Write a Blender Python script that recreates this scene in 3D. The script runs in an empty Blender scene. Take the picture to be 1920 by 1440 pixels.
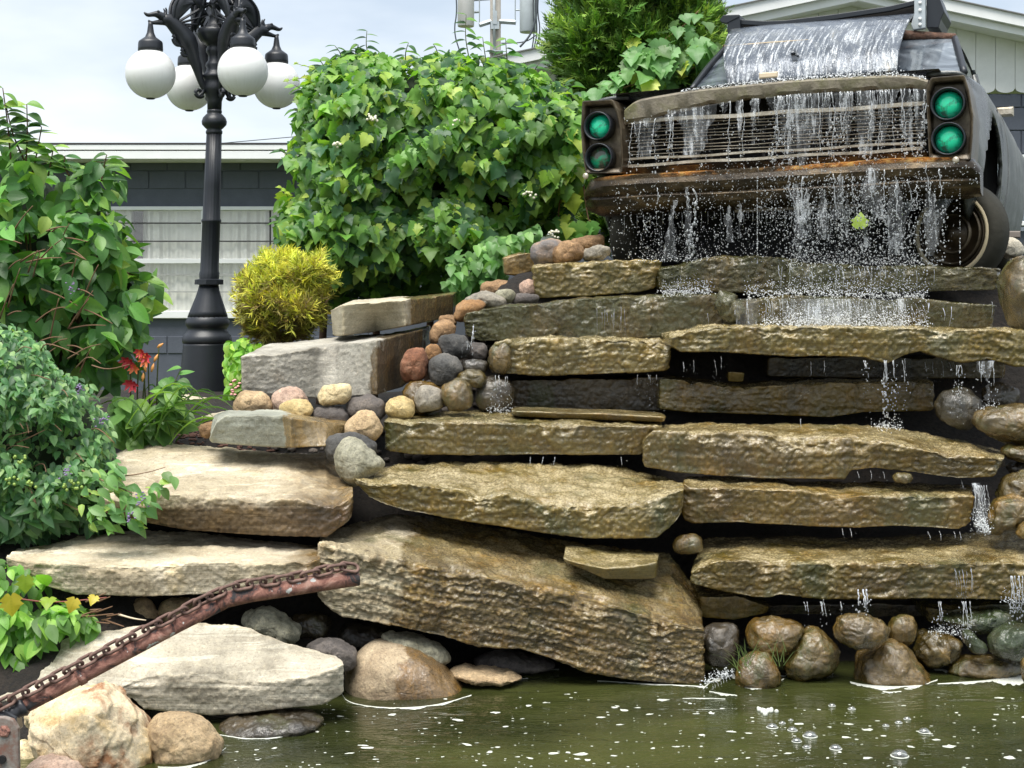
import bpy, math, random
import numpy as np
from math import sin, cos, pi, radians
random.seed(7); RNG = np.random.default_rng(7)
S = bpy.context.scene
COL = S.collection
# ---------------------------------------------------------------- camera, sky, sun, exposure
F = 2800.0; VH = 560.0; E = 1.45          # focal length in photo pixels, horizon row, eye height over the pond
cam = bpy.data.objects.new('camera', bpy.data.cameras.new('camera')); COL.objects.link(cam)
cam.data.sensor_width = 36; cam.data.lens = F/1920*36
cam.location = (0, 0, E); cam.rotation_euler = (pi/2, 0, 0)
cam.data.shift_y = -(720-VH)/1920
cam.data.clip_start = 0.05; cam.data.clip_end = 2000
S.camera = cam
SUN_EL, SUN_AZ = radians(69), radians(205)   # azimuth clockwise from +Y (camera looks along +Y): behind, to the left
W_ = bpy.data.worlds.new('World'); S.world = W_; W_.use_nodes = True
nt = W_.node_tree; nt.nodes.clear()
def nn(nt, t, **kw):
    n = nt.nodes.new(t)
    for k, v in kw.items(): setattr(n, k, v)
    return n
out = nn(nt, 'ShaderNodeOutputWorld'); bg1 = nn(nt, 'ShaderNodeBackground'); bg2 = nn(nt, 'ShaderNodeBackground'); mx = nn(nt, 'ShaderNodeMixShader')
sky = nn(nt, 'ShaderNodeTexSky', sky_type='NISHITA', sun_disc=False, sun_elevation=SUN_EL, sun_rotation=SUN_AZ)
nt.links.new(sky.outputs[0], bg1.inputs[0]); bg1.inputs[1].default_value = 0.12
tc = nn(nt, 'ShaderNodeTexCoord'); mp = nn(nt, 'ShaderNodeMapping'); mp.inputs['Scale'].default_value = (1.0, 1.0, 3.2)
mp.inputs['Location'].default_value = (0.31, 0.0, 0.12)
nz = nn(nt, 'ShaderNodeTexNoise'); nz.inputs['Scale'].default_value = 3.6; nz.inputs['Detail'].default_value = 5; nz.inputs['Roughness'].default_value = .5
rp = nn(nt, 'ShaderNodeValToRGB')
rp.color_ramp.elements[0].position = .36; rp.color_ramp.elements[0].color = (.335, .385, .445, 1)
rp.color_ramp.elements[1].position = .62; rp.color_ramp.elements[1].color = (.53, .555, .58, 1)
nt.links.new(tc.outputs['Generated'], mp.inputs[0]); nt.links.new(mp.outputs[0], nz.inputs['Vector']); nt.links.new(nz.outputs[0], rp.inputs[0])
nt.links.new(rp.outputs[0], bg2.inputs[0]); bg2.inputs[1].default_value = 1.0
mx.inputs[0].default_value = .88
nt.links.new(bg1.outputs[0], mx.inputs[1]); nt.links.new(bg2.outputs[0], mx.inputs[2]); nt.links.new(mx.outputs[0], out.inputs[0])
sun = bpy.data.objects.new('sun', bpy.data.lights.new('sun', 'SUN')); COL.objects.link(sun)
sun.data.energy = 3.0; sun.data.angle = radians(40); sun.data.color = (1, .965, .9)
sun.rotation_euler = (pi/2-SUN_EL, 0, -SUN_AZ + pi)
S.view_settings.view_transform = 'Standard'; S.view_settings.look = 'None'; S.view_settings.gamma = 1
S.view_settings.exposure = 1.0
S.render.engine = 'CYCLES'
S.cycles.use_denoising = True
S.cycles.max_bounces = 8; S.cycles.transparent_max_bounces = 24; S.cycles.diffuse_bounces = 3; S.cycles.glossy_bounces = 3
S.cycles.transmission_bounces = 6; S.cycles.caustics_reflective = False; S.cycles.caustics_refractive = False
S.cycles.sample_clamp_indirect = 4
# ---------------------------------------------------------------- helpers
def C(r, g, b):
    f = lambda c: (c/12.92 if c <= .04045 else ((c+.055)/1.055)**2.4)
    return (f(r/255), f(g/255), f(b/255), 1)
def Wp(u, v, Y):                            # a photo pixel at distance Y -> place in the world
    u = np.asarray(u, float); v = np.asarray(v, float); Y = np.asarray(Y, float)
    return np.stack(np.broadcast_arrays((u-960)/F*Y, Y, E-(v-VH)/F*Y), -1)
def Wz(u, v, z=0.0):                        # ... and at height z
    Y = F*(E-z)/(np.asarray(v, float)-VH)
    return Wp(u, v, Y)
GR = RNG.normal(size=(512, 3)); GR /= np.linalg.norm(GR, axis=1)[:, None]
def _h(i, j, k, s):
    x = (i.astype(np.int64)*73856093) ^ (j.astype(np.int64)*19349663) ^ (k.astype(np.int64)*83492791) ^ (s*2654435761)
    x = (x ^ (x >> 13))*1274126177
    return (x ^ (x >> 16)) & 0x7fffffff
def perlin(p, s=0):
    p = np.asarray(p, float); i = np.floor(p).astype(np.int64); f = p-i
    w = f*f*f*(f*(f*6-15)+10); r = np.zeros(len(p))
    for a in (0, 1):
        for b in (0, 1):
            for c in (0, 1):
                g = GR[_h(i[:, 0]+a, i[:, 1]+b, i[:, 2]+c, s) % 512]
                d = (g*(f-np.array([a, b, c]))).sum(1)
                wt = (w[:, 0] if a else 1-w[:, 0])*(w[:, 1] if b else 1-w[:, 1])*(w[:, 2] if c else 1-w[:, 2])
                r += d*wt
    return r*1.5
def fbm(p, o=4, s=0, g=.5):
    r = 0; a = 1.0; p = np.asarray(p, float)
    for k in range(o):
        r = r + a*perlin(p*(2**k)+k*3.7, s+k); a *= g
    return r
def worley(p, s=0):                         # returns F1 distance and a random value of the nearest cell
    p = np.asarray(p, float); i = np.floor(p).astype(np.int64); best = np.full(len(p), 9.0); val = np.zeros(len(p)); sl = np.zeros(len(p))
    for a in (-1, 0, 1):
        for b in (-1, 0, 1):
            for c in (-1, 0, 1):
                q = i+np.array([a, b, c]); h = _h(q[:, 0], q[:, 1], q[:, 2], s+11)
                o = np.stack([(h & 1023)/1023., ((h >> 10) & 1023)/1023., ((h >> 20) & 1023)/1023.], -1)
                dv = p-(q+o); d = (dv**2).sum(1); m = d < best
                g = GR[h % 512]; pl = (dv*g).sum(1)
                best = np.where(m, d, best); val = np.where(m, (h % 997)/997., val); sl = np.where(m, pl, sl)
    return np.sqrt(best), val, sl
def vnorm(v, quads):
    a, b, c, d = (v[quads[:, k]] for k in range(4))
    n = np.cross(c-a, d-b); r = np.zeros_like(v)
    for k in range(4): np.add.at(r, quads[:, k], n)
    l = np.linalg.norm(r, axis=1)[:, None]; l[l == 0] = 1
    return r/l
def mesh(name, v, f, mat=None, smooth=True, tint=None, uv=None):
    v = np.asarray(v, np.float32).reshape(-1, 3); m = bpy.data.meshes.new(name)
    if isinstance(f, np.ndarray):
        n = f.shape[1]; nf = len(f); m.vertices.add(len(v)); m.vertices.foreach_set('co', v.ravel())
        m.loops.add(nf*n); m.loops.foreach_set('vertex_index', f.astype(np.int32).ravel())
        m.polygons.add(nf); m.polygons.foreach_set('loop_start', np.arange(0, nf*n, n, dtype=np.int32))
        m.update(calc_edges=True)
    else:
        m.from_pydata(v.tolist(), [], [list(map(int, q)) for q in f])
    m.polygons.foreach_set('use_smooth', np.full(len(m.polygons), smooth))
    if tint is not None:
        at = m.attributes.new('tint', 'FLOAT_COLOR', 'POINT'); t = np.ones((len(v), 4), np.float32); t[:, :3] = tint
        at.data.foreach_set('color', t.ravel())
    if uv is not None:
        at = m.attributes.new('st', 'FLOAT_VECTOR', 'POINT'); t = np.zeros((len(v), 3), np.float32); t[:, :2] = uv
        at.data.foreach_set('vector', t.ravel())
    m.validate()
    if mat is not None: m.materials.append(mat)
    return m
def wloc(o):
    p = np.zeros(3)
    while o is not None: p = p+np.array(o.location); o = o.parent
    return p
def obj(name, v, f, mat=None, parent=None, smooth=True, org=None, **kw):   # vertices in world space; origin at the centroid
    v = np.asarray(v, float).reshape(-1, 3); c = v.mean(0) if org is None else np.asarray(org, float)
    o = bpy.data.objects.new(name, mesh(name, v-c, f, mat, smooth, **kw)); COL.objects.link(o)
    if parent is not None: o.parent = parent; c = c-wloc(parent)
    o.location = c
    return o
def inst(name, me, loc, rot=None, parent=None, scale=None):
    o = bpy.data.objects.new(name, me); COL.objects.link(o)
    if parent is not None: o.parent = parent; loc = np.asarray(loc)-wloc(parent)
    o.location = loc
    if rot is not None: o.rotation_euler = rot
    if scale is not None: o.scale = scale
    return o
def tag(o, label=None, cat=None, group=None, kind=None):
    if label: o['label'] = label
    if cat: o['category'] = cat
    if group: o['group'] = group
    if kind: o['kind'] = kind
    return o
def empty(name, loc, label, cat, group=None):
    o = bpy.data.objects.new(name, None); COL.objects.link(o); o.location = loc; o.empty_display_size = .1
    return tag(o, label, cat, group)
def join(parts):                            # [(v, f), ...] -> one (v, faces list)
    V = []; Fc = []; n = 0
    for v, f in parts:
        v = np.asarray(v, float).reshape(-1, 3); V.append(v); Fc += [[int(i)+n for i in q] for q in f]; n += len(v)
    return np.concatenate(V), Fc
def box(c, s, R=None, bev=0.0):
    x, y, z = np.array(s)/2.
    if bev <= 0:
        v = np.array([(a*x, b*y, d*z) for a in (-1, 1) for b in (-1, 1) for d in (-1, 1)])
        f = [(0, 1, 3, 2), (4, 6, 7, 5), (0, 4, 5, 1), (2, 3, 7, 6), (0, 2, 6, 4), (1, 5, 7, 3)]
    else:                                   # front (-y) edges bevelled
        b = bev
        v = np.array([(-x, y, -z), (x, y, -z), (x, y, z), (-x, y, z), (-x, -y+b, -z), (x, -y+b, -z), (x, -y+b, z), (-x, -y+b, z),
                      (-x+b, -y, -z+b), (x-b, -y, -z+b), (x-b, -y, z-b), (-x+b, -y, z-b)])
        f = [(0, 3, 2, 1)]+[(a, (a+1) % 4, (a+1) % 4+4, a+4) for a in range(4)]+[(a+4, (a+1) % 4+4, (a+1) % 4+8, a+8) for a in range(4)]+[(8, 9, 10, 11)]
    if R is not None: v = v @ np.asarray(R).T
    return v+np.asarray(c), f
def rz(a): return np.array([[cos(a), -sin(a), 0], [sin(a), cos(a), 0], [0, 0, 1]])
def tube(pts, r, n=8, cap=True, flat=1.0):
    p = np.asarray(pts, float); r = np.broadcast_to(np.asarray(r, float), (len(p),)); t = np.gradient(p, axis=0)
    t /= np.linalg.norm(t, axis=1)[:, None]+1e-12
    ref = np.array([0, 0, 1.]) if abs(t[:, 2]).mean() < .8 else np.array([1., 0, 0])
    a = np.cross(t, ref); a /= np.linalg.norm(a, axis=1)[:, None]+1e-12; b = np.cross(a, t)
    th = np.arange(n)*2*pi/n
    v = p[:, None]+r[:, None, None]*(a[:, None]*np.cos(th)[None, :, None]+flat*b[:, None]*np.sin(th)[None, :, None])
    m = len(p); f = [(i*n+k, i*n+(k+1) % n, (i+1)*n+(k+1) % n, (i+1)*n+k) for i in range(m-1) for k in range(n)]
    if cap: f += [tuple(range(n))[::-1], tuple((m-1)*n+k for k in range(n))]
    return v.reshape(-1, 3), f
def lathe(prof, c, n=32, flute=0.0, nfl=0, axis=None):   # prof [(r, z)], c = centre line point or function of z
    V = []; th = np.arange(n)*2*pi/n
    for r, z in prof:
        rr = r*(1+flute*np.cos(th*nfl)) if nfl else np.full(n, r)
        cx, cy = (c(z) if callable(c) else (c[0], c[1]))
        V.append(np.stack([cx+rr*np.cos(th), cy+rr*np.sin(th), np.full(n, z)], -1))
    m = len(prof); f = [(i*n+k, i*n+(k+1) % n, (i+1)*n+(k+1) % n, (i+1)*n+k) for i in range(m-1) for k in range(n)]
    f += [tuple(range(n))[::-1], tuple((m-1)*n+k for k in range(n))]
    return np.concatenate(V), f
def sphere(c, r, nu=24, nv=14, sc=(1, 1, 1)):
    V = []; 
    for i in range(nv+1):
        ph = -pi/2+pi*i/nv
        for k in range(nu): V.append((cos(ph)*cos(2*pi*k/nu), cos(ph)*sin(2*pi*k/nu), sin(ph)))
    f = [(i*nu+k, i*nu+(k+1) % nu, (i+1)*nu+(k+1) % nu, (i+1)*nu+k) for i in range(nv) for k in range(nu)]
    return np.array(V)*r*np.array(sc)+np.asarray(c), f
def resamp(P, n):
    P = np.asarray(P, float); d = np.r_[0, np.cumsum(np.linalg.norm(np.diff(P, axis=0), axis=1))]
    t = np.linspace(0, d[-1], n); return np.stack([np.interp(t, d, P[:, k]) for k in range(P.shape[1])], -1)
def smoothline(P, n, it=2):
    P = np.asarray(P, float)
    for _ in range(it):
        Q = [P[0]]
        for a, b in zip(P[:-1], P[1:]): Q += [.75*a+.25*b, .25*a+.75*b]
        Q.append(P[-1]); P = np.array(Q)
    return resamp(P, n)
# ---------------------------------------------------------------- materials
class M_:
    def __init__(s, name):
        s.m = bpy.data.materials.new(name); s.m.use_nodes = True; s.t = s.m.node_tree; s.t.nodes.clear()
        s.o = s.t.nodes.new('ShaderNodeOutputMaterial'); s.b = s.t.nodes.new('ShaderNodeBsdfPrincipled'); s.link(s.b.outputs[0], s.o.inputs[0])
    def link(s, a, b): s.t.links.new(a, b)
    def n(s, t, **kw): return nn(s.t, t, **kw)
    def put(s, inp, val):
        if isinstance(val, bpy.types.NodeSocket): s.link(val, inp)
        else: inp.default_value = val
    def P(s, **kw):
        for k, v in kw.items(): s.put(s.b.inputs[k.replace('_', ' ')], v)
        return s
    def noise(s, vec, scale, detail=6, rough=.55, dist=0.0):
        n = s.n('ShaderNodeTexNoise'); n.inputs['Scale'].default_value = scale; n.inputs['Detail'].default_value = detail
        n.inputs['Roughness'].default_value = rough; n.inputs['Distortion'].default_value = dist
        if vec is not None: s.link(vec, n.inputs['Vector'])
        return n.outputs[0]
    def ramp(s, fac, stops, mode='LINEAR'):
        r = s.n('ShaderNodeValToRGB'); r.color_ramp.interpolation = mode; e = r.color_ramp.elements
        while len(e) < len(stops): e.new(.5)
        for k, (p, c) in enumerate(stops): e[k].position = p; e[k].color = c if len(c) == 4 else (*c, 1)
        s.link(fac, r.inputs[0]); return r.outputs[0]
    def step(s, fac, a, b): return s.ramp(fac, [(a, (0, 0, 0, 1)), (b, (1, 1, 1, 1))])
    def mix(s, fac, a, b, mode='MIX'):
        n = s.n('ShaderNodeMix', data_type='RGBA', blend_type=mode); s.put(n.inputs[0], fac); s.put(n.inputs[6], a); s.put(n.inputs[7], b); return n.outputs[2]
    def math(s, op, a, b=0.0, c=0.0):
        n = s.n('ShaderNodeMath', operation=op); s.put(n.inputs[0], a); s.put(n.inputs[1], b); s.put(n.inputs[2], c); return n.outputs[0]
    def vmap(s, vec, scale=(1, 1, 1), loc=(0, 0, 0), rot=(0, 0, 0)):
        n = s.n('ShaderNodeMapping'); n.inputs['Scale'].default_value = scale; n.inputs['Location'].default_value = loc; n.inputs['Rotation'].default_value = rot
        s.link(vec, n.inputs[0]); return n.outputs[0]
    def bump(s, h, strength=.5, dist=.01, normal=None):
        n = s.n('ShaderNodeBump'); n.inputs['Strength'].default_value = strength; n.inputs['Distance'].default_value = dist; s.link(h, n.inputs['Height'])
        if normal is not None: s.link(normal, n.inputs['Normal'])
        return n.outputs[0]
    def pos(s): return s.n('ShaderNodeNewGeometry').outputs['Position']
    def objc(s): return s.n('ShaderNodeTexCoord').outputs['Object']
    def orand(s): return s.n('ShaderNodeObjectInfo').outputs['Random']
    def posr(s):
        v = s.n('ShaderNodeVectorMath', operation='MULTIPLY_ADD'); s.link(s.orand(), v.inputs[0]); v.inputs[1].default_value = (9, 7, 5); s.link(s.pos(), v.inputs[2]); return v.outputs[0]
def plain(name, col, rough=.6, metal=0.0, var=.12, bscale=40, bstr=.15, spec=.5):
    m = M_(name); p = m.objc(); n = m.noise(p, 6, 6, .65)
    dark = tuple(c*(1-var) for c in col[:3])+(1,); lite = tuple(min(1, c*(1+var)) for c in col[:3])+(1,)
    m.P(Base_Color=m.ramp(n, [(.3, dark), (.7, lite)]), Roughness=rough, Metallic=metal, Specular_IOR_Level=spec)
    m.P(Normal=m.bump(m.noise(p, bscale, 5), bstr, .004)); return m.m
STONES = {}
def stone(name, cols, wet=0.0, wx=None, soft=.08, strata=.3, speck=.3, algae=0.0, bs=1.0, sc=1.0, bstr=.55, wetcol=(.30, .26, .18), side=1, ac=None, rot=0.0, crust=0.0, wz=None):
    m = M_(name); p = m.posr()
    n1 = m.noise(p, 3.2*sc, 9, .62, .3); k = len(cols)
    col = m.ramp(n1, [(.30+.42*i/(k-1), c) for i, c in enumerate(cols)])
    n2 = m.noise(m.vmap(m.vmap(p, rot=(0, -rot, 0)), (3, 3, 34)), 1.0, 7, .6, .6)
    col = m.mix(strata, col, m.ramp(n2, [(.30, (.42, .38, .33, 1)), (.52, (1, 1, 1, 1)), (.75, (1.0, .93, .80, 1))]), 'MULTIPLY')
    col = m.mix(1.0 if (wet > 0 or crust > .5) else .12, col, m.ramp(m.orand(), [(0, (.80, .86, .78, 1)), (.25, (1.12, 1.02, .84, 1)), (.5, (.92, .92, .96, 1)), (.75, (1.2, 1.12, .92, 1)), (1, (.86, .84, .76, 1))]), 'MULTIPLY')
    n3 = m.noise(p, 120, 4, .75)
    col = m.mix(speck, col, m.ramp(n3, [(.34, (.25, .22, .2, 1)), (.5, (1, 1, 1, 1)), (.68, (1.15, 1.12, 1.05, 1))]), 'MULTIPLY')
    n4 = m.noise(p, 11, 6, .6)
    fl = m.noise(p, 70, 3, .8); col = m.mix(m.math('MULTIPLY', m.step(fl, .58, .68), .55), col, m.mix(1.0, col, (1.75, 1.7, 1.6, 1), 'MULTIPLY'))  # bright flecks paint wet glints into the colour
    col = m.mix(m.math('MULTIPLY', m.step(m.noise(p, 52, 4, .8), .62, .70), .5), col, m.mix(1.0, col, (.45, .42, .40, 1), 'MULTIPLY'))
    pit = m.noise(m.vmap(p, (15, 40, 70)), 1.0, 6, .78); col = m.mix(m.math('MULTIPLY', m.step(pit, .555, .64), .14+.30*min(1, strata*2)), col, m.mix(1.0, col, (.33, .29, .24, 1), 'MULTIPLY'))
    lin = m.noise(m.vmap(m.vmap(p, rot=(0, -rot, 0)), (2.6, 2.6, 85)), 1.0, 5, .6, .5); col = m.mix(m.math('MULTIPLY', m.step(lin, .44, .37), min(1, strata*.75)), col, m.mix(1.0, col, (.38, .33, .27, 1), 'MULTIPLY'))
    gx_ = m.n('ShaderNodeNewGeometry'); pt_ = m.step(gx_.outputs['Pointiness'], .50, .56)
    col = m.mix(m.math('MULTIPLY', pt_, .55), col, m.mix(1.0, col, (1.55, 1.5, 1.4, 1), 'MULTIPLY'))
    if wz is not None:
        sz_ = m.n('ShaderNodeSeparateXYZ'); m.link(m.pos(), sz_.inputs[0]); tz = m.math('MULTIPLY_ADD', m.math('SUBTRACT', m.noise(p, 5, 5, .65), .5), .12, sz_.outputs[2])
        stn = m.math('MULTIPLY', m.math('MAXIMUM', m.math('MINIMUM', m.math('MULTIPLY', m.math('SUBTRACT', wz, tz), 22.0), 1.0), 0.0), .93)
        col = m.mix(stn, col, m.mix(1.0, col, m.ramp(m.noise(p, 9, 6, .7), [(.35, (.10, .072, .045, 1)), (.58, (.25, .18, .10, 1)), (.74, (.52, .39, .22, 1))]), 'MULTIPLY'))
    rough = .88
    if wet > 0 or wx is not None:
        wn = m.noise(p, 4.5, 5, .6)
        if wx is not None:
            sx = m.n('ShaderNodeSeparateXYZ'); m.link(m.pos(), sx.inputs[0])
            t = m.math('MULTIPLY_ADD', m.math('SUBTRACT', wn, .5), .35, sx.outputs[0])
            t = m.math('MULTIPLY', m.math('SUBTRACT', t, wx), side/soft)
            mask = m.math('MAXIMUM', m.math('MINIMUM', t, 1.0), 0.0)
        else:
            mask = m.step(wn, .62-.55*wet-.08, .62-.55*wet+.08)
        wc = m.mix(1.0, col, (*wetcol, 1), 'MULTIPLY')
        ocher = m.mix(m.step(n4, .48, .66), wc, m.mix(1.0, wc, (1.26, 1.09, .66, 1), 'MULTIPLY'))
        dn = m.noise(m.vmap(p, (8, 8, .9)), 1.0, 6, .62, .4)
        ocher = m.mix(m.math('MULTIPLY', m.step(dn, .53, .66), .65), ocher, m.mix(1.0, ocher, (.42, .44, .40, 1), 'MULTIPLY'))
        ocher = m.mix(m.math('MULTIPLY', m.step(dn, .46, .36), .50), ocher, m.mix(1.0, ocher, (1.55, 1.45, 1.25, 1), 'MULTIPLY'))
        col = m.mix(mask, col, ocher)
        rr = m.n('ShaderNodeMapRange'); rr.inputs[3].default_value = .9; rr.inputs[4].default_value = .20; m.put(rr.inputs[0], mask); rough = rr.outputs[0]
        rough = m.math('ADD', rough, m.math('MULTIPLY', m.math('SUBTRACT', n4, .5), .35))
        m.P(Coat_Weight=mask, Coat_Roughness=.10, Coat_IOR=1.5, Coat_Normal=m.bump(m.math('ADD', m.noise(p, 26, 4, .6), m.math('MULTIPLY', m.noise(p, 90, 3, .6), .35)), .5, .02))
    if algae > 0:
        an = m.noise(m.vmap(p, (1, 1, .6)), 3.8*sc, 7, .65)
        col = m.mix(m.math('MULTIPLY', m.step(an, .60-.28*algae, .70-.2*algae), .8), col, m.mix(n3, *(ac or ((.028, .036, .008, 1), (.095, .10, .022, 1)))))
    if crust > 0:  # sky brightness on upward faces, painted into the stone colour
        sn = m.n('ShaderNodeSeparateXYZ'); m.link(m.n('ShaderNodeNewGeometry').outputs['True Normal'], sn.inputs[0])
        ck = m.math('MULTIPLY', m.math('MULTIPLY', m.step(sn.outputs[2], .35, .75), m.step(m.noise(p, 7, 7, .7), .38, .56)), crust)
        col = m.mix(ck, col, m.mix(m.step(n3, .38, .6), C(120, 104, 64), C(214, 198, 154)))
    b = m.math('ADD', m.math('MULTIPLY', n4, .45), m.math('ADD', m.math('MULTIPLY', m.noise(p, 60*bs, 10, .74), 1.0), m.math('ADD', m.math('MULTIPLY', lin, .9*strata), m.math('MULTIPLY', n2, .5*strata))))
    m.P(Base_Color=col, Roughness=rough, Specular_IOR_Level=.5, Normal=m.bump(b, bstr*.95, .024))
    STONES[name] = m.m; return m.m
LIME = [C(150, 138, 115), C(199, 188, 163), C(222, 213, 192), C(205, 186, 140)]
stone('dry_lime', LIME, strata=.35, speck=.28)
stone('dry_lime_rust', [C(160, 150, 130), C(208, 197, 172), C(222, 212, 190), C(190, 150, 95), C(205, 190, 160)], strata=.4, speck=.3, wx=0.0 if False else None)
stone('pale_gray', [C(142, 137, 124), C(194, 188, 172), C(220, 214, 198), C(172, 162, 142)], strata=.45, speck=.35)
stone('block_gray', [C(116, 113, 106), C(150, 150, 150), C(182, 181, 178), C(160, 150, 135)], strata=.15, speck=.3)
OL = [C(120, 105, 78), C(168, 150, 112), C(190, 172, 132), C(150, 125, 78)]
WC = (.305, .285, .125)
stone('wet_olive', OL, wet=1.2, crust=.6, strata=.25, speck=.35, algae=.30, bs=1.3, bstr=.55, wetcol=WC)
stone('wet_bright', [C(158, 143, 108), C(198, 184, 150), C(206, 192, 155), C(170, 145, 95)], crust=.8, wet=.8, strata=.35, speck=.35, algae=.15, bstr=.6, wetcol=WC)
stone('wet_moss', [C(95, 85, 65), C(150, 138, 105), C(175, 165, 135)], wet=1.2, strata=.2, speck=.5, algae=.8, bs=1.5, bstr=.9, wetcol=WC)
stone('wet_dark', [C(62, 60, 54), C(100, 96, 86), C(122, 114, 98)], wet=1.2, strata=.15, speck=.3, algae=.1, wetcol=(.45, .42, .36))
stone('brown_wet', [C(110, 88, 58), C(160, 128, 84), C(178, 150, 105)], wet=1.0, strata=.2, speck=.4, algae=.12, wetcol=(.36, .29, .18))
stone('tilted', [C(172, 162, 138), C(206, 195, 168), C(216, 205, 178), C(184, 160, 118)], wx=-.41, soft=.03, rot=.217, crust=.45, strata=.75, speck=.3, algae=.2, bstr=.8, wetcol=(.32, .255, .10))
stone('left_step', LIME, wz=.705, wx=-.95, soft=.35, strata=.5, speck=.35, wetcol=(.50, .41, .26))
stone('left_low', LIME, wx=-.84, soft=.12, strata=.45, speck=.3, wetcol=(.42, .34, .22))
stone('block_lower', [C(118, 114, 106), C(156, 152, 143), C(188, 184, 174), C(160, 150, 135)], wx=-.60, soft=.02, strata=.15, speck=.3, wetcol=(.30, .24, .17))
stone('block_upper', [C(150, 142, 122), C(182, 174, 152), C(200, 192, 170), C(165, 155, 130)], wx=-.52, soft=.03, strata=.2, speck=.3, wetcol=(.36, .30, .20))
stone('rust_face', [C(130, 132, 122), C(165, 168, 156), C(185, 186, 172)], wx=-.93, soft=.02, strata=.15, speck=.3, wetcol=(.62, .44, .24))
BOULD = dict(
    tan=[C(140, 118, 92), C(178, 155, 122), C(200, 178, 145)], pink=[C(150, 124, 108), C(184, 158, 142), C(205, 182, 164)],
    yellow=[C(146, 126, 86), C(184, 164, 118), C(204, 188, 144)], cream=[C(178, 158, 120), C(216, 200, 162), C(230, 218, 185)],
    darkgray=[C(68, 64, 62), C(95, 90, 88), C(120, 112, 105)], gray=[C(105, 100, 92), C(140, 135, 125), C(168, 162, 150)],
    red=[C(100, 66, 50), C(132, 90, 68), C(166, 130, 108)], brown=[C(105, 82, 60), C(140, 112, 82), C(165, 135, 102)],
    bluegray=[C(56, 57, 58), C(80, 80, 80), C(104, 102, 99)], greengray=[C(112, 110, 92), C(148, 146, 128), C(172, 168, 150)],
    pale=[C(160, 155, 142), C(196, 190, 175), C(212, 206, 192)], orange=[C(112, 84, 56), C(150, 114, 76), C(176, 146, 112)])
for k, c in BOULD.items(): stone('b_'+k, c, strata=.06, speck=.6, bstr=.55, sc=3.2)
stone('b_olivewet', [C(95, 88, 62), C(140, 128, 92), C(160, 146, 108)], wet=1.1, strata=.1, speck=.45, algae=.35, bs=1.3, wetcol=(.40, .355, .24), sc=2.5)
stone('b_brownwet', [C(98, 90, 62), C(142, 128, 92), C(166, 152, 114)], wet=1.1, strata=.1, speck=.45, algae=.15, wetcol=(.40, .345, .21), sc=2.5)
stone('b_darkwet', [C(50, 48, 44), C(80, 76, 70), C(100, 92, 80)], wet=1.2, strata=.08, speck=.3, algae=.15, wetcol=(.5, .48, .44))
stone('b_moss', [C(80, 80, 60), C(120, 118, 92), C(150, 145, 120)], wet=1.1, strata=.1, speck=.5, algae=.9, bstr=.8, ac=((.012, .030, .008, 1), (.06, .095, .03, 1)))
stone('b_dome', [C(140, 122, 100), C(185, 168, 142), C(205, 190, 165)], wx=-.42, soft=.02, strata=.05, speck=.6, wetcol=(.34, .28, .20), bstr=.45, sc=1.6)
stone('b_yellowwhite', [C(170, 130, 85), C(205, 180, 135), C(225, 210, 180), C(150, 105, 70), C(200, 190, 170)], strata=.1, speck=.4, sc=1.5)
stone('b_two', [C(140, 110, 88), C(165, 140, 118), C(110, 108, 110), C(150, 130, 105)], strata=.1, speck=.3)
# ---------------------------------------------------------------- ground, pond
def terr(X, Y):
    zr = np.interp(Y, [4.8, 5.6, 5.95, 6.3, 6.6, 6.9, 7.1, 7.32, 9.5, 12, 16, 400], [-.5, -.42, -.02, .33, .62, .98, 1.3, 1.585, 1.6, .8, .42, .4])
    zl = np.interp(Y, [4.7, 5.2, 5.5, 5.9, 6.4, 7, 10.5, 13, 16, 400], [-.5, -.3, .02, .40, .66, .78, .80, .6, .42, .4])
    zf = np.interp(Y, [3.8, 4.7, 5.1, 5.5, 5.9, 6.4, 7, 10.5, 13, 16, 400], [-.5, -.12, .10, .34, .5, .68, .78, .80, .6, .42, .4])
    x0 = np.interp(Y, [6.6, 7.0, 7.4], [-.80, -.70, -.35]); a = np.clip((X-x0)/.45, 0, 1); a = a*a*(3-2*a)
    b = np.clip((X+1.55)/.5, 0, 1); b = b*b*(3-2*b)
    z = (zf*(1-b)+zl*b)*(1-a)+zr*a
    c = np.clip((X-3.4)/1.5, 0, 1)*np.clip((Y-6.2)/1, 0, 1); return z*(1-c)+c*np.minimum(z, .9)
gx = np.r_[[-500, -120, -40, -15, -8], np.linspace(-5, 5.5, 120), [8, 15, 40, 120, 500]]
gy = np.r_[[-60, -20, -5, 1], np.linspace(3, 13, 125), np.linspace(13.5, 17, 8), [22, 40, 90, 200, 600]]
X, Y = np.meshgrid(gx, gy); v = np.stack([X.ravel(), Y.ravel(), terr(X.ravel(), Y.ravel())], -1)
near = (np.abs(v[:, 0]) < 6) & (v[:, 1] > 3) & (v[:, 1] < 14)
v[:, 2] += np.where(near, .025*fbm(v*np.array([3, 3, 0]), 4, 5), 0)
nx, ny = len(gx), len(gy)
f = np.array([(j*nx+i, j*nx+i+1, (j+1)*nx+i+1, (j+1)*nx+i) for j in range(ny-1) for i in range(nx-1)])
m = M_('soil'); p = m.pos(); sxy = m.n('ShaderNodeSeparateXYZ'); m.link(p, sxy.inputs[0])
wob = m.math('MULTIPLY', m.math('SUBTRACT', m.noise(p, 2.2, 4), .5), 1.6)
lawn = m.math('MAXIMUM', m.step(m.math('MULTIPLY', m.math('ADD', m.math('ABSOLUTE', m.math('SUBTRACT', sxy.outputs[0], .6)), wob), .1), .33, .37), m.step(m.math('MULTIPLY', m.math('ADD', sxy.outputs[1], wob), .05), .53, .56))
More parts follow.
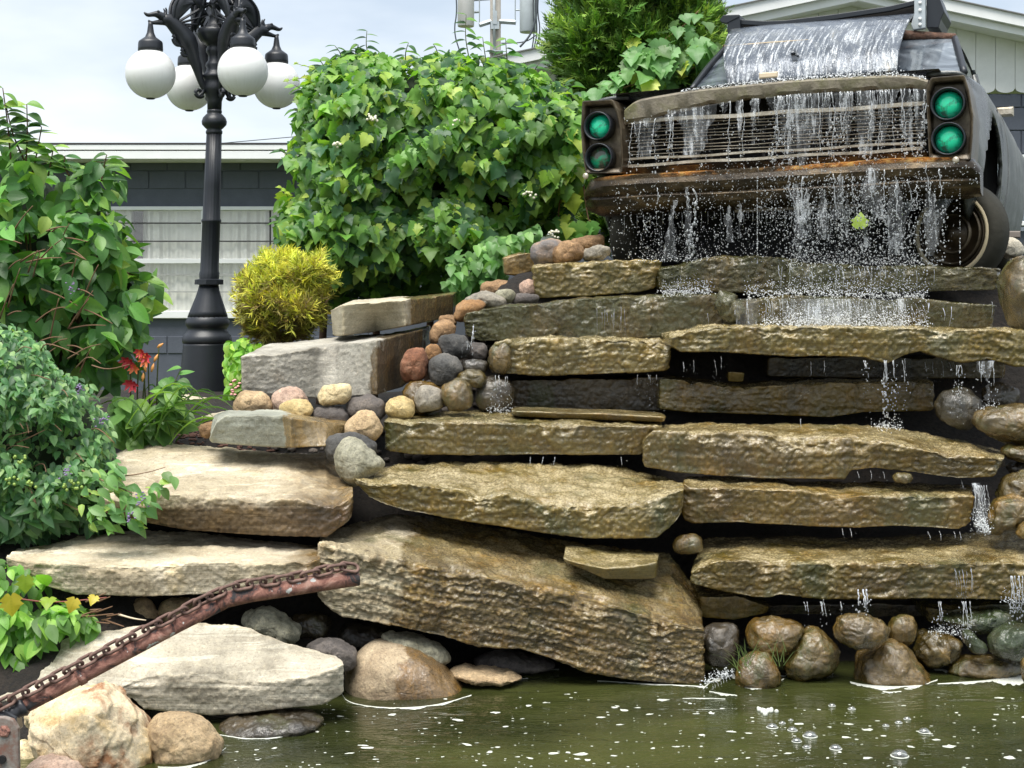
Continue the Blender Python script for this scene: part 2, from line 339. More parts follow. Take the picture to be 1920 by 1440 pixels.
m.P(Base_Color=m.mix(lawn, m.mix(m.step(m.noise(p, 60, 4, .7), .45, .6), m.ramp(m.noise(p, 5, 6), [(.35, C(26, 22, 18)), (.65, C(46, 38, 31))]), C(22, 18, 15)), m.ramp(m.noise(p, 38, 8, .75), [(.35, C(52, 62, 34)), (.6, C(96, 108, 62)), (.72, C(130, 128, 92))])), Roughness=.9,
    Normal=m.bump(m.noise(p, 45, 6, .7), .8, .03))
SOIL = m.m
tag(obj('ground', v, f, SOIL), kind='structure')
m = M_('pond_water'); p = m.pos()
n = m.noise(m.vmap(p, (.8, 1.5, 1)), 1.1, 4)
m.P(Base_Color=m.ramp(n, [(.35, C(38, 43, 20)), (.65, C(66, 70, 36))]), Roughness=.04, Specular_IOR_Level=.5)
rip = m.math('ADD', m.noise(m.vmap(p, (1, 1.7, 1)), 3.6, 3, .5, 1.2), m.math('MULTIPLY', m.noise(m.vmap(p, (1, 2.6, 1)), 24, 2, .5, .5), .22))
m.P(Normal=m.bump(rip, .55, .02)); WATER = m.m
wx_ = np.linspace(-5, 7, 40); wy_ = np.linspace(-6, 6.6, 40); X, Y = np.meshgrid(wx_, wy_)
f = np.array([(j*40+i, j*40+i+1, (j+1)*40+i+1, (j+1)*40+i) for j in range(39) for i in range(39)])
tag(obj('pond_water', np.stack([X.ravel(), Y.ravel(), 0*X.ravel()], -1), f, WATER), kind='structure')
# ---------------------------------------------------------------- buildings
NAVY = plain('navy_paint', C(84, 89, 100), .75, var=.12, bscale=55, bstr=.5)
WHITE = plain('white_paint', C(238, 239, 238), .55, var=.04, bscale=12, bstr=.1)
WHITE_OLD = plain('white_weathered', C(232, 232, 230), .6, var=.07, bscale=30, bstr=.2)
DARKTRIM = plain('dark_trim', C(62, 60, 60), .7)
ROOFM = plain('roof_felt', C(120, 120, 118), .9)
m = M_('curtain'); p = m.pos(); s = m.n('ShaderNodeTexWave'); s.inputs['Scale'].default_value = 3.2; s.inputs['Distortion'].default_value = 3; m.link(m.vmap(p, (1, 0, .08)), s.inputs['Vector'])
m.P(Base_Color=m.mix(m.noise(p, 2.4, 4, .6, 1.5), C(232, 228, 212), C(248, 245, 234)), Roughness=.9, Normal=m.bump(s.outputs[1], .6, .05)); CURT = m.m
m = M_('window_glass'); 
tr = m.n('ShaderNodeBsdfTransparent'); tr.inputs[0].default_value = (.97, .98, .98, 1); gl = m.n('ShaderNodeBsdfGlossy'); gl.inputs[1].default_value = .03
fr = m.n('ShaderNodeFresnel'); fr.inputs[0].default_value = 1.45; ms = m.n('ShaderNodeMixShader'); ms.inputs[0].default_value = .09; m.link(tr.outputs[0], ms.inputs[1]); m.link(gl.outputs[0], ms.inputs[2]); m.link(ms.outputs[0], m.o.inputs[0])
GLASS = m.m
def pbox(u0, v0, u1, v1, Y0, Y1, bev=0):   # a box whose front face covers these pixels at distance Y0
    a = Wp(u0, v1, Y0); b = Wp(u1, v0, Y0); return box(((a[0]+b[0])/2, (Y0+Y1)/2, (a[2]+b[2])/2), (b[0]-a[0], Y1-Y0, b[2]-a[2]), bev=bev)
YB = 16.3
bl = empty('low_building', Wp(380, 750, YB), 'long low navy painted block building with white eaves behind the lamp post', 'building')
wall = obj('wall', *join([pbox(-700, 300, 195, 790, YB, YB+.3), pbox(565, 300, 960, 790, YB, YB+.3), pbox(195, 300, 565, 387, YB, YB+.3), pbox(195, 597, 565, 790, YB, YB+.3)]), NAVY, bl, False)
k = 0
bw = .4*F/YB; bh = .2*F/YB
for r in range(-3, 9):
    vt = 355+r*bh-.5
    for c in range(-2, 11):
        u0 = c*bw+(bw/2 if r % 2 else 0)-30; u1 = u0+bw
        v0, v1 = max(vt, 303), min(vt+bh, 760)
        if v1 < 310 or v0 > 755 or u1 < -40 or u0 > 640 or v1-v0 < 4: continue
        if v1 > 388 and v0 < 596 and u1 > 196 and u0 < 564:
            if v0 < 387 and v1 > 392: v1 = 386.5
            elif v1 > 597 and v0 < 592: v0 = 597.5
            else: continue
            if v1-v0 < 6: continue
        elif 387 < (v0+v1)/2 < 597 and u0 < 196 < u1: u1 = 195
        elif 387 < (v0+v1)/2 < 597 and u0 < 564 < u1: u0 = 566
        inst('block', obj('tmp', *pbox(u0+.9, v0+.9, u1-.9, v1-.9, YB-.012, YB-.0015, .006), NAVY, None, False).data, [0, 0, 0], None, wall)
        t = bpy.data.objects['tmp']; b = bpy.data.objects[sorted(o.name for o in wall.children)[-1]] if False else wall.children[-1]
        b.location = np.array(t.location)-wloc(wall); bpy.data.objects.remove(t)
obj('fascia_board', *pbox(-700, 283, 960, 298, YB-.465, YB-.40, .004), WHITE, bl, False)
obj('fascia_board', *pbox(-700, 271, 960, 281, YB-.47, YB-.43, .004), WHITE, bl, False)
obj('drip_edge', *pbox(-700, 267.5, 960, 270.4, YB-.475, YB+5, .0), DARKTRIM, bl, False)
obj('soffit', *pbox(-700, 297.4, 960, 299.5, YB-.37, YB-.002), WHITE_OLD, bl, False)
obj('roof', *pbox(-700, 271, 960, 281, YB-.3, YB+5.2), ROOFM, bl, False)
w = obj('window', *join([pbox(195, 387, 565, 394, YB-.03, YB+.1, .004), pbox(195, 485, 565, 494, YB-.028, YB+.1, .004), pbox(377, 394, 383, 485, YB-.026, YB+.1, .002),
      pbox(195, 394, 200, 583, YB-.026, YB+.1), pbox(560, 394, 565, 583, YB-.026, YB+.1), pbox(186, 583, 574, 597, YB-.07, YB+.1, .006)]), WHITE, bl, False)
for (a, b) in ((200, 377), (383, 560)):
    for (c, d) in ((394, 417), (419.5, 451), (453.5, 485)): obj('pane', *pbox(a, c, b, d, YB+.03, YB+.036), GLASS, w, False)
for (c, d) in ((494, 514), (516.5, 546), (548.5, 583)): obj('pane', *pbox(200, c, 560, d, YB+.03, YB+.036), GLASS, w, False)
obj('glazing_bar', *join([pbox(200, vv, 560, vv+2.2, YB+.012, YB+.03) for vv in (417.2, 451.2)]+[pbox(505, 394, 508, 485, YB+.02, YB+.032)]), DARKTRIM, w, False)
obj('glazing_bar', *join([pbox(200, vv, 560, vv+2.2, YB+.012, YB+.03) for vv in (514.2, 546.2)]), plain('gray_bar', C(168, 168, 164)), w, False)
cu = np.linspace(-1.1, 1.35, 90); 
xs = Wp(190, 500, YB)[0]+np.linspace(0, Wp(570, 500, YB)[0]-Wp(190, 500, YB)[0], 120)
zz = [Wp(0, 600, YB)[2], Wp(0, 380, YB)[2]]
v = np.array([(x, YB+.075+.014*sin(i*1.1)+.012*sin(i*.37), z) for z in zz for i, x in enumerate(xs)])
obj('curtain', v, np.array([(i, i+1, 120+i+1, 120+i) for i in range(119)]), CURT, w)
obj('curtain_edge', *pbox(250, 396, 268, 486, YB+.040, YB+.046), plain('curtain_shadow_cloth', C(92, 84, 82), .8), w, False)  # dark vertical strip behind the upper panes
# white gabled building behind the car
YR = 13.0
br = empty('gabled_building', Wp(1609, 700, YR), 'white boarded gable building with navy block base behind the car', 'building')
sl = .213
def vfas(u): return 1+abs(u-1609)*sl
U0, U1 = 945, 2272
wallr = obj('wall', *join([pbox(U0, 176, 985, 770, YR, YR+.3), pbox(1062, 176, 1866, 770, YR, YR+.3), pbox(985, 176, 1062, 300, YR, YR+.3), pbox(985, 452, 1062, 770, YR, YR+.3),
      pbox(1866, 176, 1990, 293, YR, YR+.3), pbox(1866, 433, 1990, 770, YR, YR+.3), pbox(1990, 176, U1, 770, YR, YR+.3)]), NAVY, br, False)
zb = .2*F/YR; lb = .4*F/YR
for r in range(0, 4):
    for c in range(0, 3):
        u0 = 1829+c*lb-(lb/2 if r % 2 else 0); v0 = 159+r*zb; v1 = min(v0+zb, 292.5); v0 = max(v0, 176)
        if u0 > 1990 or v1-v0 < 6: continue
        obj('block', *pbox(max(u0, 1800)+1, v0+1, u0+lb-1, v1-1, YR-.014, YR-.0015, .006), NAVY, wallr, False)
n = 36; bw_ = (U1-U0)/n
for i in range(n):
    a = U0+i*bw_+.5; b = a+bw_-1.0
    pts = [(a, vfas(a)-1), (a, 165)]+[(a+(b-a)*t, 165+9*math.sqrt(max(0, 1-(2*t-1)**2))) for t in np.linspace(.06, .94, 9)]+[(b, 165), (b, vfas(b)-1)]
    if (a-1609)*(b-1609) < 0: pts.append((1609, 0))
    P0 = Wp([q[0] for q in pts], [q[1] for q in pts], YR-.03); P1 = P0.copy(); P1[:, 1] = YR-.002; k = len(pts)
    obj('siding_board', np.concatenate([P0, P1]), [tuple(range(k)), tuple(range(2*k-1, k-1, -1))]+[(j, j+k, (j+1) % k+k, (j+1) % k) for j in range(k)], WHITE_OLD, br, False)
def slope(u0, u1, o0, o1, Y0, Y1, name, mt):
    q = [(u0, vfas(u0)+o1), (u1, vfas(u1)+o1), (u1, vfas(u1)+o0), (u0, vfas(u0)+o0)]
    a = Wp([c[0] for c in q], [c[1] for c in q], Y0); b = a.copy(); b[:, 1] = Y1
    obj(name, np.concatenate([a, b]), [(0, 1, 2, 3), (7, 6, 5, 4), (0, 4, 5, 1), (1, 5, 6, 2), (2, 6, 7, 3), (3, 7, 4, 0)], mt, br, False)
for (u0, u1) in ((905, 1609), (1609, 2313)):
    slope(u0, u1, -16, 0, YR-.34, YR-.29, 'fascia_board', WHITE); slope(u0, u1, -39, -17.5, YR-.40, YR-.35, 'fascia_board', WHITE)
    slope(u0, u1, -18.5, -15.5, YR-.285, YR+6, 'roof', WHITE_OLD); slope(u0, u1, -2.5, -.4, YR-.285, YR-.035, 'soffit', WHITE_OLD)
    slope(u0, u1, -41.5, -39.3, YR-.42, YR+6, 'roof_edge', ROOFM)
w = obj('window', *join([pbox(1862, 290, 1990, 296, YR-.05, YR+.1, .004), pbox(1894, 296, 1905, 418, YR-.04, YR+.1, .004), pbox(1862, 415, 1990, 423, YR-.08, YR+.1, .004), pbox(1862, 296, 1868, 415, YR-.04, YR+.1)]), WHITE, br, False)
for (a, b) in ((1868, 1894), (1905, 1985)):
    for (c, d) in ((296, 346), (349, 390), (393, 415), (423, 433)): obj('pane', *pbox(a, c, b, d, YR+.03, YR+.036), GLASS, w, False)
    obj('glazing_bar', *join([pbox(a, c, b, c+2.6, YR+.01, YR+.045) for c in (346.2, 390.2)]), plain('brown_bar', C(120, 100, 90)), w, False)
obj('blind', *pbox(1862, 292, 1990, 434, YR+.22, YR+.24), plain('pale_blind', C(176, 188, 196), .8), w, False)
w = obj('window', *join([pbox(985, 300, 1062, 306, YR-.05, YR+.1), pbox(985, 431, 1062, 440, YR-.06, YR+.1), pbox(985, 440, 1062, 452, YR-.03, YR+.1), pbox(985, 306, 990, 431, YR-.04, YR+.1), pbox(1057, 306, 1062, 431, YR-.04, YR+.1)]), WHITE, br, False)
obj('pane', *pbox(990, 306, 1057, 424, YR+.03, YR+.036), GLASS, w, False); obj('pane', *pbox(990, 426, 1057, 431, YR+.03, YR+.036), GLASS, w, False)
obj('blind', *pbox(986, 302, 1061, 432, YR+.12, YR+.14), plain('pale_blind2', C(200, 214, 222), .8), w, False)
# ---------------------------------------------------------------- utility pole and wires
YP = 24.0; mm = YP/F
GALV = plain('galvanised', C(176, 184, 188), .5, .2); POLE = plain('pole_wood', C(150, 146, 138), .9, bscale=20, bstr=.6)
POT = plain('gray_enamel', C(196, 204, 208), .45); POTR = M_('gray_enamel_rusty'); p_ = POTR.objc()
POTR.P(Base_Color=POTR.mix(POTR.step(POTR.noise(POTR.vmap(p_, (1, 1, .25)), 7, 5, .7), .56, .70), C(205, 204, 200), C(190, 150, 110)), Roughness=.5); CABLE = plain('black_cable', C(70, 76, 82), .6)
c0 = Wp(929, 97, YP)
up = empty('utility_pole', (c0[0], YP, .4), 'wooden utility pole carrying two pale gray transformers above the hedge', 'utility pole')
obj('pole', *tube([(c0[0], YP, .4), (c0[0], YP, c0[2]+2.2)], [.10, .085], 14), POLE, up)
obj('conduit', *tube([Wp(927, 110, YP-.14), Wp(926, -60, YP-.14)], .022, 8), GALV, up)
obj('hardware_plate', *join([pbox(924, 20, 932, 45, YP-.17, YP-.12), pbox(920, 40, 936, 54, YP-.16, YP-.09), pbox(917, 94, 943, 96, YP-.2, YP+.1)]), GALV, up, False)
def bar(a, b, w, t=None): 
    v, f = tube([a, b], [w, w], 4); return v, f
for q_ in ([bar(Wp(899, 47, YP-.1), Wp(921, 40, YP-.05), .04), bar(Wp(936, 40, YP-.05), Wp(967, 42, YP-.1), .04), bar(Wp(888, 0, YP), Wp(921, -2, YP), .02), bar(Wp(888, 23, YP), Wp(900, 22, YP), .02)]): obj('crossarm', *q_, GALV, up, False)
for q_ in ([bar(Wp(899, -20, YP-.1), Wp(899, 50, YP-.1), .009), bar(Wp(966, -20, YP-.1), Wp(966, 47, YP-.1), .009), bar(Wp(966, 19, YP), Wp(975, 19, YP), .012)]): obj('bracket', *q_, GALV, up, False)
for (u, vb, r, mt) in ((873.5, 50, 15.5, POTR.m), (991, 61, 16.5, POT)):
    p0 = Wp(u, vb, YP-.1); R = r*mm
    obj('transformer', *lathe([(R*.95, p0[2]), (R, p0[2]+.01), (R, p0[2]+.95), (R*.9, p0[2]+1.0), (R*.3, p0[2]+1.06)], p0[:2], 24), mt, up)
    obj('cable', *join([tube(smoothline([Wp(u-q*1.3, -30, YP-.3), Wp(u-q*1.0, 20, YP-.3), Wp(u-q*1.45, 60, YP-.3), Wp(u-q*.6, 102, YP-.3)], 24), .012, 6) for q in ((16,) if u < 900 else (-12, -16, -8))]+
        ([tube(smoothline([Wp(1007, -10, YP-.34), Wp(1006, 30, YP-.34), Wp(996, 65, YP-.34), Wp(975, 88, YP-.34)], 24), .018, 6), tube(smoothline([Wp(1005, 66, YP-.3), Wp(985, 80, YP-.3), Wp(940, 81, YP-.2)], 16), .01, 6)] if u > 900 else [])), CABLE, up)
def wire(a, b, sag, r, label):
    a, b = np.array(a), np.array(b); t = np.linspace(0, 1, 30)[:, None]; P = a+(b-a)*t; P[:, 2] -= sag*4*(t*(1-t))[:, 0]
    tag(obj('power_line', *tube(P, r, 5), CABLE), label, 'wire')
wire(Wp(1000, 92, 20), Wp(2300, -170, 24), .05, .008, 'thin power line rising right above the white gable behind the car')
wire(Wp(-900, 375, 40), Wp(1500, 168, 40), .1, .012, 'faint distant power line just above the low building roof')
# ---------------------------------------------------------------- stones
STEP = 2.3
def poly(pts, s, Y):
    P = [(q[0], q[1], q[2] if len(q) > 2 else None) for q in pts]; u = np.array([q[0] for q in P], float); t = (u-u[0])/(u[-1]-u[0])
    t = np.maximum.accumulate(t+np.arange(len(t))*1e-6); vv = np.interp(s, t, [q[1] for q in P]); uu = u[0]+(u[-1]-u[0])*s
    yd = Y[0]+(Y[1]-Y[0])*t; yy = np.interp(s, t, [q[2] if q[2] is not None else yd[i] for i, q in enumerate(P)])
    return uu, vv, yy
def slab(label, mat, top, bot, Y, back=None, Yb=None, depth=.5, uc=.03, amp=1.0, name='stone_slab', cat='stone slab', seed=None, rise=0.0, group=None, endw=.028, endr=.86, face=1.0, strat=.6, tl=0.0):
    Y = Y if isinstance(Y, tuple) else (Y, Y); seed = seed if seed is not None else abs(hash(label)) % 9973
    seed = sum(ord(ch)*(i+3) for i, ch in enumerate(label)) % 9973
    wpx = max(top[-1][0], bot[-1][0])-min(top[0][0], bot[0][0]); n = max(12, int(wpx/STEP)); s = np.linspace(0, 1, n)
    TF = Wp(*poly(top, s, Y)); BF = Wp(*poly(bot, s, Y)); BF[:, 1] += 0
    if back is not None: TB = Wp(*poly(back, s, Yb if isinstance(Yb, tuple) else (Yb, Yb)))
    else: TB = TF+np.array([0, depth, rise*depth]); TB[:, 2] -= .2*(TF[:, 2]-TF[:, 2].mean())
    th = (TF[:, 2]-BF[:, 2]).mean(); BFu = BF.copy(); BFu[:, 1] += uc
    BB = TB.copy(); BB[:, 2] = np.minimum(BF[:, 2]+.02, TB[:, 2]-.5*np.maximum(th, .04))
    hpx = th/Y[0]*F; nf = max(6, int(hpx/STEP)); dt = np.linalg.norm(TB-TF, axis=1).mean(); nt_ = max(5, min(70, int(dt/.012)))
    secs = []
    for a, b, k, pw in ((BB, BFu, 5, 1), (BFu, TF, nf, 1), (TF, TB, nt_, 1.25), (TB, BB, 4, 1)):
        for i in range(k):
            t = (i/k)**pw; secs.append(a+(b-a)*t)
    L = np.stack(secs, 1)                    # n x k x 3
    for _ in range(1): L = .5*L+.25*(np.roll(L, 1, 1)+np.roll(L, -1, 1))
    cen = L.mean(1, keepdims=True); length = np.linalg.norm(TF[-1]-TF[0]); d = np.minimum(s, 1-s)*length
    k = np.where(d < endw, endr+(1-endr)*np.sqrt(np.clip(1-(1-d/endw)**2, 0, 1)), 1)
    L = cen+(L-cen)*k[:, None, None]
    rings = [L[0]*(1-t)+cen[0]*t for t in (1, .8, .6, .4, .2)]+list(L)+[L[-1]*(1-t)+cen[-1]*t for t in (.2, .4, .6, .8, 1)]
    V = np.stack(rings); N, K = V.shape[:2]; v = V.reshape(-1, 3)
    i, j = np.meshgrid(np.arange(N-1), np.arange(K), indexing='ij'); i = i.ravel(); j = j.ravel(); j2 = (j+1) % K
    q = np.stack([i*K+j, (i+1)*K+j, (i+1)*K+j2, i*K+j2], -1)
    nr = vnorm(v, q); so = np.array([seed*.13, seed*.07, seed*.19])
    w1, val, sl = worley(v*np.array([7, 5, 9])+so, seed); w2, val2, sl2 = worley(v*np.array([17, 14, 22])+so, seed+5)
    w3, val3, sl3 = worley(v*np.array([42, 38, 60])+so, seed+7)
    dsp = .007*fbm(v*4+so, 2, seed)+.006*(val-.5)+.010*sl/3+.005*sl2/2.2+.003*(val2-.5)+.0045*sl3/1.6+.002*(val3-.5)+.005*fbm(v*60+so, 3, seed+2)
    dsp += strat*.0065*perlin(np.stack([v[:, 0]*4, v[:, 1]*4, (v[:, 2]+tl*v[:, 0]+.03*perlin(v*3.1+so, seed+12))*55], -1)+so, seed+9)
    side = np.clip(1-np.abs(nr[:, 2]), 0, 1)
    dsp *= (.35+.65*side*face)*amp*np.clip(th/.12, .25, 1.25)
    edge = np.concatenate([np.repeat(TF[:1], 5, 0), TF, np.repeat(TF[-1:], 5, 0)]); de = np.linalg.norm(V-edge[:, None], axis=2).ravel(); xx = v[:, 0]
    ck = np.clip(perlin(np.stack([xx*6, 0*xx+.3, 0*xx], -1)+so, seed+20)+.7*perlin(np.stack([xx*17, 0*xx+.6, 0*xx], -1)+so, seed+21)+.35*perlin(v*30+so, seed+22)+.12, 0, 1)
    ce = np.exp(-(de/np.clip(th*.30, .012, .05))**2)*ck*min(th*.28, .042)*amp
    v = v+nr*dsp[:, None]*np.array([.6, 1, .8])+ce[:, None]*np.array([0, 1, -.55])
    v[:, 2] += (1-side)*(nr[:, 2] > 0)*amp*(.008*fbm(v*np.array([11, 14, 0])+so, 5, seed+3, .6)+.010*np.clip(fbm(v*np.array([4, 5, 0])+so, 2, seed+4), -.3, .6))
    o = obj(name, v, q, STONES[mat]); return tag(o, label, cat, group or ('stacked slabs of the cascade' if cat == 'stone slab' else None))
def rock(label, mat, out, Y, D=None, name='boulder', cat='boulder', amp=1.0, p=.75, n=40, group=None, smooth=2, facet=0.0):
    seed = sum(ord(ch)*(i+3) for i, ch in enumerate(label)) % 9973; rg = np.random.default_rng(seed)
    if len(out) == 4 and not hasattr(out[0], '__len__'):
        u0, v0, u1, v1 = out; th = np.linspace(0, 2*pi, 13)[:-1]; e = .82
        cu = np.sign(np.cos(th))*np.abs(np.cos(th))**e; sv = np.sign(np.sin(th))*np.abs(np.sin(th))**e
        j = 1+rg.uniform(-.07, .07, 12); P = np.stack([(u0+u1)/2+(u1-u0)/2*cu*j, (v0+v1)/2+(v1-v0)/2*sv*j], -1)
    else: P = np.array(out, float)
    for _ in range(smooth): P = np.stack([.75*P+.25*np.roll(P, -1, 0), .25*P+.75*np.roll(P, -1, 0)], 1).reshape(-1, 2)
    szp = max(np.ptp(P[:, 0]), np.ptp(P[:, 1])); n = int(np.clip(szp/1.3, 40, 170)); nf = max(16, n//2)
    P = resamp(np.vstack([P, P[:1]]), n+1)[:-1]; W3 = Wp(P[:, 0], P[:, 1], Y); c = W3.mean(0)
    wdt = np.ptp(W3[:, 0]); hgt = np.ptp(W3[:, 2]); D = D if D is not None else .46*(wdt+hgt)/2*1.05
    ph = np.linspace(-pi/2, pi/2, nf); r = np.abs(np.cos(ph))**p
    V = c+(W3-c)[None]*r[:, None, None]; V[..., 1] += (D*np.sin(ph))[:, None]; v = V.reshape(-1, 3)
    i, j = np.meshgrid(np.arange(nf-1), np.arange(n), indexing='ij'); i = i.ravel(); j = j.ravel(); j2 = (j+1) % n
    q = np.stack([i*n+j, i*n+j2, (i+1)*n+j2, (i+1)*n+j], -1); nr = vnorm(v, q)
    if np.sum((v-c)*nr) < 0: nr = -nr; q = q[:, ::-1].copy()
    so = np.array([seed*.17, seed*.05, seed*.11]); R = (wdt+hgt)/2; _, val, sl = worley((v-c)/R*2.3+so, seed)
    _, v2, s2 = worley((v-c)/R*4.5+so, seed+3)
    dsp = amp*R*(.05*fbm((v-c)/R*2.2+so, 3, seed)+(.045+.10*facet)*sl/2+(.012+.03*facet)*s2)+amp*.0022*fbm(v*70+so, 3, seed+1)+amp*.004*fbm(v*22+so, 2, seed+4)
    return tag(obj(name, v+nr*dsp[:, None], q, STONES[mat]), label, cat, group or {'boulder': 'boulders round the cascade and pond', 'cobble': 'cobbles beside the cascade'}.get(cat))
# slabs of the cascade, top to bottom
slab('mossy squared block under the car bumper left end', 'wet_bright', [(998, 500), (1040, 494), (1150, 490), (1240, 488)], [(1004, 561), (1100, 557), (1200, 549), (1232, 541)], 7.15, depth=.5)
slab('rounded green mossy ledge stone directly under the bumper middle', 'wet_moss', [(1236, 505), (1285, 496), (1330, 483), (1420, 479), (1500, 486)], [(1240, 545), (1290, 546), (1400, 551), (1500, 556)], (7.05, 6.95), depth=.5)
slab('grey splashed ledge below the right front wheel', 'wet_moss', [(1480, 490), (1600, 497), (1700, 500), (1880, 502)], [(1480, 552), (1600, 553), (1700, 549), (1876, 545)], (6.86, 6.62), depth=.55, seed=4)
slab('long dripping slab with slanted pale left end below the top block', 'wet_moss', [(868, 592), (905, 580), (960, 574), (1050, 566), (1120, 558), (1250, 554), (1385, 551)], [(872, 630), (900, 642), (1050, 636), (1200, 636), (1330, 631), (1384, 612)], (6.85, 6.78), depth=.5)
rock('small knobbly stone jammed between the two upper slabs', 'wet_moss', [(1342, 548), (1362, 545), (1385, 558), (1396, 580), (1380, 606), (1352, 600), (1345, 575)], 6.72, amp=1.6, facet=1, name='stone', cat='stone')
slab('dark slab behind the whitest splash under the wheel ledge', 'wet_moss', [(1392, 566), (1440, 558), (1500, 556), (1700, 562), (1868, 572)], [(1392, 612), (1868, 618)], (6.72, 6.6), depth=.5)
slab('squared rough block above the black recess left of the cascade', 'wet_bright', [(925, 648), (960, 638), (1100, 637), (1240, 638), (1258, 644)], [(930, 702), (1000, 706), (1130, 704), (1256, 697)], 6.56, depth=.45, amp=1.2)
rock('rounded olive stone butting the left end of the squared rough block', 'b_olivewet', [(918, 655), (935, 640), (958, 640), (962, 668), (958, 700), (925, 702), (914, 680)], 6.60, name='stone', cat='stone')
slab('long overhanging lip slab running off the right edge', 'wet_bright', [(1258, 634), (1290, 624), (1330, 616), (1450, 611), (1600, 614), (1750, 617), (1990, 623)],
     [(1258, 648), (1279, 661), (1350, 662), (1425, 667), (1492, 671), (1575, 670), (1624, 673), (1669, 684), (1706, 665), (1732, 660), (1762, 671), (1811, 684), (1856, 675), (1912, 690), (1990, 690)], (6.42, 6.25), depth=.5, amp=1.35, seed=3)
slab('black wet slab recessed below the squared rough block', 'wet_dark', [(958, 714), (1250, 706)], [(958, 772), (1040, 776), (1250, 773)], 6.78, depth=.4, strat=.1, amp=.6)
slab('dark slab deep in the gap under the overhanging lip', 'wet_dark', [(1440, 672), (1640, 668), (1890, 672)], [(1440, 708), (1640, 712), (1890, 712)], 6.85, depth=.3, amp=.7)
slab('recessed gray brown slab under the dark hollow of the lip', 'wet_olive', [(1236, 713), (1262, 711), (1330, 719), (1400, 726), (1500, 719), (1640, 716), (1755, 713)], [(1236, 770), (1300, 776), (1400, 779), (1500, 783), (1560, 786), (1620, 776), (1755, 773)], 6.62, depth=.4, amp=.8, seed=8)
slab('small cube of pale stone perched in the dark hollow', 'wet_bright', [(1366, 697), (1396, 698)], [(1368, 717), (1395, 718)], 6.68, depth=.08, amp=.2, name='stone', cat='stone', endr=.9)
slab('thin flat shim stone lying under the black slab', 'wet_olive', [(958, 772), (1100, 775), (1252, 783)], [(966, 783), (1100, 789), (1250, 794)], 6.34, depth=.3, amp=.45, endr=.5)
slab('squared brown slab with a mossy left end below the shim stone', 'wet_olive', [(718, 787), (755, 794), (810, 792), (872, 793), (1035, 796), (1240, 801)], [(722, 848), (772, 855), (885, 857), (1035, 856), (1200, 856), (1238, 832)], 6.2,
     back=[(735, 775), (800, 771), (890, 768), (1000, 774), (1240, 788)], Yb=6.62)
slab('thick long slab with a notched drip gap at right of centre', 'wet_olive', [(1203, 828), (1224, 811), (1312, 813), (1414, 806), (1462, 819), (1556, 821), (1650, 828), (1717, 840), (1774, 853), (1884, 858)],
     [(1207, 878), (1275, 890), (1425, 902), (1585, 902), (1600, 885), (1645, 880), (1710, 888), (1800, 900), (1867, 896), (1882, 874)], (6.1, 5.98), back=[(1225, 800), (1300, 795), (1522, 796), (1650, 798), (1815, 825), (1884, 846)], Yb=(6.5, 6.4), seed=21)
slab('broad wet slab with a pointed left end over the tilted slab', 'wet_bright', [(660, 897), (690, 908), (730, 906), (815, 912), (860, 920), (897, 933), (950, 926), (985, 940), (1060, 948), (1130, 950), (1200, 944), (1282, 918)],
     [(662, 906), (690, 935), (720, 950), (758, 962), (830, 974), (877, 981), (996, 1000), (1095, 1014), (1233, 1014), (1280, 972)], 5.76, back=[(680, 884), (740, 872), (800, 867), (880, 861), (980, 865), (1100, 868), (1210, 884), (1282, 904)], Yb=6.3, amp=1.3)
slab('straight squared slab right of the broad pointed slab', 'wet_olive', [(1280, 905), (1294, 917), (1350, 914), (1500, 921), (1575, 930), (1687, 929), (1826, 930)], [(1281, 978), (1300, 985), (1387, 984), (1500, 990), (1612, 993), (1687, 990), (1800, 997), (1824, 985)],
     5.94, back=[(1284, 893), (1400, 894), (1500, 902), (1700, 904), (1822, 909)], Yb=6.25, amp=.9)
slab('lowest long slab spilling water at the right edge', 'wet_olive', [(1296, 1075), (1310, 1062), (1357, 1050), (1462, 1057), (1575, 1056), (1762, 1056), (1990, 1056)], [(1298, 1096), (1347, 1111), (1413, 1124), (1443, 1126), (1467, 1120), (1547, 1129), (1647, 1128), (1767, 1127), (1990, 1132)],
     5.76, back=[(1320, 1006), (1450, 1004), (1600, 1008), (1750, 1000), (1990, 985)], Yb=6.25)
slab('huge slab tilted down into the pond with a pale left tip', 'tilted', [(597, 1020), (624, 1024), (699, 1043), (778, 1059), (897, 1079), (976, 1098), (1055, 1114), (1134, 1131), (1213, 1158), (1322, 1182)],
     [(596, 1128), (639, 1161), (738, 1178), (837, 1201), (897, 1219), (976, 1222), (1015, 1234), (1095, 1266), (1174, 1280), (1322, 1290)], (5.45, 5.6), back=[(604, 1003), (650, 985), (707, 965), (746, 958), (897, 982), (1015, 1005), (1253, 1034), (1308, 1106)], Yb=(6.15, 6.1), amp=1.3, strat=.8, tl=.22)
slab('small wedge stone lying on the huge tilted slab', 'wet_bright', [(1056, 1048), (1075, 1053), (1134, 1066), (1180, 1062), (1232, 1054)], [(1058, 1056), (1100, 1074), (1134, 1090), (1180, 1091), (1231, 1090)], (5.62, 5.66), back=[(1062, 1021), (1100, 1024), (1146, 1031), (1236, 1036)], Yb=5.85, amp=.5, name='stone', cat='stone', endr=.85)
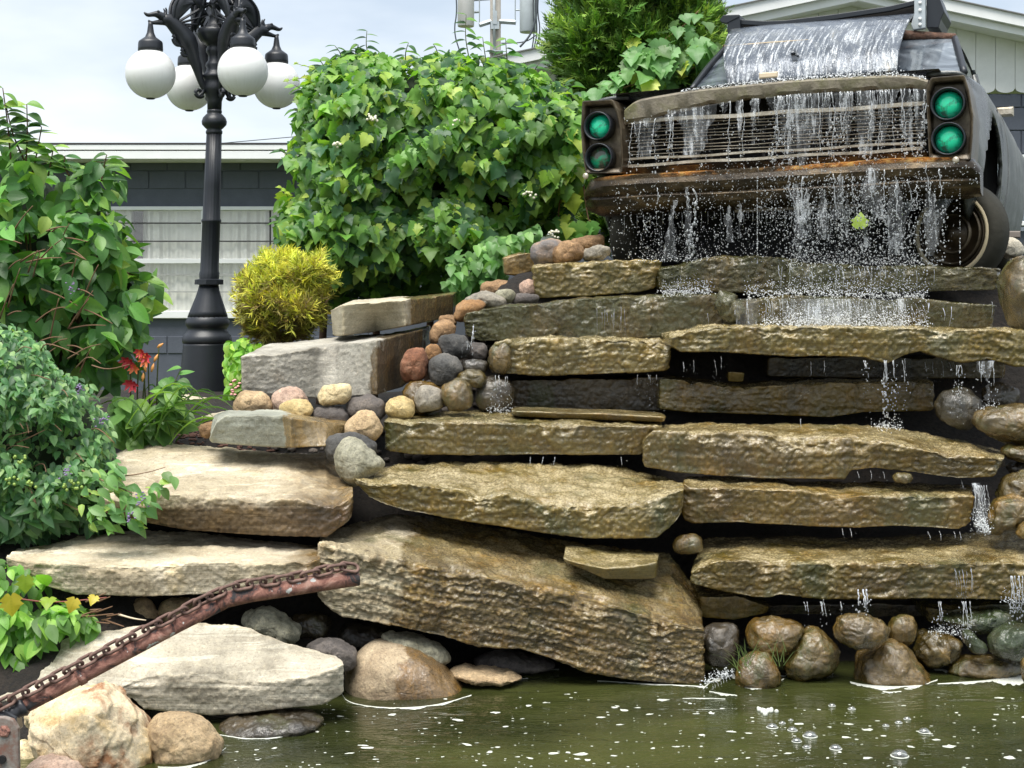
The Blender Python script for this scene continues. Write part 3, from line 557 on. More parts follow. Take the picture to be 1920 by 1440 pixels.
# left hand steps
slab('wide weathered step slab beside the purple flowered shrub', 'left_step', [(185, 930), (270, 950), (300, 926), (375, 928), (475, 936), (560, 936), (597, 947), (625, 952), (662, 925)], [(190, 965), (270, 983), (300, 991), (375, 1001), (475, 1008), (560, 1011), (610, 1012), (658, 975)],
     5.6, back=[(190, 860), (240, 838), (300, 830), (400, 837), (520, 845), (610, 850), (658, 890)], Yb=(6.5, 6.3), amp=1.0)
slab('pale lower step slab just above the chained pipe', 'left_low', [(8, 1046), (67, 1054), (178, 1058), (278, 1058), (417, 1055), (528, 1055), (600, 1048)], [(12, 1080), (83, 1104), (139, 1120), (278, 1124), (389, 1119), (560, 1102), (598, 1080)],
     5.36, back=[(40, 1022), (150, 1000), (280, 993), (400, 999), (520, 1014), (600, 1022)], Yb=(6.0, 5.9), amp=.9)
slab('whitish flat slab at the pond edge under the pipe', 'pale_gray', [(-60, 1318), (60, 1306), (178, 1284), (217, 1291), (250, 1274), (292, 1263), (375, 1262), (417, 1275), (528, 1277), (600, 1262), (644, 1243)], [(-60, 1335), (60, 1330), (178, 1312), (244, 1315), (267, 1337), (389, 1349), (444, 1346), (528, 1335), (600, 1329), (642, 1308)],
     5.05, back=[(-60, 1275), (0, 1255), (60, 1225), (130, 1190), (250, 1170), (420, 1164), (470, 1175), (560, 1208), (640, 1236)], Yb=(5.35, 5.25), amp=.85, strat=.5)
slab('two toned block with a rust brown right face', 'rust_face', [(392, 826), (405, 792), (425, 778), (530, 778), (545, 784, 5.95), (652, 797, 6.25)], [(393, 833), (470, 839), (530, 843), (545, 843, 5.95), (610, 840), (650, 812, 6.25)], (6.05, 5.98), back=[(400, 775), (425, 770), (530, 770), (652, 788)], Yb=6.35, amp=.6, name='stone_block', cat='stone block', endr=.85)
slab('big gray quarried block in front of the yellow bush', 'block_lower', [(451, 668), (530, 659), (630, 645), (706, 639, 6.42), (792, 618, 7.0)], [(450, 737), (592, 750), (705, 743, 6.42), (752, 728, 6.75), (790, 700, 7.0)], (6.6, 7.0), depth=.7, amp=.5, name='stone_block', cat='stone block', endr=.93, strat=.2, rise=.03)
slab('smaller buff quarried block resting on the big gray block', 'block_upper', [(620, 582, 7.2), (642, 571, 6.8), (755, 563, 6.75), (850, 550, 7.4)], [(622, 632, 7.2), (642, 631, 6.8), (705, 623), (760, 613, 6.75), (848, 596, 7.4)], (6.8, 7.3), depth=.6, amp=.5, name='stone_block', cat='stone block', endr=.93, strat=.2, rise=.03)
slab('rust orange slab end beside the two toned round boulder', 'rust_face', [(943, 482), (965, 477), (1002, 472)], [(944, 516), (970, 518), (1002, 508)], 7.45, depth=.4, amp=.8)
bpy.data.objects['stone_slab'].data.materials[0]
tag(slab('worn concrete pad under the lamp post base', 'dry_lime', [(300, 752), (360, 757), (450, 760), (480, 756)], [(302, 775), (360, 781), (440, 784), (480, 775)], 9.4, depth=2.0, amp=.25, name='paving_slab', cat='paving slab'))
slab('brown flat stone at the edge of the mulch below the lamp', 'dry_lime', [(374, 783), (405, 780), (428, 783)], [(375, 802), (400, 806), (425, 800)], 7.2, depth=.3, amp=.5)
slab('dull flat stone wedged under the lowest long slab left end', 'wet_olive', [(1314, 1120), (1380, 1118), (1446, 1138)], [(1316, 1163), (1380, 1168), (1444, 1152)], 5.85, depth=.4, amp=.7)
slab('shadowed slab behind the bottom rocks under the lowest slab', 'wet_dark', [(1440, 1136), (1600, 1132), (1745, 1134)], [(1440, 1166), (1600, 1165), (1745, 1165)], 6.1, depth=.3, amp=.6)
slab('green streaming ledge under the spill at the right edge', 'wet_moss', [(1740, 1140), (1800, 1142), (1860, 1132), (1960, 1128)], [(1745, 1172), (1800, 1182), (1860, 1186), (1960, 1180)], 5.9, depth=.3, amp=1)
# boulders: right edge and right side
R = rock
R('great upright brown boulder cut by the right frame edge', 'b_olivewet', [(1878, 540), (1884, 505), (1905, 480), (1950, 470), (2000, 500), (2010, 570), (1980, 628), (1905, 622), (1886, 590)], 6.35)
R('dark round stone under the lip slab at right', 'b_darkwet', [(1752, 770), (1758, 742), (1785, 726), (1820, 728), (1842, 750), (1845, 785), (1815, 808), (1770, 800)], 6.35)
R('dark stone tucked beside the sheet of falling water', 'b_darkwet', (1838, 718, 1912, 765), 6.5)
R('light streaked oval boulder on the right edge', 'b_olivewet', [(1826, 785), (1845, 765), (1890, 757), (1950, 762), (1975, 800), (1950, 836), (1890, 832), (1840, 812)], 6.2)
R('flat brown stone below the streaked oval boulder', 'b_brownwet', [(1872, 848), (1885, 832), (1930, 838), (1970, 850), (1960, 868), (1900, 866)], 6.15)
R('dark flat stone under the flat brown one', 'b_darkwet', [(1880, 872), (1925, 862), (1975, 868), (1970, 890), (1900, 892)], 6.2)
R('gray faceted rock right of the notched slab end', 'b_olivewet', [(1868, 925), (1880, 895), (1920, 882), (1980, 890), (1985, 935), (1930, 945), (1880, 940)], 6.05, facet=.6)
R('lit ochre rock above the spill at the right edge', 'b_olivewet', [(1850, 985), (1858, 945), (1880, 928), (1925, 930), (1950, 955), (1925, 985), (1890, 998), (1862, 1000)], 5.95, facet=.7)
R('brown rock half hidden at the right edge beside the ochre rock', 'b_brownwet', [(1903, 1000), (1918, 975), (1960, 960), (1980, 1000), (1950, 1015), (1915, 1012)], 5.85)
R('little round pebble in the notch of the long slab', 'b_olivewet', (1674, 886, 1712, 907), 6.02, name='cobble', cat='cobble')
R('round cobble plugging the gap left of the lowest slab', 'b_olivewet', (1262, 1001, 1318, 1040), 5.85, name='cobble', cat='cobble')
R('gray pebble cluster stone beside the right wheel', 'b_pale', [(1872, 455), (1890, 442), (1915, 452), (1922, 478), (1895, 486), (1876, 480)], 7.6)
tag(obj('timber_plank', *pbox(1866, 433, 1914, 446, 8.0, 8.25, .006), plain('gray_timber', C(140, 130, 122), .9, bscale=15, bstr=.5), None, False), 'short weathered plank lying behind the right wheel', 'plank')
R('mossy green stone top right of the bottom rocks', 'b_moss', [(1755, 1160), (1800, 1150), (1870, 1140), (1900, 1150), (1890, 1172), (1860, 1190), (1800, 1185)], 5.85, facet=.6)
# bottom right rocks
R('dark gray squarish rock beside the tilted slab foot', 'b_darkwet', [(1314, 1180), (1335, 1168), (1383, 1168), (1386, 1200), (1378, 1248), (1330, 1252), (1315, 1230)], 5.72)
R('brown leaning rock behind the orange dome rock', 'b_brownwet', [(1402, 1185), (1410, 1162), (1440, 1154), (1500, 1165), (1512, 1180), (1490, 1215), (1462, 1238), (1420, 1232), (1404, 1212)], 5.72)
R('orange brown dome rock nearest the tilted slab at the waterline', 'b_brownwet', [(1377, 1268), (1388, 1235), (1420, 1219), (1450, 1228), (1465, 1262), (1462, 1292), (1420, 1298), (1382, 1290)], 5.62)
R('pale egg shaped rock standing in the waterline foam', 'b_olivewet', [(1464, 1245), (1480, 1205), (1512, 1178), (1540, 1176), (1568, 1205), (1575, 1240), (1560, 1266), (1510, 1276), (1474, 1270)], 5.72)
R('brown rock resting on top under the centre drip', 'b_brownwet', [(1563, 1170), (1578, 1150), (1630, 1148), (1658, 1170), (1665, 1190), (1640, 1212), (1600, 1220), (1568, 1200)], 5.62, facet=.6)
R('olive rock behind the large pyramid rock', 'b_olivewet', [(1662, 1175), (1680, 1152), (1705, 1152), (1719, 1168), (1716, 1195), (1702, 1212), (1670, 1205)], 5.75)
R('large pyramid shaped brown rock with foam at its foot', 'b_brownwet', [(1598, 1282), (1603, 1240), (1620, 1218), (1665, 1196), (1695, 1208), (1730, 1250), (1757, 1280), (1740, 1292), (1680, 1298), (1610, 1296)], 5.72, smooth=1)
R('angular ochre rimmed rock right of the pyramid rock', 'b_brownwet', [(1712, 1215), (1728, 1182), (1760, 1180), (1806, 1203), (1800, 1225), (1775, 1248), (1735, 1252), (1715, 1235)], 5.82, facet=.8, smooth=1)
R('low moss capped rock in the bottom right corner', 'b_olivewet', [(1775, 1255), (1790, 1237), (1850, 1227), (1905, 1236), (1920, 1252), (1900, 1268), (1830, 1275), (1785, 1268)], 5.78)
R('small green slanted stone left of the streaming rock', 'b_moss', [(1802, 1184), (1815, 1178), (1840, 1200), (1856, 1224), (1830, 1230), (1810, 1210)], 5.68)
R('streaming mossy rock at the right frame edge', 'b_moss', [(1848, 1212), (1865, 1180), (1895, 1166), (1940, 1170), (1960, 1205), (1930, 1236), (1870, 1232)], 5.7)
R('brown rock sliver at the far right waterline', 'b_brownwet', (1914, 1225, 1975, 1288), 5.5)
# bottom left rocks
R('big half wet dome boulder standing in the pond', 'b_dome', [(645, 1290), (648, 1262), (659, 1240), (687, 1207), (719, 1199), (770, 1205), (817, 1233), (853, 1270), (872, 1298), (862, 1322), (800, 1334), (720, 1338), (655, 1328)], 5.56, amp=.4)
R('pale rock lying behind the big dome boulder', 'b_greengray', [(705, 1190), (740, 1183), (800, 1195), (835, 1215), (847, 1240), (830, 1250), (780, 1235)], 5.62)
R('flat pale stone barely above the water right of the dome', 'b_tan', [(838, 1262), (850, 1250), (900, 1252), (960, 1262), (988, 1272), (930, 1280), (860, 1276)], 5.62, D=.1)
R('low dark boulder awash under the tilted slab', 'b_darkgray', [(882, 1240), (905, 1224), (960, 1222), (1030, 1238), (1048, 1250), (1000, 1260), (900, 1254)], 5.8)
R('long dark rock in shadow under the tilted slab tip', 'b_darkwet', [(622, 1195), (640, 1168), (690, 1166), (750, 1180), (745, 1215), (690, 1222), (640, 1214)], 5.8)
R('dark stone with a pale patch behind the whitish slab', 'b_darkgray', [(572, 1212), (590, 1196), (630, 1196), (670, 1215), (668, 1255), (610, 1258), (578, 1235)], 5.45)
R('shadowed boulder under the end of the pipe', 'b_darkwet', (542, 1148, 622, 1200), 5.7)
R('gray green angular boulder right under the pipe', 'b_greengray', [(450, 1162), (470, 1142), (500, 1132), (530, 1150), (562, 1178), (562, 1206), (520, 1206), (470, 1182)], 5.55, facet=.5)
R('left one of two tan stones under the lower step slab', 'b_tan', (213, 1122, 293, 1184), 5.6)
R('right one of two tan stones under the lower step slab', 'b_tan', (297, 1120, 368, 1172), 5.62)
R('large yellow white boulder beside the bracket foot', 'b_yellowwhite', [(52, 1345), (70, 1320), (120, 1300), (180, 1283), (215, 1290), (258, 1330), (285, 1375), (298, 1420), (296, 1470), (200, 1500), (110, 1480), (70, 1430)], 4.72, facet=.8, smooth=1)
R('brown gray boulder between yellow boulder and water', 'b_tan', [(273, 1375), (285, 1342), (330, 1335), (385, 1350), (412, 1378), (418, 1405), (395, 1430), (340, 1440), (295, 1438), (278, 1410)], 4.74)
R('pink granite rock at the bottom left frame edge', 'b_pink', [(38, 1450), (60, 1425), (110, 1415), (150, 1430), (160, 1470), (100, 1500), (45, 1490)], 4.5)
R('smooth pale rock behind the bracket foot', 'b_cream', [(30, 1420), (36, 1385), (55, 1390), (78, 1415), (80, 1450), (40, 1465)], 4.75)
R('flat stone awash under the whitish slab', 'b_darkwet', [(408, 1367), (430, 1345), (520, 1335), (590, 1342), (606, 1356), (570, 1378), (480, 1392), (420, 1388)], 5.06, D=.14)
# cobbles between the blocks and the cascade
K = lambda *a, **k: rock(*a, name='cobble', cat='cobble', **k)
K('tan gray cobble leftmost of the row below the gray block', 'b_tan', (437, 731, 512, 785), 6.5)
K('pink granite cobble touching the tan gray one', 'b_pink', (508, 724, 579, 786), 6.48)
K('yellowish cobble low in front of the pink granite one', 'b_yellow', (522, 748, 586, 790), 6.35)
K('cream speckled cobble in front of the gray block', 'b_cream', [(595, 745), (602, 725), (635, 716), (660, 720), (660, 745), (640, 760), (600, 762)], 6.4)
K('flat dark cobble under the cream speckled one', 'b_darkgray', (584, 761, 656, 800), 6.38)
K('smooth gray cobble right of the flat dark one', 'b_darkgray', (647, 741, 724, 792), 6.42)
K('yellow mossy cobble right of the smooth gray one', 'b_yellow', [(718, 775), (730, 748), (755, 740), (775, 752), (780, 780), (745, 790)], 6.4)
K('dark brown cobble above the yellow mossy cobble', 'b_brownwet', (752, 714, 832, 778), 6.55)
K('small light gray cobble set in the dark brown ones', 'b_gray', (777, 722, 832, 772), 6.42)
K('round olive cobble by the brown slab end', 'b_olivewet', (826, 709, 888, 772), 6.4)
K('rust red cobble against the gray block corner', 'b_red', [(750, 700), (755, 665), (778, 648), (800, 655), (805, 690), (795, 715), (760, 722)], 6.6)
K('charcoal cobble right of the rust red one', 'b_bluegray', (801, 664, 868, 724), 6.6)
K('little amber cobble between red and charcoal ones', 'b_orange', (796, 644, 828, 680), 6.72)
K('wide gray wet cobble below the long dripping slab', 'b_bluegray', (820, 624, 884, 674), 6.75)
K('angular brown cobble under the buff block corner', 'b_brown', [(802, 640), (812, 608), (835, 596), (855, 604), (856, 625), (830, 648)], 6.85, facet=.6)
K('orange sided cobble at the left tip of the dripping slab', 'b_orange', [(846, 602), (856, 570), (885, 560), (915, 568), (905, 585), (870, 605)], 6.95)
K('broad gray brown cobble on top of the left cobble pile', 'b_gray', [(864, 565), (890, 548), (925, 546), (950, 562), (945, 580), (890, 578)], 7.05)
K('smooth drab cobble right of the broad gray brown one', 'b_greengray', (928, 541, 968, 570), 7.1)
K('pink cobble at the left foot of the mossy block', 'b_pink', (973, 523, 1008, 560), 7.25)
K('low black cobble in front of the pink one', 'b_darkgray', (955, 549, 1010, 572), 7.12)
K('shadowed cobble behind the drab one under the hedge', 'b_brown', (900, 525, 975, 562), 7.35)
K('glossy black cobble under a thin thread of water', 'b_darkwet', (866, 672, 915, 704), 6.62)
K('ochre wet cobble below the glossy black one', 'b_olivewet', (856, 692, 914, 728), 6.55)
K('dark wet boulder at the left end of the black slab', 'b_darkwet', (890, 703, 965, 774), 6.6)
K('tan speckled cobble leaning on the brown slab end', 'b_tan', [(642, 815), (655, 782), (685, 764), (712, 780), (720, 815), (700, 832), (660, 830)], 6.15)
K('slate blue cobble below the tan speckled one', 'b_bluegray', [(609, 845), (618, 815), (665, 808), (700, 825), (712, 855), (660, 870), (620, 868)], 6.05)
K('gray green streaked boulder in front of the slate cobble', 'b_greengray', [(624, 868), (634, 830), (665, 822), (690, 835), (726, 870), (705, 885), (665, 912), (640, 900)], 5.95)
K('brown cobble peeping under the buff block right end', 'b_brown', (822, 590, 858, 615), 7.1)
K('dark cobble filling the hollow left of the dripping slab', 'b_darkgray', (868, 640, 915, 676), 6.8)
K('dull stone left of the two toned block in the mulch', 'b_brown', (372, 790, 412, 822), 6.3)
R('round two toned boulder on the top left block', 'b_two', [(990, 482), (998, 458), (1025, 446), (1055, 448), (1062, 475), (1050, 495), (1005, 498)], 7.35)
R('brown folded boulder right of the two toned one', 'b_brown', [(1032, 475), (1042, 455), (1070, 448), (1092, 462), (1098, 475), (1080, 494), (1040, 496)], 7.3, facet=.5)
R('gray angular rock beside the dark car underside', 'b_gray', [(1088, 488), (1098, 466), (1130, 459), (1146, 462), (1142, 480), (1120, 492)], 7.3, facet=.7)
R('dark brown rock in shade behind the angular rock', 'b_brown', [(1058, 462), (1075, 448), (1115, 440), (1135, 445), (1130, 470), (1085, 475)], 7.6, facet=.5)
# ---------------------------------------------------------------- the old car
A_ = radians(22); RO = .0227; CX, CY = 1.227, 7.2
ca, sa = cos(A_), sin(A_)
def L2W(p):
    p = np.asarray(p, float).reshape(-1, 3); x, y, z = p.T
    return np.stack([CX+x*ca+y*sa, CY-x*sa+y*ca, z+RO*x], -1)
def CP(u, v, y0):                           # photo pixel on the car's plane y = y0 -> car coordinates
    tu = (u-960)/F; tv = (v-VH)/F; k = (y0+CX*sa+CY*ca)/(tu*sa+ca)
    X, Y, Z = k*tu, k, E-k*tv; x = (X-CX)*ca-(Y-CY)*sa; return np.array([x, y0, Z-RO*x])
def CPs(pts, y0): return np.array([CP(u, v, y0) for u, v in pts])
def metal(name, c1, c2, c3=None, rough=.35, metallic=.35, sc=5, bstr=.3):
    m = M_(name); p = m.objc(); n = m.noise(p, sc, 8, .65, .4); n2 = m.noise(p, 40, 5, .7)
    col = m.ramp(n, [(.32, c1), (.52, c2), (.70, c3 or c2)])
    col = m.mix(.5, col, m.ramp(n2, [(.3, (.35, .32, .3, 1)), (.55, (1, 1, 1, 1))]), 'MULTIPLY')
    m.P(Base_Color=col, Roughness=m.math('ADD', m.math('MULTIPLY', n, .5), rough-.22), Metallic=metallic, Normal=m.bump(m.math('ADD', n2, m.noise(p, 14, 6, .6)), bstr, .006)); return m.m
BRONZE = metal('tarnished_chrome', C(50, 44, 36), C(92, 81, 64), C(138, 127, 108))
BUMPM = M_('bumper_metal'); mm_ = BUMPM; p = mm_.objc(); gn = mm_.n('ShaderNodeNewGeometry'); sx = mm_.n('ShaderNodeSeparateXYZ'); mm_.link(gn.outputs['Normal'], sx.inputs[0])
n = mm_.noise(mm_.vmap(p, (1, 1, 2.5)), 5, 8, .65, .3); n2 = mm_.noise(p, 30, 6, .7)
base = mm_.ramp(n, [(.3, C(24, 20, 14)), (.5, C(48, 39, 26)), (.68, C(92, 77, 54))])
rust = mm_.ramp(n2, [(.35, C(120, 66, 30)), (.5, C(200, 130, 60)), (.62, C(235, 190, 110))])
mask = mm_.math('MULTIPLY', mm_.step(sx.outputs[2], .80, .96), mm_.step(mm_.noise(p, 4.5, 5, .65), .48, .60))
mm_.P(Base_Color=mm_.mix(mask, base, rust), Roughness=mm_.math('ADD', mm_.math('MULTIPLY', n2, .4), .08), Metallic=.45, Normal=mm_.bump(n2, .35, .006)); BUMPM = BUMPM.m
BODY = metal('weathered_black_paint', C(46, 50, 50), C(84, 88, 88), C(130, 132, 130), rough=.28, metallic=.1)
DOORM = metal('dull_gray_paint', C(96, 100, 102), C(124, 127, 128), C(150, 152, 152), rough=.6, metallic=.1, bstr=.1)
LIPM = metal('mossy_hood_edge', C(88, 82, 70), C(128, 120, 104), C(104, 102, 68), rough=.5, metallic=.0, sc=7, bstr=.7)
GRILLM = metal('grille_metal', C(140, 128, 110), C(190, 180, 162), C(222, 214, 200), rough=.35, metallic=.5, sc=9)
BLACK = plain('black_cavity', C(20, 19, 20), .8); RUBBER = plain('tyre_rubber', C(44, 42, 33), .8, var=.3, bscale=30, bstr=.9)
BLACKMETAL = plain('black_sheet_metal', C(40, 44, 50), .42, .2, bscale=25)
m = M_('green_lens'); p = m.objc(); nz_ = m.noise(p, 22, 6, .7)
m.P(Base_Color=m.mix(m.step(nz_, .54, .66), C(30, 216, 164), C(44, 110, 86)), Roughness=.15, Coat_Weight=.6, Subsurface_Weight=.3, Normal=m.bump(m.noise(p, 60, 3), .25, .003)); m.b.inputs['Subsurface Radius'].default_value = (.01, .03, .02)
LENS = m.m
m = M_('green_lens_grimy'); p = m.objc()
m.P(Base_Color=m.mix(m.step(m.noise(p, 14, 6, .7), .50, .62), C(62, 66, 52), C(10, 140, 100)), Roughness=.2, Coat_Weight=.5); LENSD = m.m
car = empty('car', L2W([(0, 1.6, 1.60)])[0], 'rusting vintage car with green headlights on top of the cascade, water pouring over its hood', 'car')
def cobj(name, v, f, mat, parent=None, smooth=False): return obj(name, L2W(v), f, mat, parent if parent is not None else car, smooth)
def bevel(o, w=.01, seg=2):
    b = o.modifiers.new('bevel', 'BEVEL'); b.width = w; b.segments = seg; b.limit_method = 'ANGLE'; b.angle_limit = radians(35); return o
def strip(sections, closed=True):           # sections: n x k x 3 -> quads, k closed loop
    s = np.asarray(sections); n, k = s.shape[:2]; f = []
    for i in range(n-1):
        for j in range(k if closed else k-1): f.append((i*k+j, (i+1)*k+j, (i+1)*k+(j+1) % k, i*k+(j+1) % k))
    if closed: f += [tuple(range(k)), tuple((n-1)*k+j for j in range(k))[::-1]]
    return s.reshape(-1, 3), f
ZW = CP(1800, 496, .6)[2]-.03               # bottom of the wheels
# hood lip
top = smoothline(CPs([(1172, 205), (1190, 190), (1208, 184), (1296, 169), (1400, 158), (1500, 149), (1600, 144), (1676, 140), (1715, 143), (1740, 150)], 0), 80, 1)
bot = smoothline(CPs([(1174, 232), (1230, 222), (1290, 205), (1352, 192), (1430, 183), (1500, 176), (1600, 171), (1700, 166), (1725, 167), (1740, 168)], 0), 80, 1)
bot[:, 0] = top[:, 0]
sec = []
for i, (a, b) in enumerate(zip(top, bot)):
    j = .003*sin(i*.61)+.002*sin(i*1.37)
    sec.append([a+[0, .10, .012], a+[0, .0, 0], a+[0, -.015, -.012], b+[0, -.012, .015+j], b+[0, .0, j*1.5], b+[0, .10, .01]])
lip = cobj('hood_lip', *strip(sec), LIPM, smooth=True); lip.data.set_sharp_from_angle(angle=radians(34))
zh = float(np.median(top[:, 2])); 
# hood top panel
xs = np.linspace(-.80, .80, 25); ys = np.linspace(.02, 1.50, 14)
v = np.array([(x, y, zh+.012+.035*(1-(x/.85)**2)*min(1, y/.3)+.012*y) for y in ys for x in xs]); f = np.array([(j*25+i, j*25+i+1, (j+1)*25+i+1, (j+1)*25+i) for j in range(13) for i in range(24)])
m = M_('wet_black_hood'); p = m.objc(); m.P(Base_Color=m.ramp(m.noise(p, 7, 6), [(.35, C(60, 58, 54)), (.65, C(150, 150, 146))]), Roughness=.15, Normal=m.bump(m.noise(p, 16, 5), .5, .02)); WETB = m.m
cobj('hood', v, f, WETB, smooth=True)
# grille
def linez(pl, pr, y): return CP(*pl, y), CP(*pr, y)
g = cobj('grille', *box((0, .32, zh-.30), (1.50, .02, .62)), BLACK)
def gbar(pl, pr, t, d, y=.06):
    a, b = linez(pl, pr, y); n = 14; S_ = []
    for i in range(n):
        q = a+(b-a)*i/(n-1); q = q+np.array([0, 0, .003*sin(i*1.3+a[2]*90)])
        S_.append([q+[0, 0, t/2], q+[0, -d, t/2-.002], q+[0, -d, -t/2+.002], q+[0, 0, -t/2]])
    cobj('grille_bar', *strip(S_), GRILLM, g)
gbar((1172, 229), (1736, 195), .022, .012, .03); gbar((1168, 300), (1736, 267), .014, .010, .05); gbar((1168, 312), (1730, 279), .017, .012, .04)
for i in range(9): 
    t = (i+.9)/9.6; gbar((1170, 232+t*64), (1734, 198+t*64), .0055, .006, .07)
for u, vt, vb in ((1232, 226, 310), (1335, 220, 304), (1433, 213, 298), (1530, 208, 292), (1622, 203, 287)):
    a, b = CP(u, vt, .085), CP(u, vb, .085); cobj('grille_divider', *box((a+b)/2, (.014, .02, a[2]-b[2])), BLACK, g)
# valance between grille and bumper
a, b = CP(1168, 316, .03), CP(1738, 284, .03); c, d = CP(1168, 345, .06), CP(1738, 312, .06)
cobj('valance', *strip([[a+[0, .25, 0], a, c, c+[0, .25, 0]], [b+[0, .25, 0], b, d, d+[0, .25, 0]]]), BUMPM)
# headlight pods
for nm, outl, lamps in (('left', [(1091, 189), (1148, 186), (1157, 204), (1165, 240), (1168, 300), (1166, 325), (1097, 325), (1091, 285), (1088, 240)], ((1126, 238, 22, 27, LENS), (1128, 297, 23, 27, LENSD))),
        ('right', [(1745, 145), (1808, 140), (1817, 168), (1825, 216), (1824, 255), (1820, 300), (1742, 300), (1738, 230), (1736, 168)], ((1779, 197, 25, 31, LENS), (1780, 262, 25, 31, LENS)))):
    P = CPs(outl, -.06); c = P.mean(0); P2 = c+(P-c)*.86; P2[:, 1] = -.045; k = len(P)
    bk = P.copy(); bk[:, 1] = .5; P3 = P2.copy(); P3[:, 1] = .02
    v = np.concatenate([bk, P, P2, P3]); f = [(r*k+j, r*k+(j+1) % k, (r+1)*k+(j+1) % k, (r+1)*k+j) for r in range(3) for j in range(k)]+[tuple(3*k+j for j in range(k))]
    pod = bevel(cobj('headlight_pod', v, f, BRONZE), .008)
    for (u, vv, r, R, mt) in lamps:
        cc = CP(u, vv, -.01); s = 7.2/F*(1.05 if nm == 'left' else .97); R3 = R*s; r3 = r*s; th = np.arange(28)*2*pi/28
        hd = cobj('headlight', *strip([[cc+[R3*q*cos(t), y, R3*q*sin(t)] for t in th] for q, y in ((.98, .02), (1.0, -.05), (.93, -.06), (.86, -.035), (.84, .02))]), BLACKMETAL, smooth=True)
        V = []; 
        for i, q in enumerate((1, .8, .6, .4, .2, .02)): V += [cc+[r3*q*cos(t), .0-.035*math.sqrt(1-q*q), r3*q*sin(t)] for t in th]
        f = [(i*28+j, i*28+(j+1) % 28, (i+1)*28+(j+1) % 28, (i+1)*28+j) for i in range(5) for j in range(28)]+[tuple(5*28+j for j in range(28))]
        lens = cobj('lens', V, f, mt, hd, True)
        if nm == 'right': lens['label'] = 'cracked green lens with grimy chipped edge'
        if mt is LENSD: lens['label'] = 'grimy green lens almost browned over'
# bumper
up_ = CPs([(1084, 345), (1131, 343), (1256, 337), (1496, 324), (1676, 311), (1834, 306)], -.12); lo_ = CPs([(1098, 402), (1131, 404), (1256, 396), (1496, 388), (1700, 374), (1830, 370)], -.05)
xs = np.linspace(up_[0, 0]+.0, up_[-1, 0], 61); hw = (xs[-1]-xs[0])/2; xm = (xs[-1]+xs[0])/2; S_ = []
for x in xs:
    zt = np.interp(x, up_[:, 0], up_[:, 2]); zb = np.interp(x, lo_[:, 0], lo_[:, 2]); e = abs((x-xm)/hw); w = .10*e**12; ht = zt-zb; k = 1-.35*max(0, (e-.93)/.07)**2; zt2 = zt-.035*max(0, (e-.95)/.05)**2
    pr = [(.06, .046), (-.02, .046), (-.085, .034), (-.115, .012), (-.125, -.014), (-.118, -.30*ht), (-.10, -.42*ht), (-.108, -.50*ht), (-.10, -.72*ht), (-.07, -.90*ht), (-.02, -ht), (.06, -ht)]
    sag = .002*sin(x*9)
    S_.append([(x*(1 if e < .97 else 1), y+w, zt2+dz*k+sag*(dz < 0)) for y, dz in pr])
bump_ = cobj('bumper', *strip(S_), BUMPM, smooth=True); bump_.data.set_sharp_from_angle(angle=radians(30))
cobj('guide_bolt', *sphere(CP(1792, 300, -.09), .016, 12, 8, (1, .5, 1)), GRILLM, bump_, True); cobj('guide_bolt', *sphere(CP(1098, 330, -.09), .016, 12, 8, (1, .5, 1)), GRILLM, bump_, True)
a, b = CP(1380, 397, .02), CP(1610, 386, .02)
cobj('plate_bracket', *strip([[a+[0, .06, .05], a+[0, -.03, .05], a+[0, -.03, -.005], a+[0, .06, -.005]], [b+[0, .06, .05], b+[0, -.03, .05], b+[0, -.03, -.005], b+[0, .06, -.005]]]), BRONZE)
cobj('radiator_support', *box((0, .55, (zh+ZW)/2-.10), (1.55, .06, zh-ZW-.25)), BLACK)
cobj('underbody', *box((0, 2.4, ZW+.27), (1.5, 3.6, .16)), BLACK)
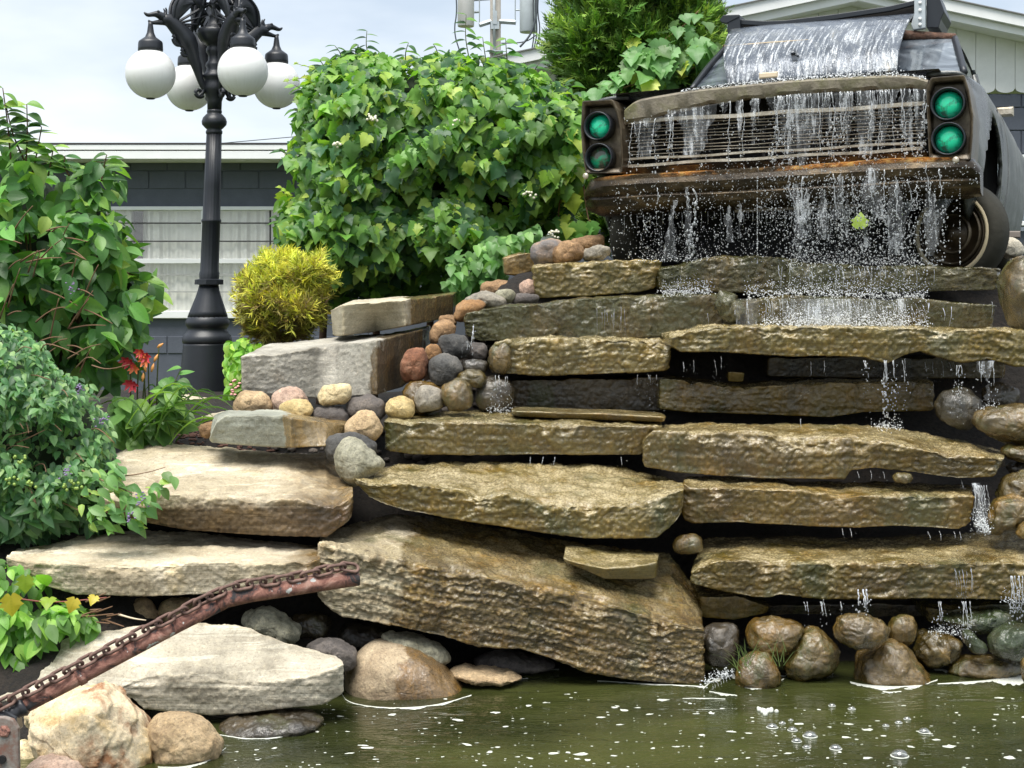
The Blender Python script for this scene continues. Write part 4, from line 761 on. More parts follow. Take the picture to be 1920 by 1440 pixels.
# body sides and fenders with wheel arches
prof = [(.78, .005), (.86, .012), (.925, .0), (.955, -.03), (.975, -.09), (.992, -.2), (.995, -.32), (.985, -.42), (.965, -.52), (.93, -.60)]
ys = np.linspace(.12, 4.75, 120)
AY, AZ, AR = .78, ZW+.36, .42
for sgn in (-1, 1):
    v = []; 
    pp = resamp(np.array(prof), 34)
    for y in ys:
        fl = -.025*(1-min(1, (y-.1)/.5)); dz = -.05*max(0, (y-1.5)/3.2)
        for (x, z) in pp: v.append((sgn*(x-.05*max(0, 1-(y-.1)/.4)+fl*(z < -.05)), y, zh+z*(zh-ZW-.22)/.60*.98*np.interp(y, [.12, .34], [.46, 1])+dz))
    v = np.array(v); n = len(pp); f = []
    for j in range(len(ys)-1):
        for i in range(n-1):
            c = v[[j*n+i, (j+1)*n+i+1]].mean(0)
            hole = any((c[1]-y0)**2+(c[2]-AZ)**2*(1.0 if c[2] > AZ else 0) < AR**2 and i > 8 for y0 in (AY, AY+2.95))
            if not hole: f.append((j*n+i, (j+1)*n+i, (j+1)*n+i+1, j*n+i+1) if sgn > 0 else (j*n+i, j*n+i+1, (j+1)*n+i+1, (j+1)*n+i))
    for i in sorted({i for q in f for i in q}):          # round off the wheel arch edge
        for y0 in (AY, AY+2.95):
            dy, dz_ = v[i, 1]-y0, max(v[i, 2]-AZ, 0); r_ = math.hypot(dy, dz_)
            if r_ < AR and i % n > 8:
                if v[i, 2] > AZ: v[i, 1] = y0+dy*AR/max(r_, .01); v[i, 2] = AZ+dz_*AR/max(r_, .01)
                else: v[i, 1] = y0+math.copysign(AR, dy)
    fr = [q for q in f if ys[q[0]//n] < 1.62]; dr = [q for q in f if 1.62 <= ys[q[0]//n] < 2.95]; rr = [q for q in f if ys[q[0]//n] >= 2.95]
    for nm, ff, mt in (('fender', fr, BODY), ('door', dr, DOORM), ('rear_quarter', rr, DOORM)):
        ids = sorted({i for q in ff for i in q}); mp_ = {a: b for b, a in enumerate(ids)}; vv = v[ids].copy()
        if nm == 'door': vv[:, 0] += sgn*.004
        o = cobj(nm, vv, [[mp_[i] for i in q] for q in ff], mt, smooth=True); sd = o.modifiers.new('thick', 'SOLIDIFY'); sd.thickness = .02; sd.offset = 0
    cobj('wheel_well_wall', *box((sgn*.60, AY, (zh+ZW)/2+.02), (.02, 1.1, zh-ZW-.12)), BLACK)
    cobj('wheel_well_back', *box((sgn*.775, AY+.46, (zh+ZW)/2+.02), (.40, .02, zh-ZW-.14)), BLACK)
    cobj('wheel_well', *strip([[(sgn*.60, AY+.40*cos(t), AZ+.40*sin(t)) for t in np.linspace(0, pi, 14)], [(sgn*.93, AY+.40*cos(t), AZ+.40*sin(t)) for t in np.linspace(0, pi, 14)]], False), BLACK)
# cabin
gw = CPs([(1296, 170), (1358, 93), (1790, 72), (1808, 136)], 1.45); gt = CPs([(1358, 93), (1790, 72)], 2.0); b0, b1 = gw[0], gw[3]; t0, t1 = gt
n = 20; v = []
for i in range(n+1):
    s = i/n; bow = -.16*(1-(2*s-1)**2)
    for j in range(9):
        r = j/8; q = (b0+(b1-b0)*s)*(1-r)+(t0+(t1-t0)*s)*r; v.append(q+[0, bow*(1-.3*r), 0])
f = [(i*9+j, (i+1)*9+j, (i+1)*9+j+1, i*9+j+1) for i in range(n) for j in range(8)]
m = M_('windshield_glass'); p = m.objc(); m.P(Base_Color=m.ramp(m.noise(m.vmap(p, (1, 1, .5)), 4, 6, .6, .8), [(.4, C(44, 50, 58)), (.62, C(110, 118, 126)), (.75, C(165, 170, 174))]), Roughness=.08, Specular_IOR_Level=.7, Normal=m.bump(m.noise(p, 30, 4), .12, .004))
WSG = m.m; cobj('windshield', v, f, WSG, smooth=True)
for a, b, r in ((b0, t0, .020), (b1, t1, .020)): cobj('windshield_pillar', *tube(smoothline([a, (a+b)/2+[0, -.01, .01], b], 10), r, 8), BLACKMETAL, smooth=True)
m = M_('rusty_roof_edge'); p = m.objc(); m.P(Base_Color=m.ramp(m.noise(p, 12, 7, .7), [(.35, C(52, 40, 34)), (.55, C(104, 74, 58)), (.7, C(150, 130, 115))]), Roughness=.8, Normal=m.bump(m.noise(p, 30, 6), .8, .015)); RUSTY = m.m
cobj('roof_edge', *tube(smoothline([t0+[0, .02, .01], (t0*3+t1)/4+[0, -.12, .025], (t0+t1)/2+[0, -.16, .03], (t0+3*t1)/4+[0, -.12, .025], t1+[0, .02, .005]], 24), .028, 8), RUSTY, smooth=True)
zr_ = (t0[2]+t1[2])/2; v = []
for y in np.linspace(0, 1, 12):
    for x in np.linspace(0, 1, 14):
        q = t0+(t1-t0)*x; v.append((q[0], 2.0+1.35*y-.14*(1-(2*x-1)**2)*(1-y), q[2]+.035*(1-(2*x-1)**2)+.03*sin(pi*y)-.04*y))
cobj('roof', v, [(j*14+i, j*14+i+1, (j+1)*14+i+1, (j+1)*14+i) for j in range(11) for i in range(13)], BODY, smooth=True)
for sgn, t, b in ((-1, t0, b0), (1, t1, b1)):
    x0, x1 = b[0], t[0]; zb, zt = zh+.03, t[2]
    cobj('side_window', [(x0, 1.62, zb), (x0, 3.15, zb), (x1, 3.0, zt-.04), (x1, 2.05, zt-.02)], [(0, 1, 2, 3)], WSG)
    cobj('rear_pillar', *tube([(x0, 3.25, zb), (x1, 3.2, zt-.05)], .03, 8), BODY, smooth=True)
cobj('rear_window', [(b0[0], 3.95, zh), (b1[0], 3.95, zh), (t1[0], 3.35, zr_-.02), (t0[0], 3.35, zr_-.02)], [(0, 1, 2, 3)], WSG)
xs = np.linspace(-.85, .85, 8); v = np.array([(x, y, zh+.0-.05*(y-1.5)/3.2+.02) for y in (3.9, 4.75) for x in xs]); cobj('trunk_lid', v, [(i, i+1, 8+i+1, 8+i) for i in range(7)], DOORM)
cobj('rear_mirror', *box(CP(1441, 141, 1.15), (.105, .02, .032), None, .006), plain('mirror_tan', C(205, 188, 160), .5))
cobj('rear_mirror_stem', *tube([CP(1446, 146, 1.16), CP(1449, 160, 1.2)], .006, 6), BLACKMETAL)
cobj('side_mirror', *box(CP(1885, 210, 1.75), (.09, .06, .05), None, .01), GRILLM)
# wheels
RIMM = metal('dark_rim', C(34, 29, 22), C(62, 52, 38), C(90, 74, 52))
def wheel(c, yaw, r=.27):
    Rm = rz(yaw)
    def wp(p): return np.asarray(p) @ Rm.T+c
    th = np.linspace(0, 2*pi, 41)[:-1]
    def ring(prof): return strip([[(R*cos(t), y, R*sin(t)) for t in th] for R, y in prof])
    v, f = ring([(r*.70, -.02), (r*.74, -.045), (r*.86, -.055), (r*.97, -.035), (r, .0), (r, .06), (r*.9, .085), (r*.6, .085)])
    ty = obj('wheel', L2W(wp(v)), f, RUBBER, car); ty.name = 'wheel'
    v, f = ring([(r*.73, -.047), (r*.76, -.056), (r*.79, -.058), (r*.82, -.052)]); obj('whitewall', L2W(wp(v)), f[:-2], plain('whitewall', C(205, 190, 158), .6), ty)
    v, f = ring([(r*.72, -.03), (r*.70, -.05), (r*.66, -.04), (r*.62, .01), (r*.50, .02), (r*.40, -.01), (r*.30, -.03), (r*.16, -.035), (r*.13, -.06), (r*.02, -.065)]); obj('rim', L2W(wp(v)), f, RIMM, ty)
    for rr_ in (.56, .34): v, f = ring([(r*rr_, -.02), (r*(rr_+.02), -.045), (r*(rr_+.05), -.045), (r*(rr_+.07), .0)]); obj('rim_ring', L2W(wp(v)), f[:-2], BRONZE, ty)
wheel(CP(1794, 438, .45), radians(-26), .248)
wheel(np.array([-.84, AY-.25, ZW+.26]), radians(-90), .262)
for sgn in (-1, 1): wheel(np.array([sgn*.84, AY+2.95, ZW+.28]), radians(-90 if sgn < 0 else 90), .28)
# water trough of black sheet metal on the roof with its spillway sheet
tr_ = empty('water_trough', L2W([(0, 2.0, zr_)])[0], 'black sheet metal trough with a wet spillway sheet on the car roof', 'water trough')
def tq(name, pts, y0, d, mat, b=.004): 
    P = CPs(pts, y0); Q = P.copy(); Q[:, 1] += d; k = len(P)
    return bevel(obj(name, L2W(np.concatenate([P, Q])), [tuple(range(k)), tuple(range(2*k-1, k-1, -1))]+[(j, j+k, (j+1) % k+k, (j+1) % k) for j in range(k)], mat, tr_, False), b)
yt = 1.95
tq('beam', [(1386, 36), (1430, 39), (1470, 38), (1560, 27), (1668, 11), (1716, 0), (1716, 9), (1668, 21), (1560, 37), (1470, 47), (1430, 48), (1386, 46)], yt, .03, BLACKMETAL)
tq('back_panel', [(1386, 46), (1430, 48), (1470, 47), (1560, 37), (1668, 21), (1716, 9), (1716, 40), (1560, 62), (1430, 74), (1386, 76)], yt+.05, .02, BLACK)
tq('end_post', [(1364, 34), (1387, 28), (1388, 56), (1370, 74), (1364, 74)], yt-.03, .2, BLACKMETAL); tq('flange', [(1349, 37), (1356, 28), (1386, 27), (1386, 32), (1362, 44), (1352, 42)], yt-.035, .03, BLACKMETAL)
tq('end_post', [(1714, -14), (1735, -14), (1735, 52), (1712, 56), (1708, 46), (1714, 26)], yt-.05, .05, GALV)
tq('end_box', [(1737, -40), (1758, -14), (1771, 22), (1764, 36), (1760, 52), (1737, 52)], yt, .4, BLACKMETAL)
for vv in (5, 19, 35, 46): obj('bolt', L2W(sphere(CP(1725, vv, yt-.055), .010, 8, 6, (1, .6, 1))[0]), sphere((0, 0, 0), 1, 8, 6)[1], WHITE, tr_)
# spillway sheet: upper apron, fold, lower drop with a hole
nu = 60; P0 = [(1372, 58), (1440, 50), (1500, 46), (1600, 38), (1714, 29)]; P1 = [(1359, 88), (1440, 81), (1500, 77), (1600, 71), (1695, 64)]; P2 = [(1366, 160), (1440, 152), (1520, 147), (1600, 141), (1682, 134)]
def row(P, y, n=nu):
    t = np.linspace(0, 1, n); u = np.interp(t, np.linspace(0, 1, 5), [q[0] for q in P]); v = np.interp(t, np.linspace(0, 1, 5), [q[1] for q in P]); return np.array([CP(a, b, y) for a, b in zip(u, v)])
r0, r1, r2 = row(P0, 1.86), row(P1, 1.40), row(P2, 1.16); rows = [r0+(r1-r0)*t+np.array([0, 0, .012*sin(pi*t)]) for t in np.linspace(0, 1, 10)]+[r1+(r2-r1)*t+np.array([0, -.05*sin(pi*t), 0]) for t in np.linspace(0, 1, 14)[1:]]
SHEET = np.array(rows); SHEET[:, :, 1] += .012*perlin(SHEET.reshape(-1, 3)*6, 3).reshape(SHEET.shape[:2])
nr = len(rows); f = []
for j in range(nr-1):
    for i in range(nu-1):
        if j in (14, 15, 16) and 25 <= i <= 26+(j == 15): continue
        f.append((j*nu+i, j*nu+i+1, (j+1)*nu+i+1, (j+1)*nu+i))
obj('fold_edge', L2W(tube(r1[::3]+np.array([0, -.012, .0]), .006, 7)[0]), tube(r1[::3], .006, 7)[1], metal('fold_tan', C(96, 84, 66), C(150, 134, 108), C(190, 176, 150)), tr_, True)
m = M_('spillway_metal'); p = m.objc()
m.P(Base_Color=m.ramp(m.noise(m.vmap(p, (3, 1, .6)), 4, 7, .65, .5), [(.34, C(40, 46, 54)), (.5, C(74, 82, 94)), (.66, C(110, 114, 116)), (.76, C(160, 148, 128))]), Roughness=.22, Metallic=.25, Normal=m.bump(m.noise(m.vmap(p, (4, 1, .8)), 9, 6), .6, .02)); SPILL = m.m
o = obj('spillway_sheet', L2W(SHEET.reshape(-1, 3)), f, SPILL, tr_, True); sd = o.modifiers.new('thick', 'SOLIDIFY'); sd.thickness = .012
# ---------------------------------------------------------------- lamp post
YL = 10.5; ml = YL/F; CAST = plain('cast_iron_black', C(36, 39, 45), .42, .0, .15, 70, .12)
zl = lambda v: E-(v-VH)*ml
def cl(z):                                   # slightly leaning centre line
    v = VH+(E-z)/ml; u = np.interp(v, [-60, 0, 250, 420, 620, 750], [405.5, 405, 401.5, 396, 388.5, 385]); return ((u-960)*ml, YL)
lamp = empty('street_lamp', (*cl(zl(748)), zl(748)), 'ornate black street lamp with four white globes hanging from winged dragon arms', 'street lamp')
def lp(name, prof, n=36, fl=0, nf=0): return obj(name, *lathe([(r*ml, zl(v)) for r, v in prof], cl, n, fl, nf), CAST, lamp)
lp('base', [(50, 748), (50, 742), (44, 648), (44, 644)], 40)
lp('base_moulding', [(44, 644), (46, 640), (46, 634), (44, 629), (40, 625), (37, 620), (36, 616), (38, 613), (41, 609), (41, 602), (38, 597), (36.5, 594)], 40)
lp('pedestal', [(36.5, 594), (33, 584), (28, 570), (23, 556), (19.5, 544), (18, 536)], 48, .025, 24)
v, f = lathe([(27, zl(533)), (27, zl(525))], cl, 6); v = lathe([(27*ml, zl(533.5)), (27*ml, zl(524.5)), (20*ml, zl(523))], cl, 8); obj('collar', *v, CAST, lamp, False)
lp('shaft', [(18, 536), (18, 522), (18.5, 512), (17, 508), (16.8, 480), (16.6, 418), (18, 416), (18.2, 413), (16.2, 410), (15.6, 350), (14, 252)], 48, .03, 16)
lp('knop', [(14, 252), (15.5, 250), (15.5, 246), (13.5, 243), (17, 240), (22.5, 234), (23.5, 228), (21, 221), (15.5, 215), (13, 213), (14, 211), (14, 208), (13, 206)], 36)
lp('capital', [(13, 206), (13.5, 190), (17, 178), (21, 170), (22, 164), (20, 158), (19.5, 150), (23, 146), (24, 142), (18, 137), (15, 130), (17.5, 124), (17, 120), (13, 114), (13, 104), (17, 98), (17, 92), (14, 88), (20, 84), (27, 78), (34, 66), (35, 60), (33, 56), (30, 54)], 40, .02, 20)
lp('finial', [(30, 54), (18, 50), (14, 42), (12, 34), (13, 32), (13, 29), (9, 26), (9, 16), (14, 12), (14, 8), (9, 2), (8, -20), (14, -30), (10, -40), (5, -60), (1, -75)], 28)
m = M_('globe_plastic'); p = m.objc(); sx = m.n('ShaderNodeSeparateXYZ'); m.link(p, sx.inputs[0]); at = m.math('ARCTAN2', sx.outputs[1], sx.outputs[0])
cb = m.n('ShaderNodeCombineXYZ'); m.link(m.math('MULTIPLY', at, 7), cb.inputs[0]); m.link(m.math('MULTIPLY', sx.outputs[2], 2.5), cb.inputs[1])
streak = m.noise(cb.outputs[0], 1.6, 5, .7)
low = m.n('ShaderNodeMapRange'); low.inputs[1].default_value = .02; low.inputs[2].default_value = -.16; m.link(sx.outputs[2], low.inputs[0])
dirt = m.math('MULTIPLY', m.math('MULTIPLY', m.step(streak, .44, .72), m.step(m.noise(p, 5, 4, .6), .40, .62)), low.outputs[0])
col = m.mix(m.math('MULTIPLY', dirt, .55), C(248, 249, 246), C(150, 138, 118)); col = m.mix(m.math('MULTIPLY', m.step(m.noise(p, 9, 6, .7), .62, .72), .30), col, C(150, 150, 146))
m.P(Base_Color=col, Roughness=.35, Subsurface_Weight=.7, Coat_Weight=.25); m.b.inputs['Subsurface Radius'].default_value = (.25, .25, .25)
tl_ = m.n('ShaderNodeBsdfTranslucent'); m.link(col, tl_.inputs[0]); mg = m.n('ShaderNodeMixShader'); mg.inputs[0].default_value = .22; m.link(m.b.outputs[0], mg.inputs[1]); m.link(tl_.outputs[0], mg.inputs[2]); m.link(mg.outputs[0], m.o.inputs[0]); GLOBE = m.m
c0 = np.array([*cl(zl(120)), 0]); V0 = 427; RA = 125.8*ml
def arm(ang, dz=0.0):
    dx, dy = cos(ang), sin(ang); side = np.array([-dy, dx, 0])
    def P(r, v, s=0.0): return c0+np.array([dx*r*ml, dy*r*ml, zl(v)+dz])+side*s*ml
    parts = empty('tmp', (0, 0, 0), None, None)
    body = smoothline([P(18, 158), P(24, 150), P(30, 135), P(36, 112), P(44, 92), P(50, 74), P(62, 56), P(78, 40), P(92, 30), P(104, 32)], 26)
    rad = np.interp(np.linspace(0, 1, 26), [0, .2, .45, .62, .8, 1], [4, 7, 13, 18, 15, 10])*ml
    pr = [tube(body, rad, 10)]
    pr.append(tube(smoothline([P(98, 30), P(112, 22), P(122, 24), P(132, 27), P(138, 22)], 14), np.array([8, 9.5, 10, 9, 8.5, 8, 7, 6, 5.4, 5, 4.6, 4, 3, 1.6])*ml, 10, flat=.8))   # upper jaw, snout
    pr.append(tube(smoothline([P(102, 36), P(114, 38), P(124, 40), P(130, 36)], 10), np.linspace(6, 2, 10)*ml, 8))                                               # lower jaw
    for s in (-4, 4): pr += [tube(smoothline([P(100, 26, s), P(96, 16, s), P(99, 10, s*1.3)], 8), np.linspace(3.5, 1.2, 8)*ml, 6), (sphere(P(113, 19, s*1.3), 3*ml, 8, 6))]
    def curl(cx, cy, R, t0, turns, r0, r1, n=26):
        t = np.linspace(0, 1, n); a = t0+turns*2*pi*t; rr = R*(1-.8*t); return tube([P(cx+q*cos(b), cy+q*sin(b)) for q, b in zip(rr, a)], np.linspace(r0, r1, n)*ml, 7)
    pr += [curl(70, 66, 13, -1.2, 1.1, 5, 3), curl(58, 88, 9, -1.4, 1.1, 4, 2.5), curl(32, 160, 9, 2.6, -1.1, 4, 3)]
    pr.append(tube(smoothline([P(30, 128), P(24, 140), P(22, 150), P(24, 160), P(34, 168)], 14), 4*ml, 7))
    for q in range(5): pr.append(sphere(P(36+q*3.4, 112-q*9.5, 0), 6.5*ml, 8, 6, (1, 1, .7)))
    dr = obj('dragon_arm', *join(pr), CAST, lamp)
    # wing: ribs and membrane, either side of the back
    for s in (-1, 1):
        root = P(84, 40, 6*s); lead = smoothline([root, P(86, 14, 10*s), P(78, -10, 15*s), P(52, -32, 17*s), P(14, -44, 15*s)], 16)
        tips = [P(14, -40, 15*s), P(12, -8, 14*s), P(18, 16, 12*s), P(30, 34, 9*s), P(42, 50, 6*s)]
        V = list(lead); tr2 = []
        for a, b in zip(tips[:-1], tips[1:]):
            for t in (0, .25, .5, .75): 
                q = a+(b-a)*t; inn = (root-q)*.22*sin(pi*t); tr2.append(q+inn)
        tr2 = resamp(np.array(tr2+[tips[-1]]), 16); k = 6; G = []
        for i in range(16):
            for j in range(k): 
                t = j/(k-1); q = lead[i]*(1-t)+tr2[i]*t; G.append(q+side*s*ml*5*sin(pi*t))
        f = [(i*k+j, (i+1)*k+j, (i+1)*k+j+1, i*k+j+1) for i in range(15) for j in range(k-1)]
        wg = obj('wing', G, f, CAST, dr); sd = wg.modifiers.new('thick', 'SOLIDIFY'); sd.thickness = .007
        obj('wing_rib', *join([tube(lead, np.linspace(3.6, 1.6, 16)*ml, 7)]+[tube(smoothline([root, (root+t)/2+side*s*ml*5, t], 8), np.linspace(2.6, 1.2, 8)*ml, 6) for t in tips[1:4]]), CAST, dr)
    g = P(125.8, 133); ax = lambda z: (g[0], g[1]); Z = lambda v: zl(v)+dz
    obj('globe_holder', *lathe([(q*ml, Z(v)) for q, v in ((4, 38), (4.5, 44), (6.5, 58), (10, 66), (17, 71), (21, 74), (22, 77), (22.5, 86), (22.5, 91), (20, 92))], ax, 28), CAST, lamp)
    obj('globe', *sphere((g[0], g[1], Z(133)), 45.5*ml, 40, 26), GLOBE, lamp, org=(g[0], g[1], Z(133)))
    obj('globe_cap', *lathe([(9*ml, Z(177.3)), (7*ml, Z(179.5)), (.5*ml, Z(180))], ax, 14), CAST, lamp)
    bpy.data.objects.remove(parts)
for k, a in enumerate((pi+.598, pi*1.5+.598, .598, pi/2+.598)): arm(a, -16*ml)
obj('access_door', *join([box((cl(zl(700))[0]+.19, YL-.06, zl(738)), (.05, .03, .075))]), BLACK, lamp, False)
# ---------------------------------------------------------------- rusty pipe with its chain
m = M_('rusted_pipe'); p = m.objc(); n1 = m.noise(p, 17, 9, .72, .8); n2 = m.noise(p, 60, 7, .75)
col = m.ramp(n1, [(.40, C(70, 68, 70)), (.46, C(140, 96, 84)), (.56, C(182, 132, 116)), (.7, C(205, 168, 152))]); col = m.mix(.5, col, m.ramp(n2, [(.35, (.68, .60, .56, 1)), (.55, (1, 1, 1, 1))]), 'MULTIPLY')
col = m.mix(m.step(m.noise(p, 26, 3, .6), .66, .68), col, C(215, 215, 210))
m.P(Base_Color=col, Roughness=.75, Normal=m.bump(m.math('ADD', n2, n1), .9, .010)); RUST = m.m
m = M_('rusted_chain'); p = m.objc(); m.P(Base_Color=m.ramp(m.noise(p, 30, 6, .7), [(.35, C(74, 54, 48)), (.6, C(118, 92, 82)), (.75, C(140, 112, 98))]), Roughness=.8, Normal=m.bump(m.noise(p, 120, 4), .5, .003)); CHAINM = m.m
pY = lambda u: 4.42+(u)/680*.36
pt = lambda u, v, d=0: Wp(u, v, pY(u)+d)
pp = empty('mooring_pipe', pt(20, 1400), 'rust red pipe reaching diagonally over the whitish slab towards the pond', 'pipe')
obj('pipe_section', *tube([pt(20, 1337), pt(155, 1267), pt(333, 1172), pt(430, 1124)], [.0225, .0225, .023, .022], 20), RUST, pp)
obj('pipe_section', *tube([pt(408, 1133), pt(425, 1124), pt(470, 1114), pt(560, 1100), pt(672, 1083)], [.0255, .0255, .0255, .0255, .0255], 20), RUST, pp)
obj('coupling', *tube([pt(145, 1272), pt(158, 1265)], .0265, 20), RUST, pp)
obj('tape_wrap', *tube(smoothline([pt(-40, 1362), pt(0, 1346), pt(25, 1336), pt(48, 1322)], 16), .027+.004*np.sin(np.arange(16)*1.9), 16), plain('black_tape', C(48, 48, 52), .35, bscale=25, bstr=.6), pp)
GRAYPAINT = M_('gray_paint_rusting'); p = GRAYPAINT.objc(); GRAYPAINT.P(Base_Color=GRAYPAINT.ramp(GRAYPAINT.noise(p, 14, 7, .7), [(.42, C(140, 138, 132)), (.55, C(120, 100, 90)), (.68, C(130, 72, 55))]), Roughness=.7); GRAYPAINT = GRAYPAINT.m
def plate(pts, Y, d, mat, name): 
    P = Wp([q[0] for q in pts], [q[1] for q in pts], Y); Q = P+np.array([0, d, 0]); k = len(pts)
    return bevel(obj(name, np.concatenate([P, Q]), [tuple(range(k)), tuple(range(2*k-1, k-1, -1))]+[(j, j+k, (j+1) % k+k, (j+1) % k) for j in range(k)], mat, pp, False), .004)
plate([(-30, 1345), (8, 1345), (24, 1350), (34, 1366), (36, 1500), (-30, 1500)], 4.36, .02, GRAYPAINT, 'hinge_bracket')
plate([(8, 1330), (30, 1345), (34, 1372), (16, 1372), (2, 1352)], 4.40, .05, plain('black_tape2', C(60, 62, 66), .4, bscale=25, bstr=.5), 'hinge_fork')
bo = Wp(8, 1371, 4.36); v, f = lathe([(.0185, -.012), (.0185, .004), (.012, .008)], (0, 0), 6); obj('bolt', v[:, [0, 2, 1]]*np.array([1, -1, 1])+bo, f, RUST, pp, False)
v, f = lathe([(.012, -.01), (.012, .006)], (0, 0), 12); obj('bolt_hole', v[:, [0, 2, 1]]*np.array([1, -1, 1])+Wp(4, 1424, 4.357), f, BLACK, pp, False)
ch = empty('chain', pt(300, 1168), 'rusty link chain lying along the top of the pipe', 'chain')
path = smoothline([pt(-30, 1338, -.016), pt(0, 1322, -.016), pt(111, 1266, -.014), pt(194, 1222, -.014), pt(278, 1178, -.014), pt(333, 1151, -.014), pt(375, 1127, -.012), pt(444, 1097, -.012), pt(528, 1087, -.012), pt(580, 1077, -.01), pt(631, 1064, -.01), pt(662, 1063, -.01), pt(678, 1074, -.01)], 400)
d = np.r_[0, np.cumsum(np.linalg.norm(np.diff(path, axis=0), axis=1))]; LL = .066; pitch = .0425
tt = np.linspace(0, 2*pi, 25)[:-1]; q = np.stack([np.sign(np.cos(tt))*(LL/2-.019)+.0155*np.cos(tt), .0155*np.sin(tt), 0*tt], -1)
V = []; nk = 7
for i in range(24):
    tg = q[(i+1) % 24]-q[i-1]; tg /= np.linalg.norm(tg); nm = np.cross(tg, [0, 0, 1])
    for k in range(nk): V.append(q[i]+.0055*(nm*cos(2*pi*k/nk)+np.array([0, 0, 1])*sin(2*pi*k/nk)))
LM = mesh('chain_link', np.array(V), np.array([(i*nk+k, i*nk+(k+1) % nk, (i+1) % 24*nk+(k+1) % nk, (i+1) % 24*nk+k) for i in range(24) for k in range(nk)]), CHAINM)
from mathutils import Matrix, Vector
def orient(o, X, Z):
    X = Vector(X).normalized(); Z = Vector(Z); Y = Z.cross(X).normalized(); Z = X.cross(Y); o.rotation_euler = Matrix((X, Y, Z)).transposed().to_euler()
for i in range(int(d[-1]/pitch)):
    s = (i+.5)*pitch; c = np.array([np.interp(s, d, path[:, k]) for k in range(3)]); c2 = np.array([np.interp(s+.01, d, path[:, k]) for k in range(3)])
    o = inst('chain_link', LM, c, None, ch); a = (.75 if i % 2 else -.75)+random.uniform(-.12, .12); orient(o, c2-c, (0, -cos(a), sin(a)))
# ---------------------------------------------------------------- foliage
def leafmat(name, rough=.42, trans=.42, spec=.45):
    m = M_(name); at = m.n('ShaderNodeAttribute', attribute_name='tint'); st = m.n('ShaderNodeAttribute', attribute_name='st'); sx = m.n('ShaderNodeSeparateXYZ'); m.link(st.outputs['Vector'], sx.inputs[0])
    x = m.math('ABSOLUTE', sx.outputs[0]); rib = m.step(x, .05, .018)
    y2 = m.math('SUBTRACT', m.math('MULTIPLY', sx.outputs[1], 7.0), m.math('MULTIPLY', x, 5.5)); fr = m.math('ABSOLUTE', m.math('SUBTRACT', m.math('FRACT', y2), .5)); vein = m.math('MULTIPLY', m.step(fr, .09, .02), .55)
    vv = m.math('MAXIMUM', m.math('MULTIPLY', rib, .8), vein)
    col = m.mix(m.math('MULTIPLY', vv, .28), at.outputs['Color'], m.mix(1.0, at.outputs['Color'], (1.9, 1.6, 1.9, 1), 'MULTIPLY'))
    m.P(Base_Color=col, Roughness=rough, Specular_IOR_Level=spec, Normal=m.bump(m.math('SUBTRACT', 1.0, vv), .35, .004))
    t = m.n('ShaderNodeBsdfTranslucent'); m.link(m.mix(1.0, col, (1.3, 1.45, .5, 1), 'MULTIPLY'), t.inputs[0]); ms = m.n('ShaderNodeMixShader'); ms.inputs[0].default_value = trans
    m.link(m.b.outputs[0], ms.inputs[1]); m.link(t.outputs[0], ms.inputs[2]); m.link(ms.outputs[0], m.o.inputs[0]); return m.m
LEAF = leafmat('leaf'); BARK = plain('bark', C(96, 72, 56), .9, bscale=30, bstr=.6); STEM = plain('green_stem', C(92, 98, 60), .7); DRYTW = plain('dry_twig', C(120, 92, 70), .9)
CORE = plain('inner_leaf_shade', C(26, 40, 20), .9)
def tmpl(rows, fold=.25, droop=.25, wave=0.0):   # rows: (half width left, half width right, y, back-sweep) ; tip along +y, z up
    v = []; st = []; f = []; n = len(rows)
    for i, (a, b, y) in enumerate(rows):
        z = -droop*y*y; 
        for x in (-a, -a*.5, 0, b*.5, b): v.append((x, y, z+fold*abs(x)+wave*sin(y*9+x*7)*abs(x))); st.append((x, y))
    for i in range(n-1):
        for k in range(4): f.append((i*5+k, i*5+k+1, (i+1)*5+k+1, (i+1)*5+k))
    return np.array(v, float), np.array(f), np.array(st, float)
def ovate(w=.30, fold=.3, droop=.3, tipx=1.0, n=7):
    t = np.linspace(0, 1, n); hw = w*np.sin(pi*t**.72)**.85; hw[0] = .02; hw[-1] = .004
    return tmpl([(h, h, y) for h, y in zip(hw, t)], fold, droop)
def grape(fold=.18, droop=.3, lob=1.0, sd=0):
    rg = np.random.default_rng(sd); prof = [(.18, -.14), (.40, -.02), (.50, .14), (.44, .24), (.54, .40), (.40, .50), (.32, .58), (.26, .70), (.12, .84), (.004, 1.0)]
    rows = []
    for i, (h, y) in enumerate(prof): k = 1+(.07*(-1)**i)*lob; rows.append((h*k*rg.uniform(.93, 1.07), h*k*rg.uniform(.93, 1.07), y))
    v, f, st = tmpl(rows, fold, droop, .12); v[2, 1] = .0; v[1, 1] -= .02; v[3, 1] -= .02; return v, f, st
T_OV = [ovate(.30, .25, .25), ovate(.33, .35, .4), ovate(.27, .15, .15)]
T_HEART = [grape(.2, .3, .2, 3), grape(.1, .45, .3, 4), ovate(.36, .3, .4)]
T_GRAPE = [grape(.2, .25, 1.3, 1), grape(.12, .4, 1.1, 2), grape(.28, .15, 1.4, 5)]
T_SMALL = [ovate(.22, .3, .3, n=5), ovate(.26, .4, .45, n=5)]
def frames(N, tip, rg, jit=.5):
    N = N+rg.normal(size=N.shape)*jit; N /= np.linalg.norm(N, axis=1)[:, None]; T = tip+rg.normal(size=N.shape)*jit*.8
    T -= (T*N).sum(1)[:, None]*N; T /= np.linalg.norm(T, axis=1)[:, None]; X = np.cross(T, N); return np.stack([X, T, N], -1)     # columns
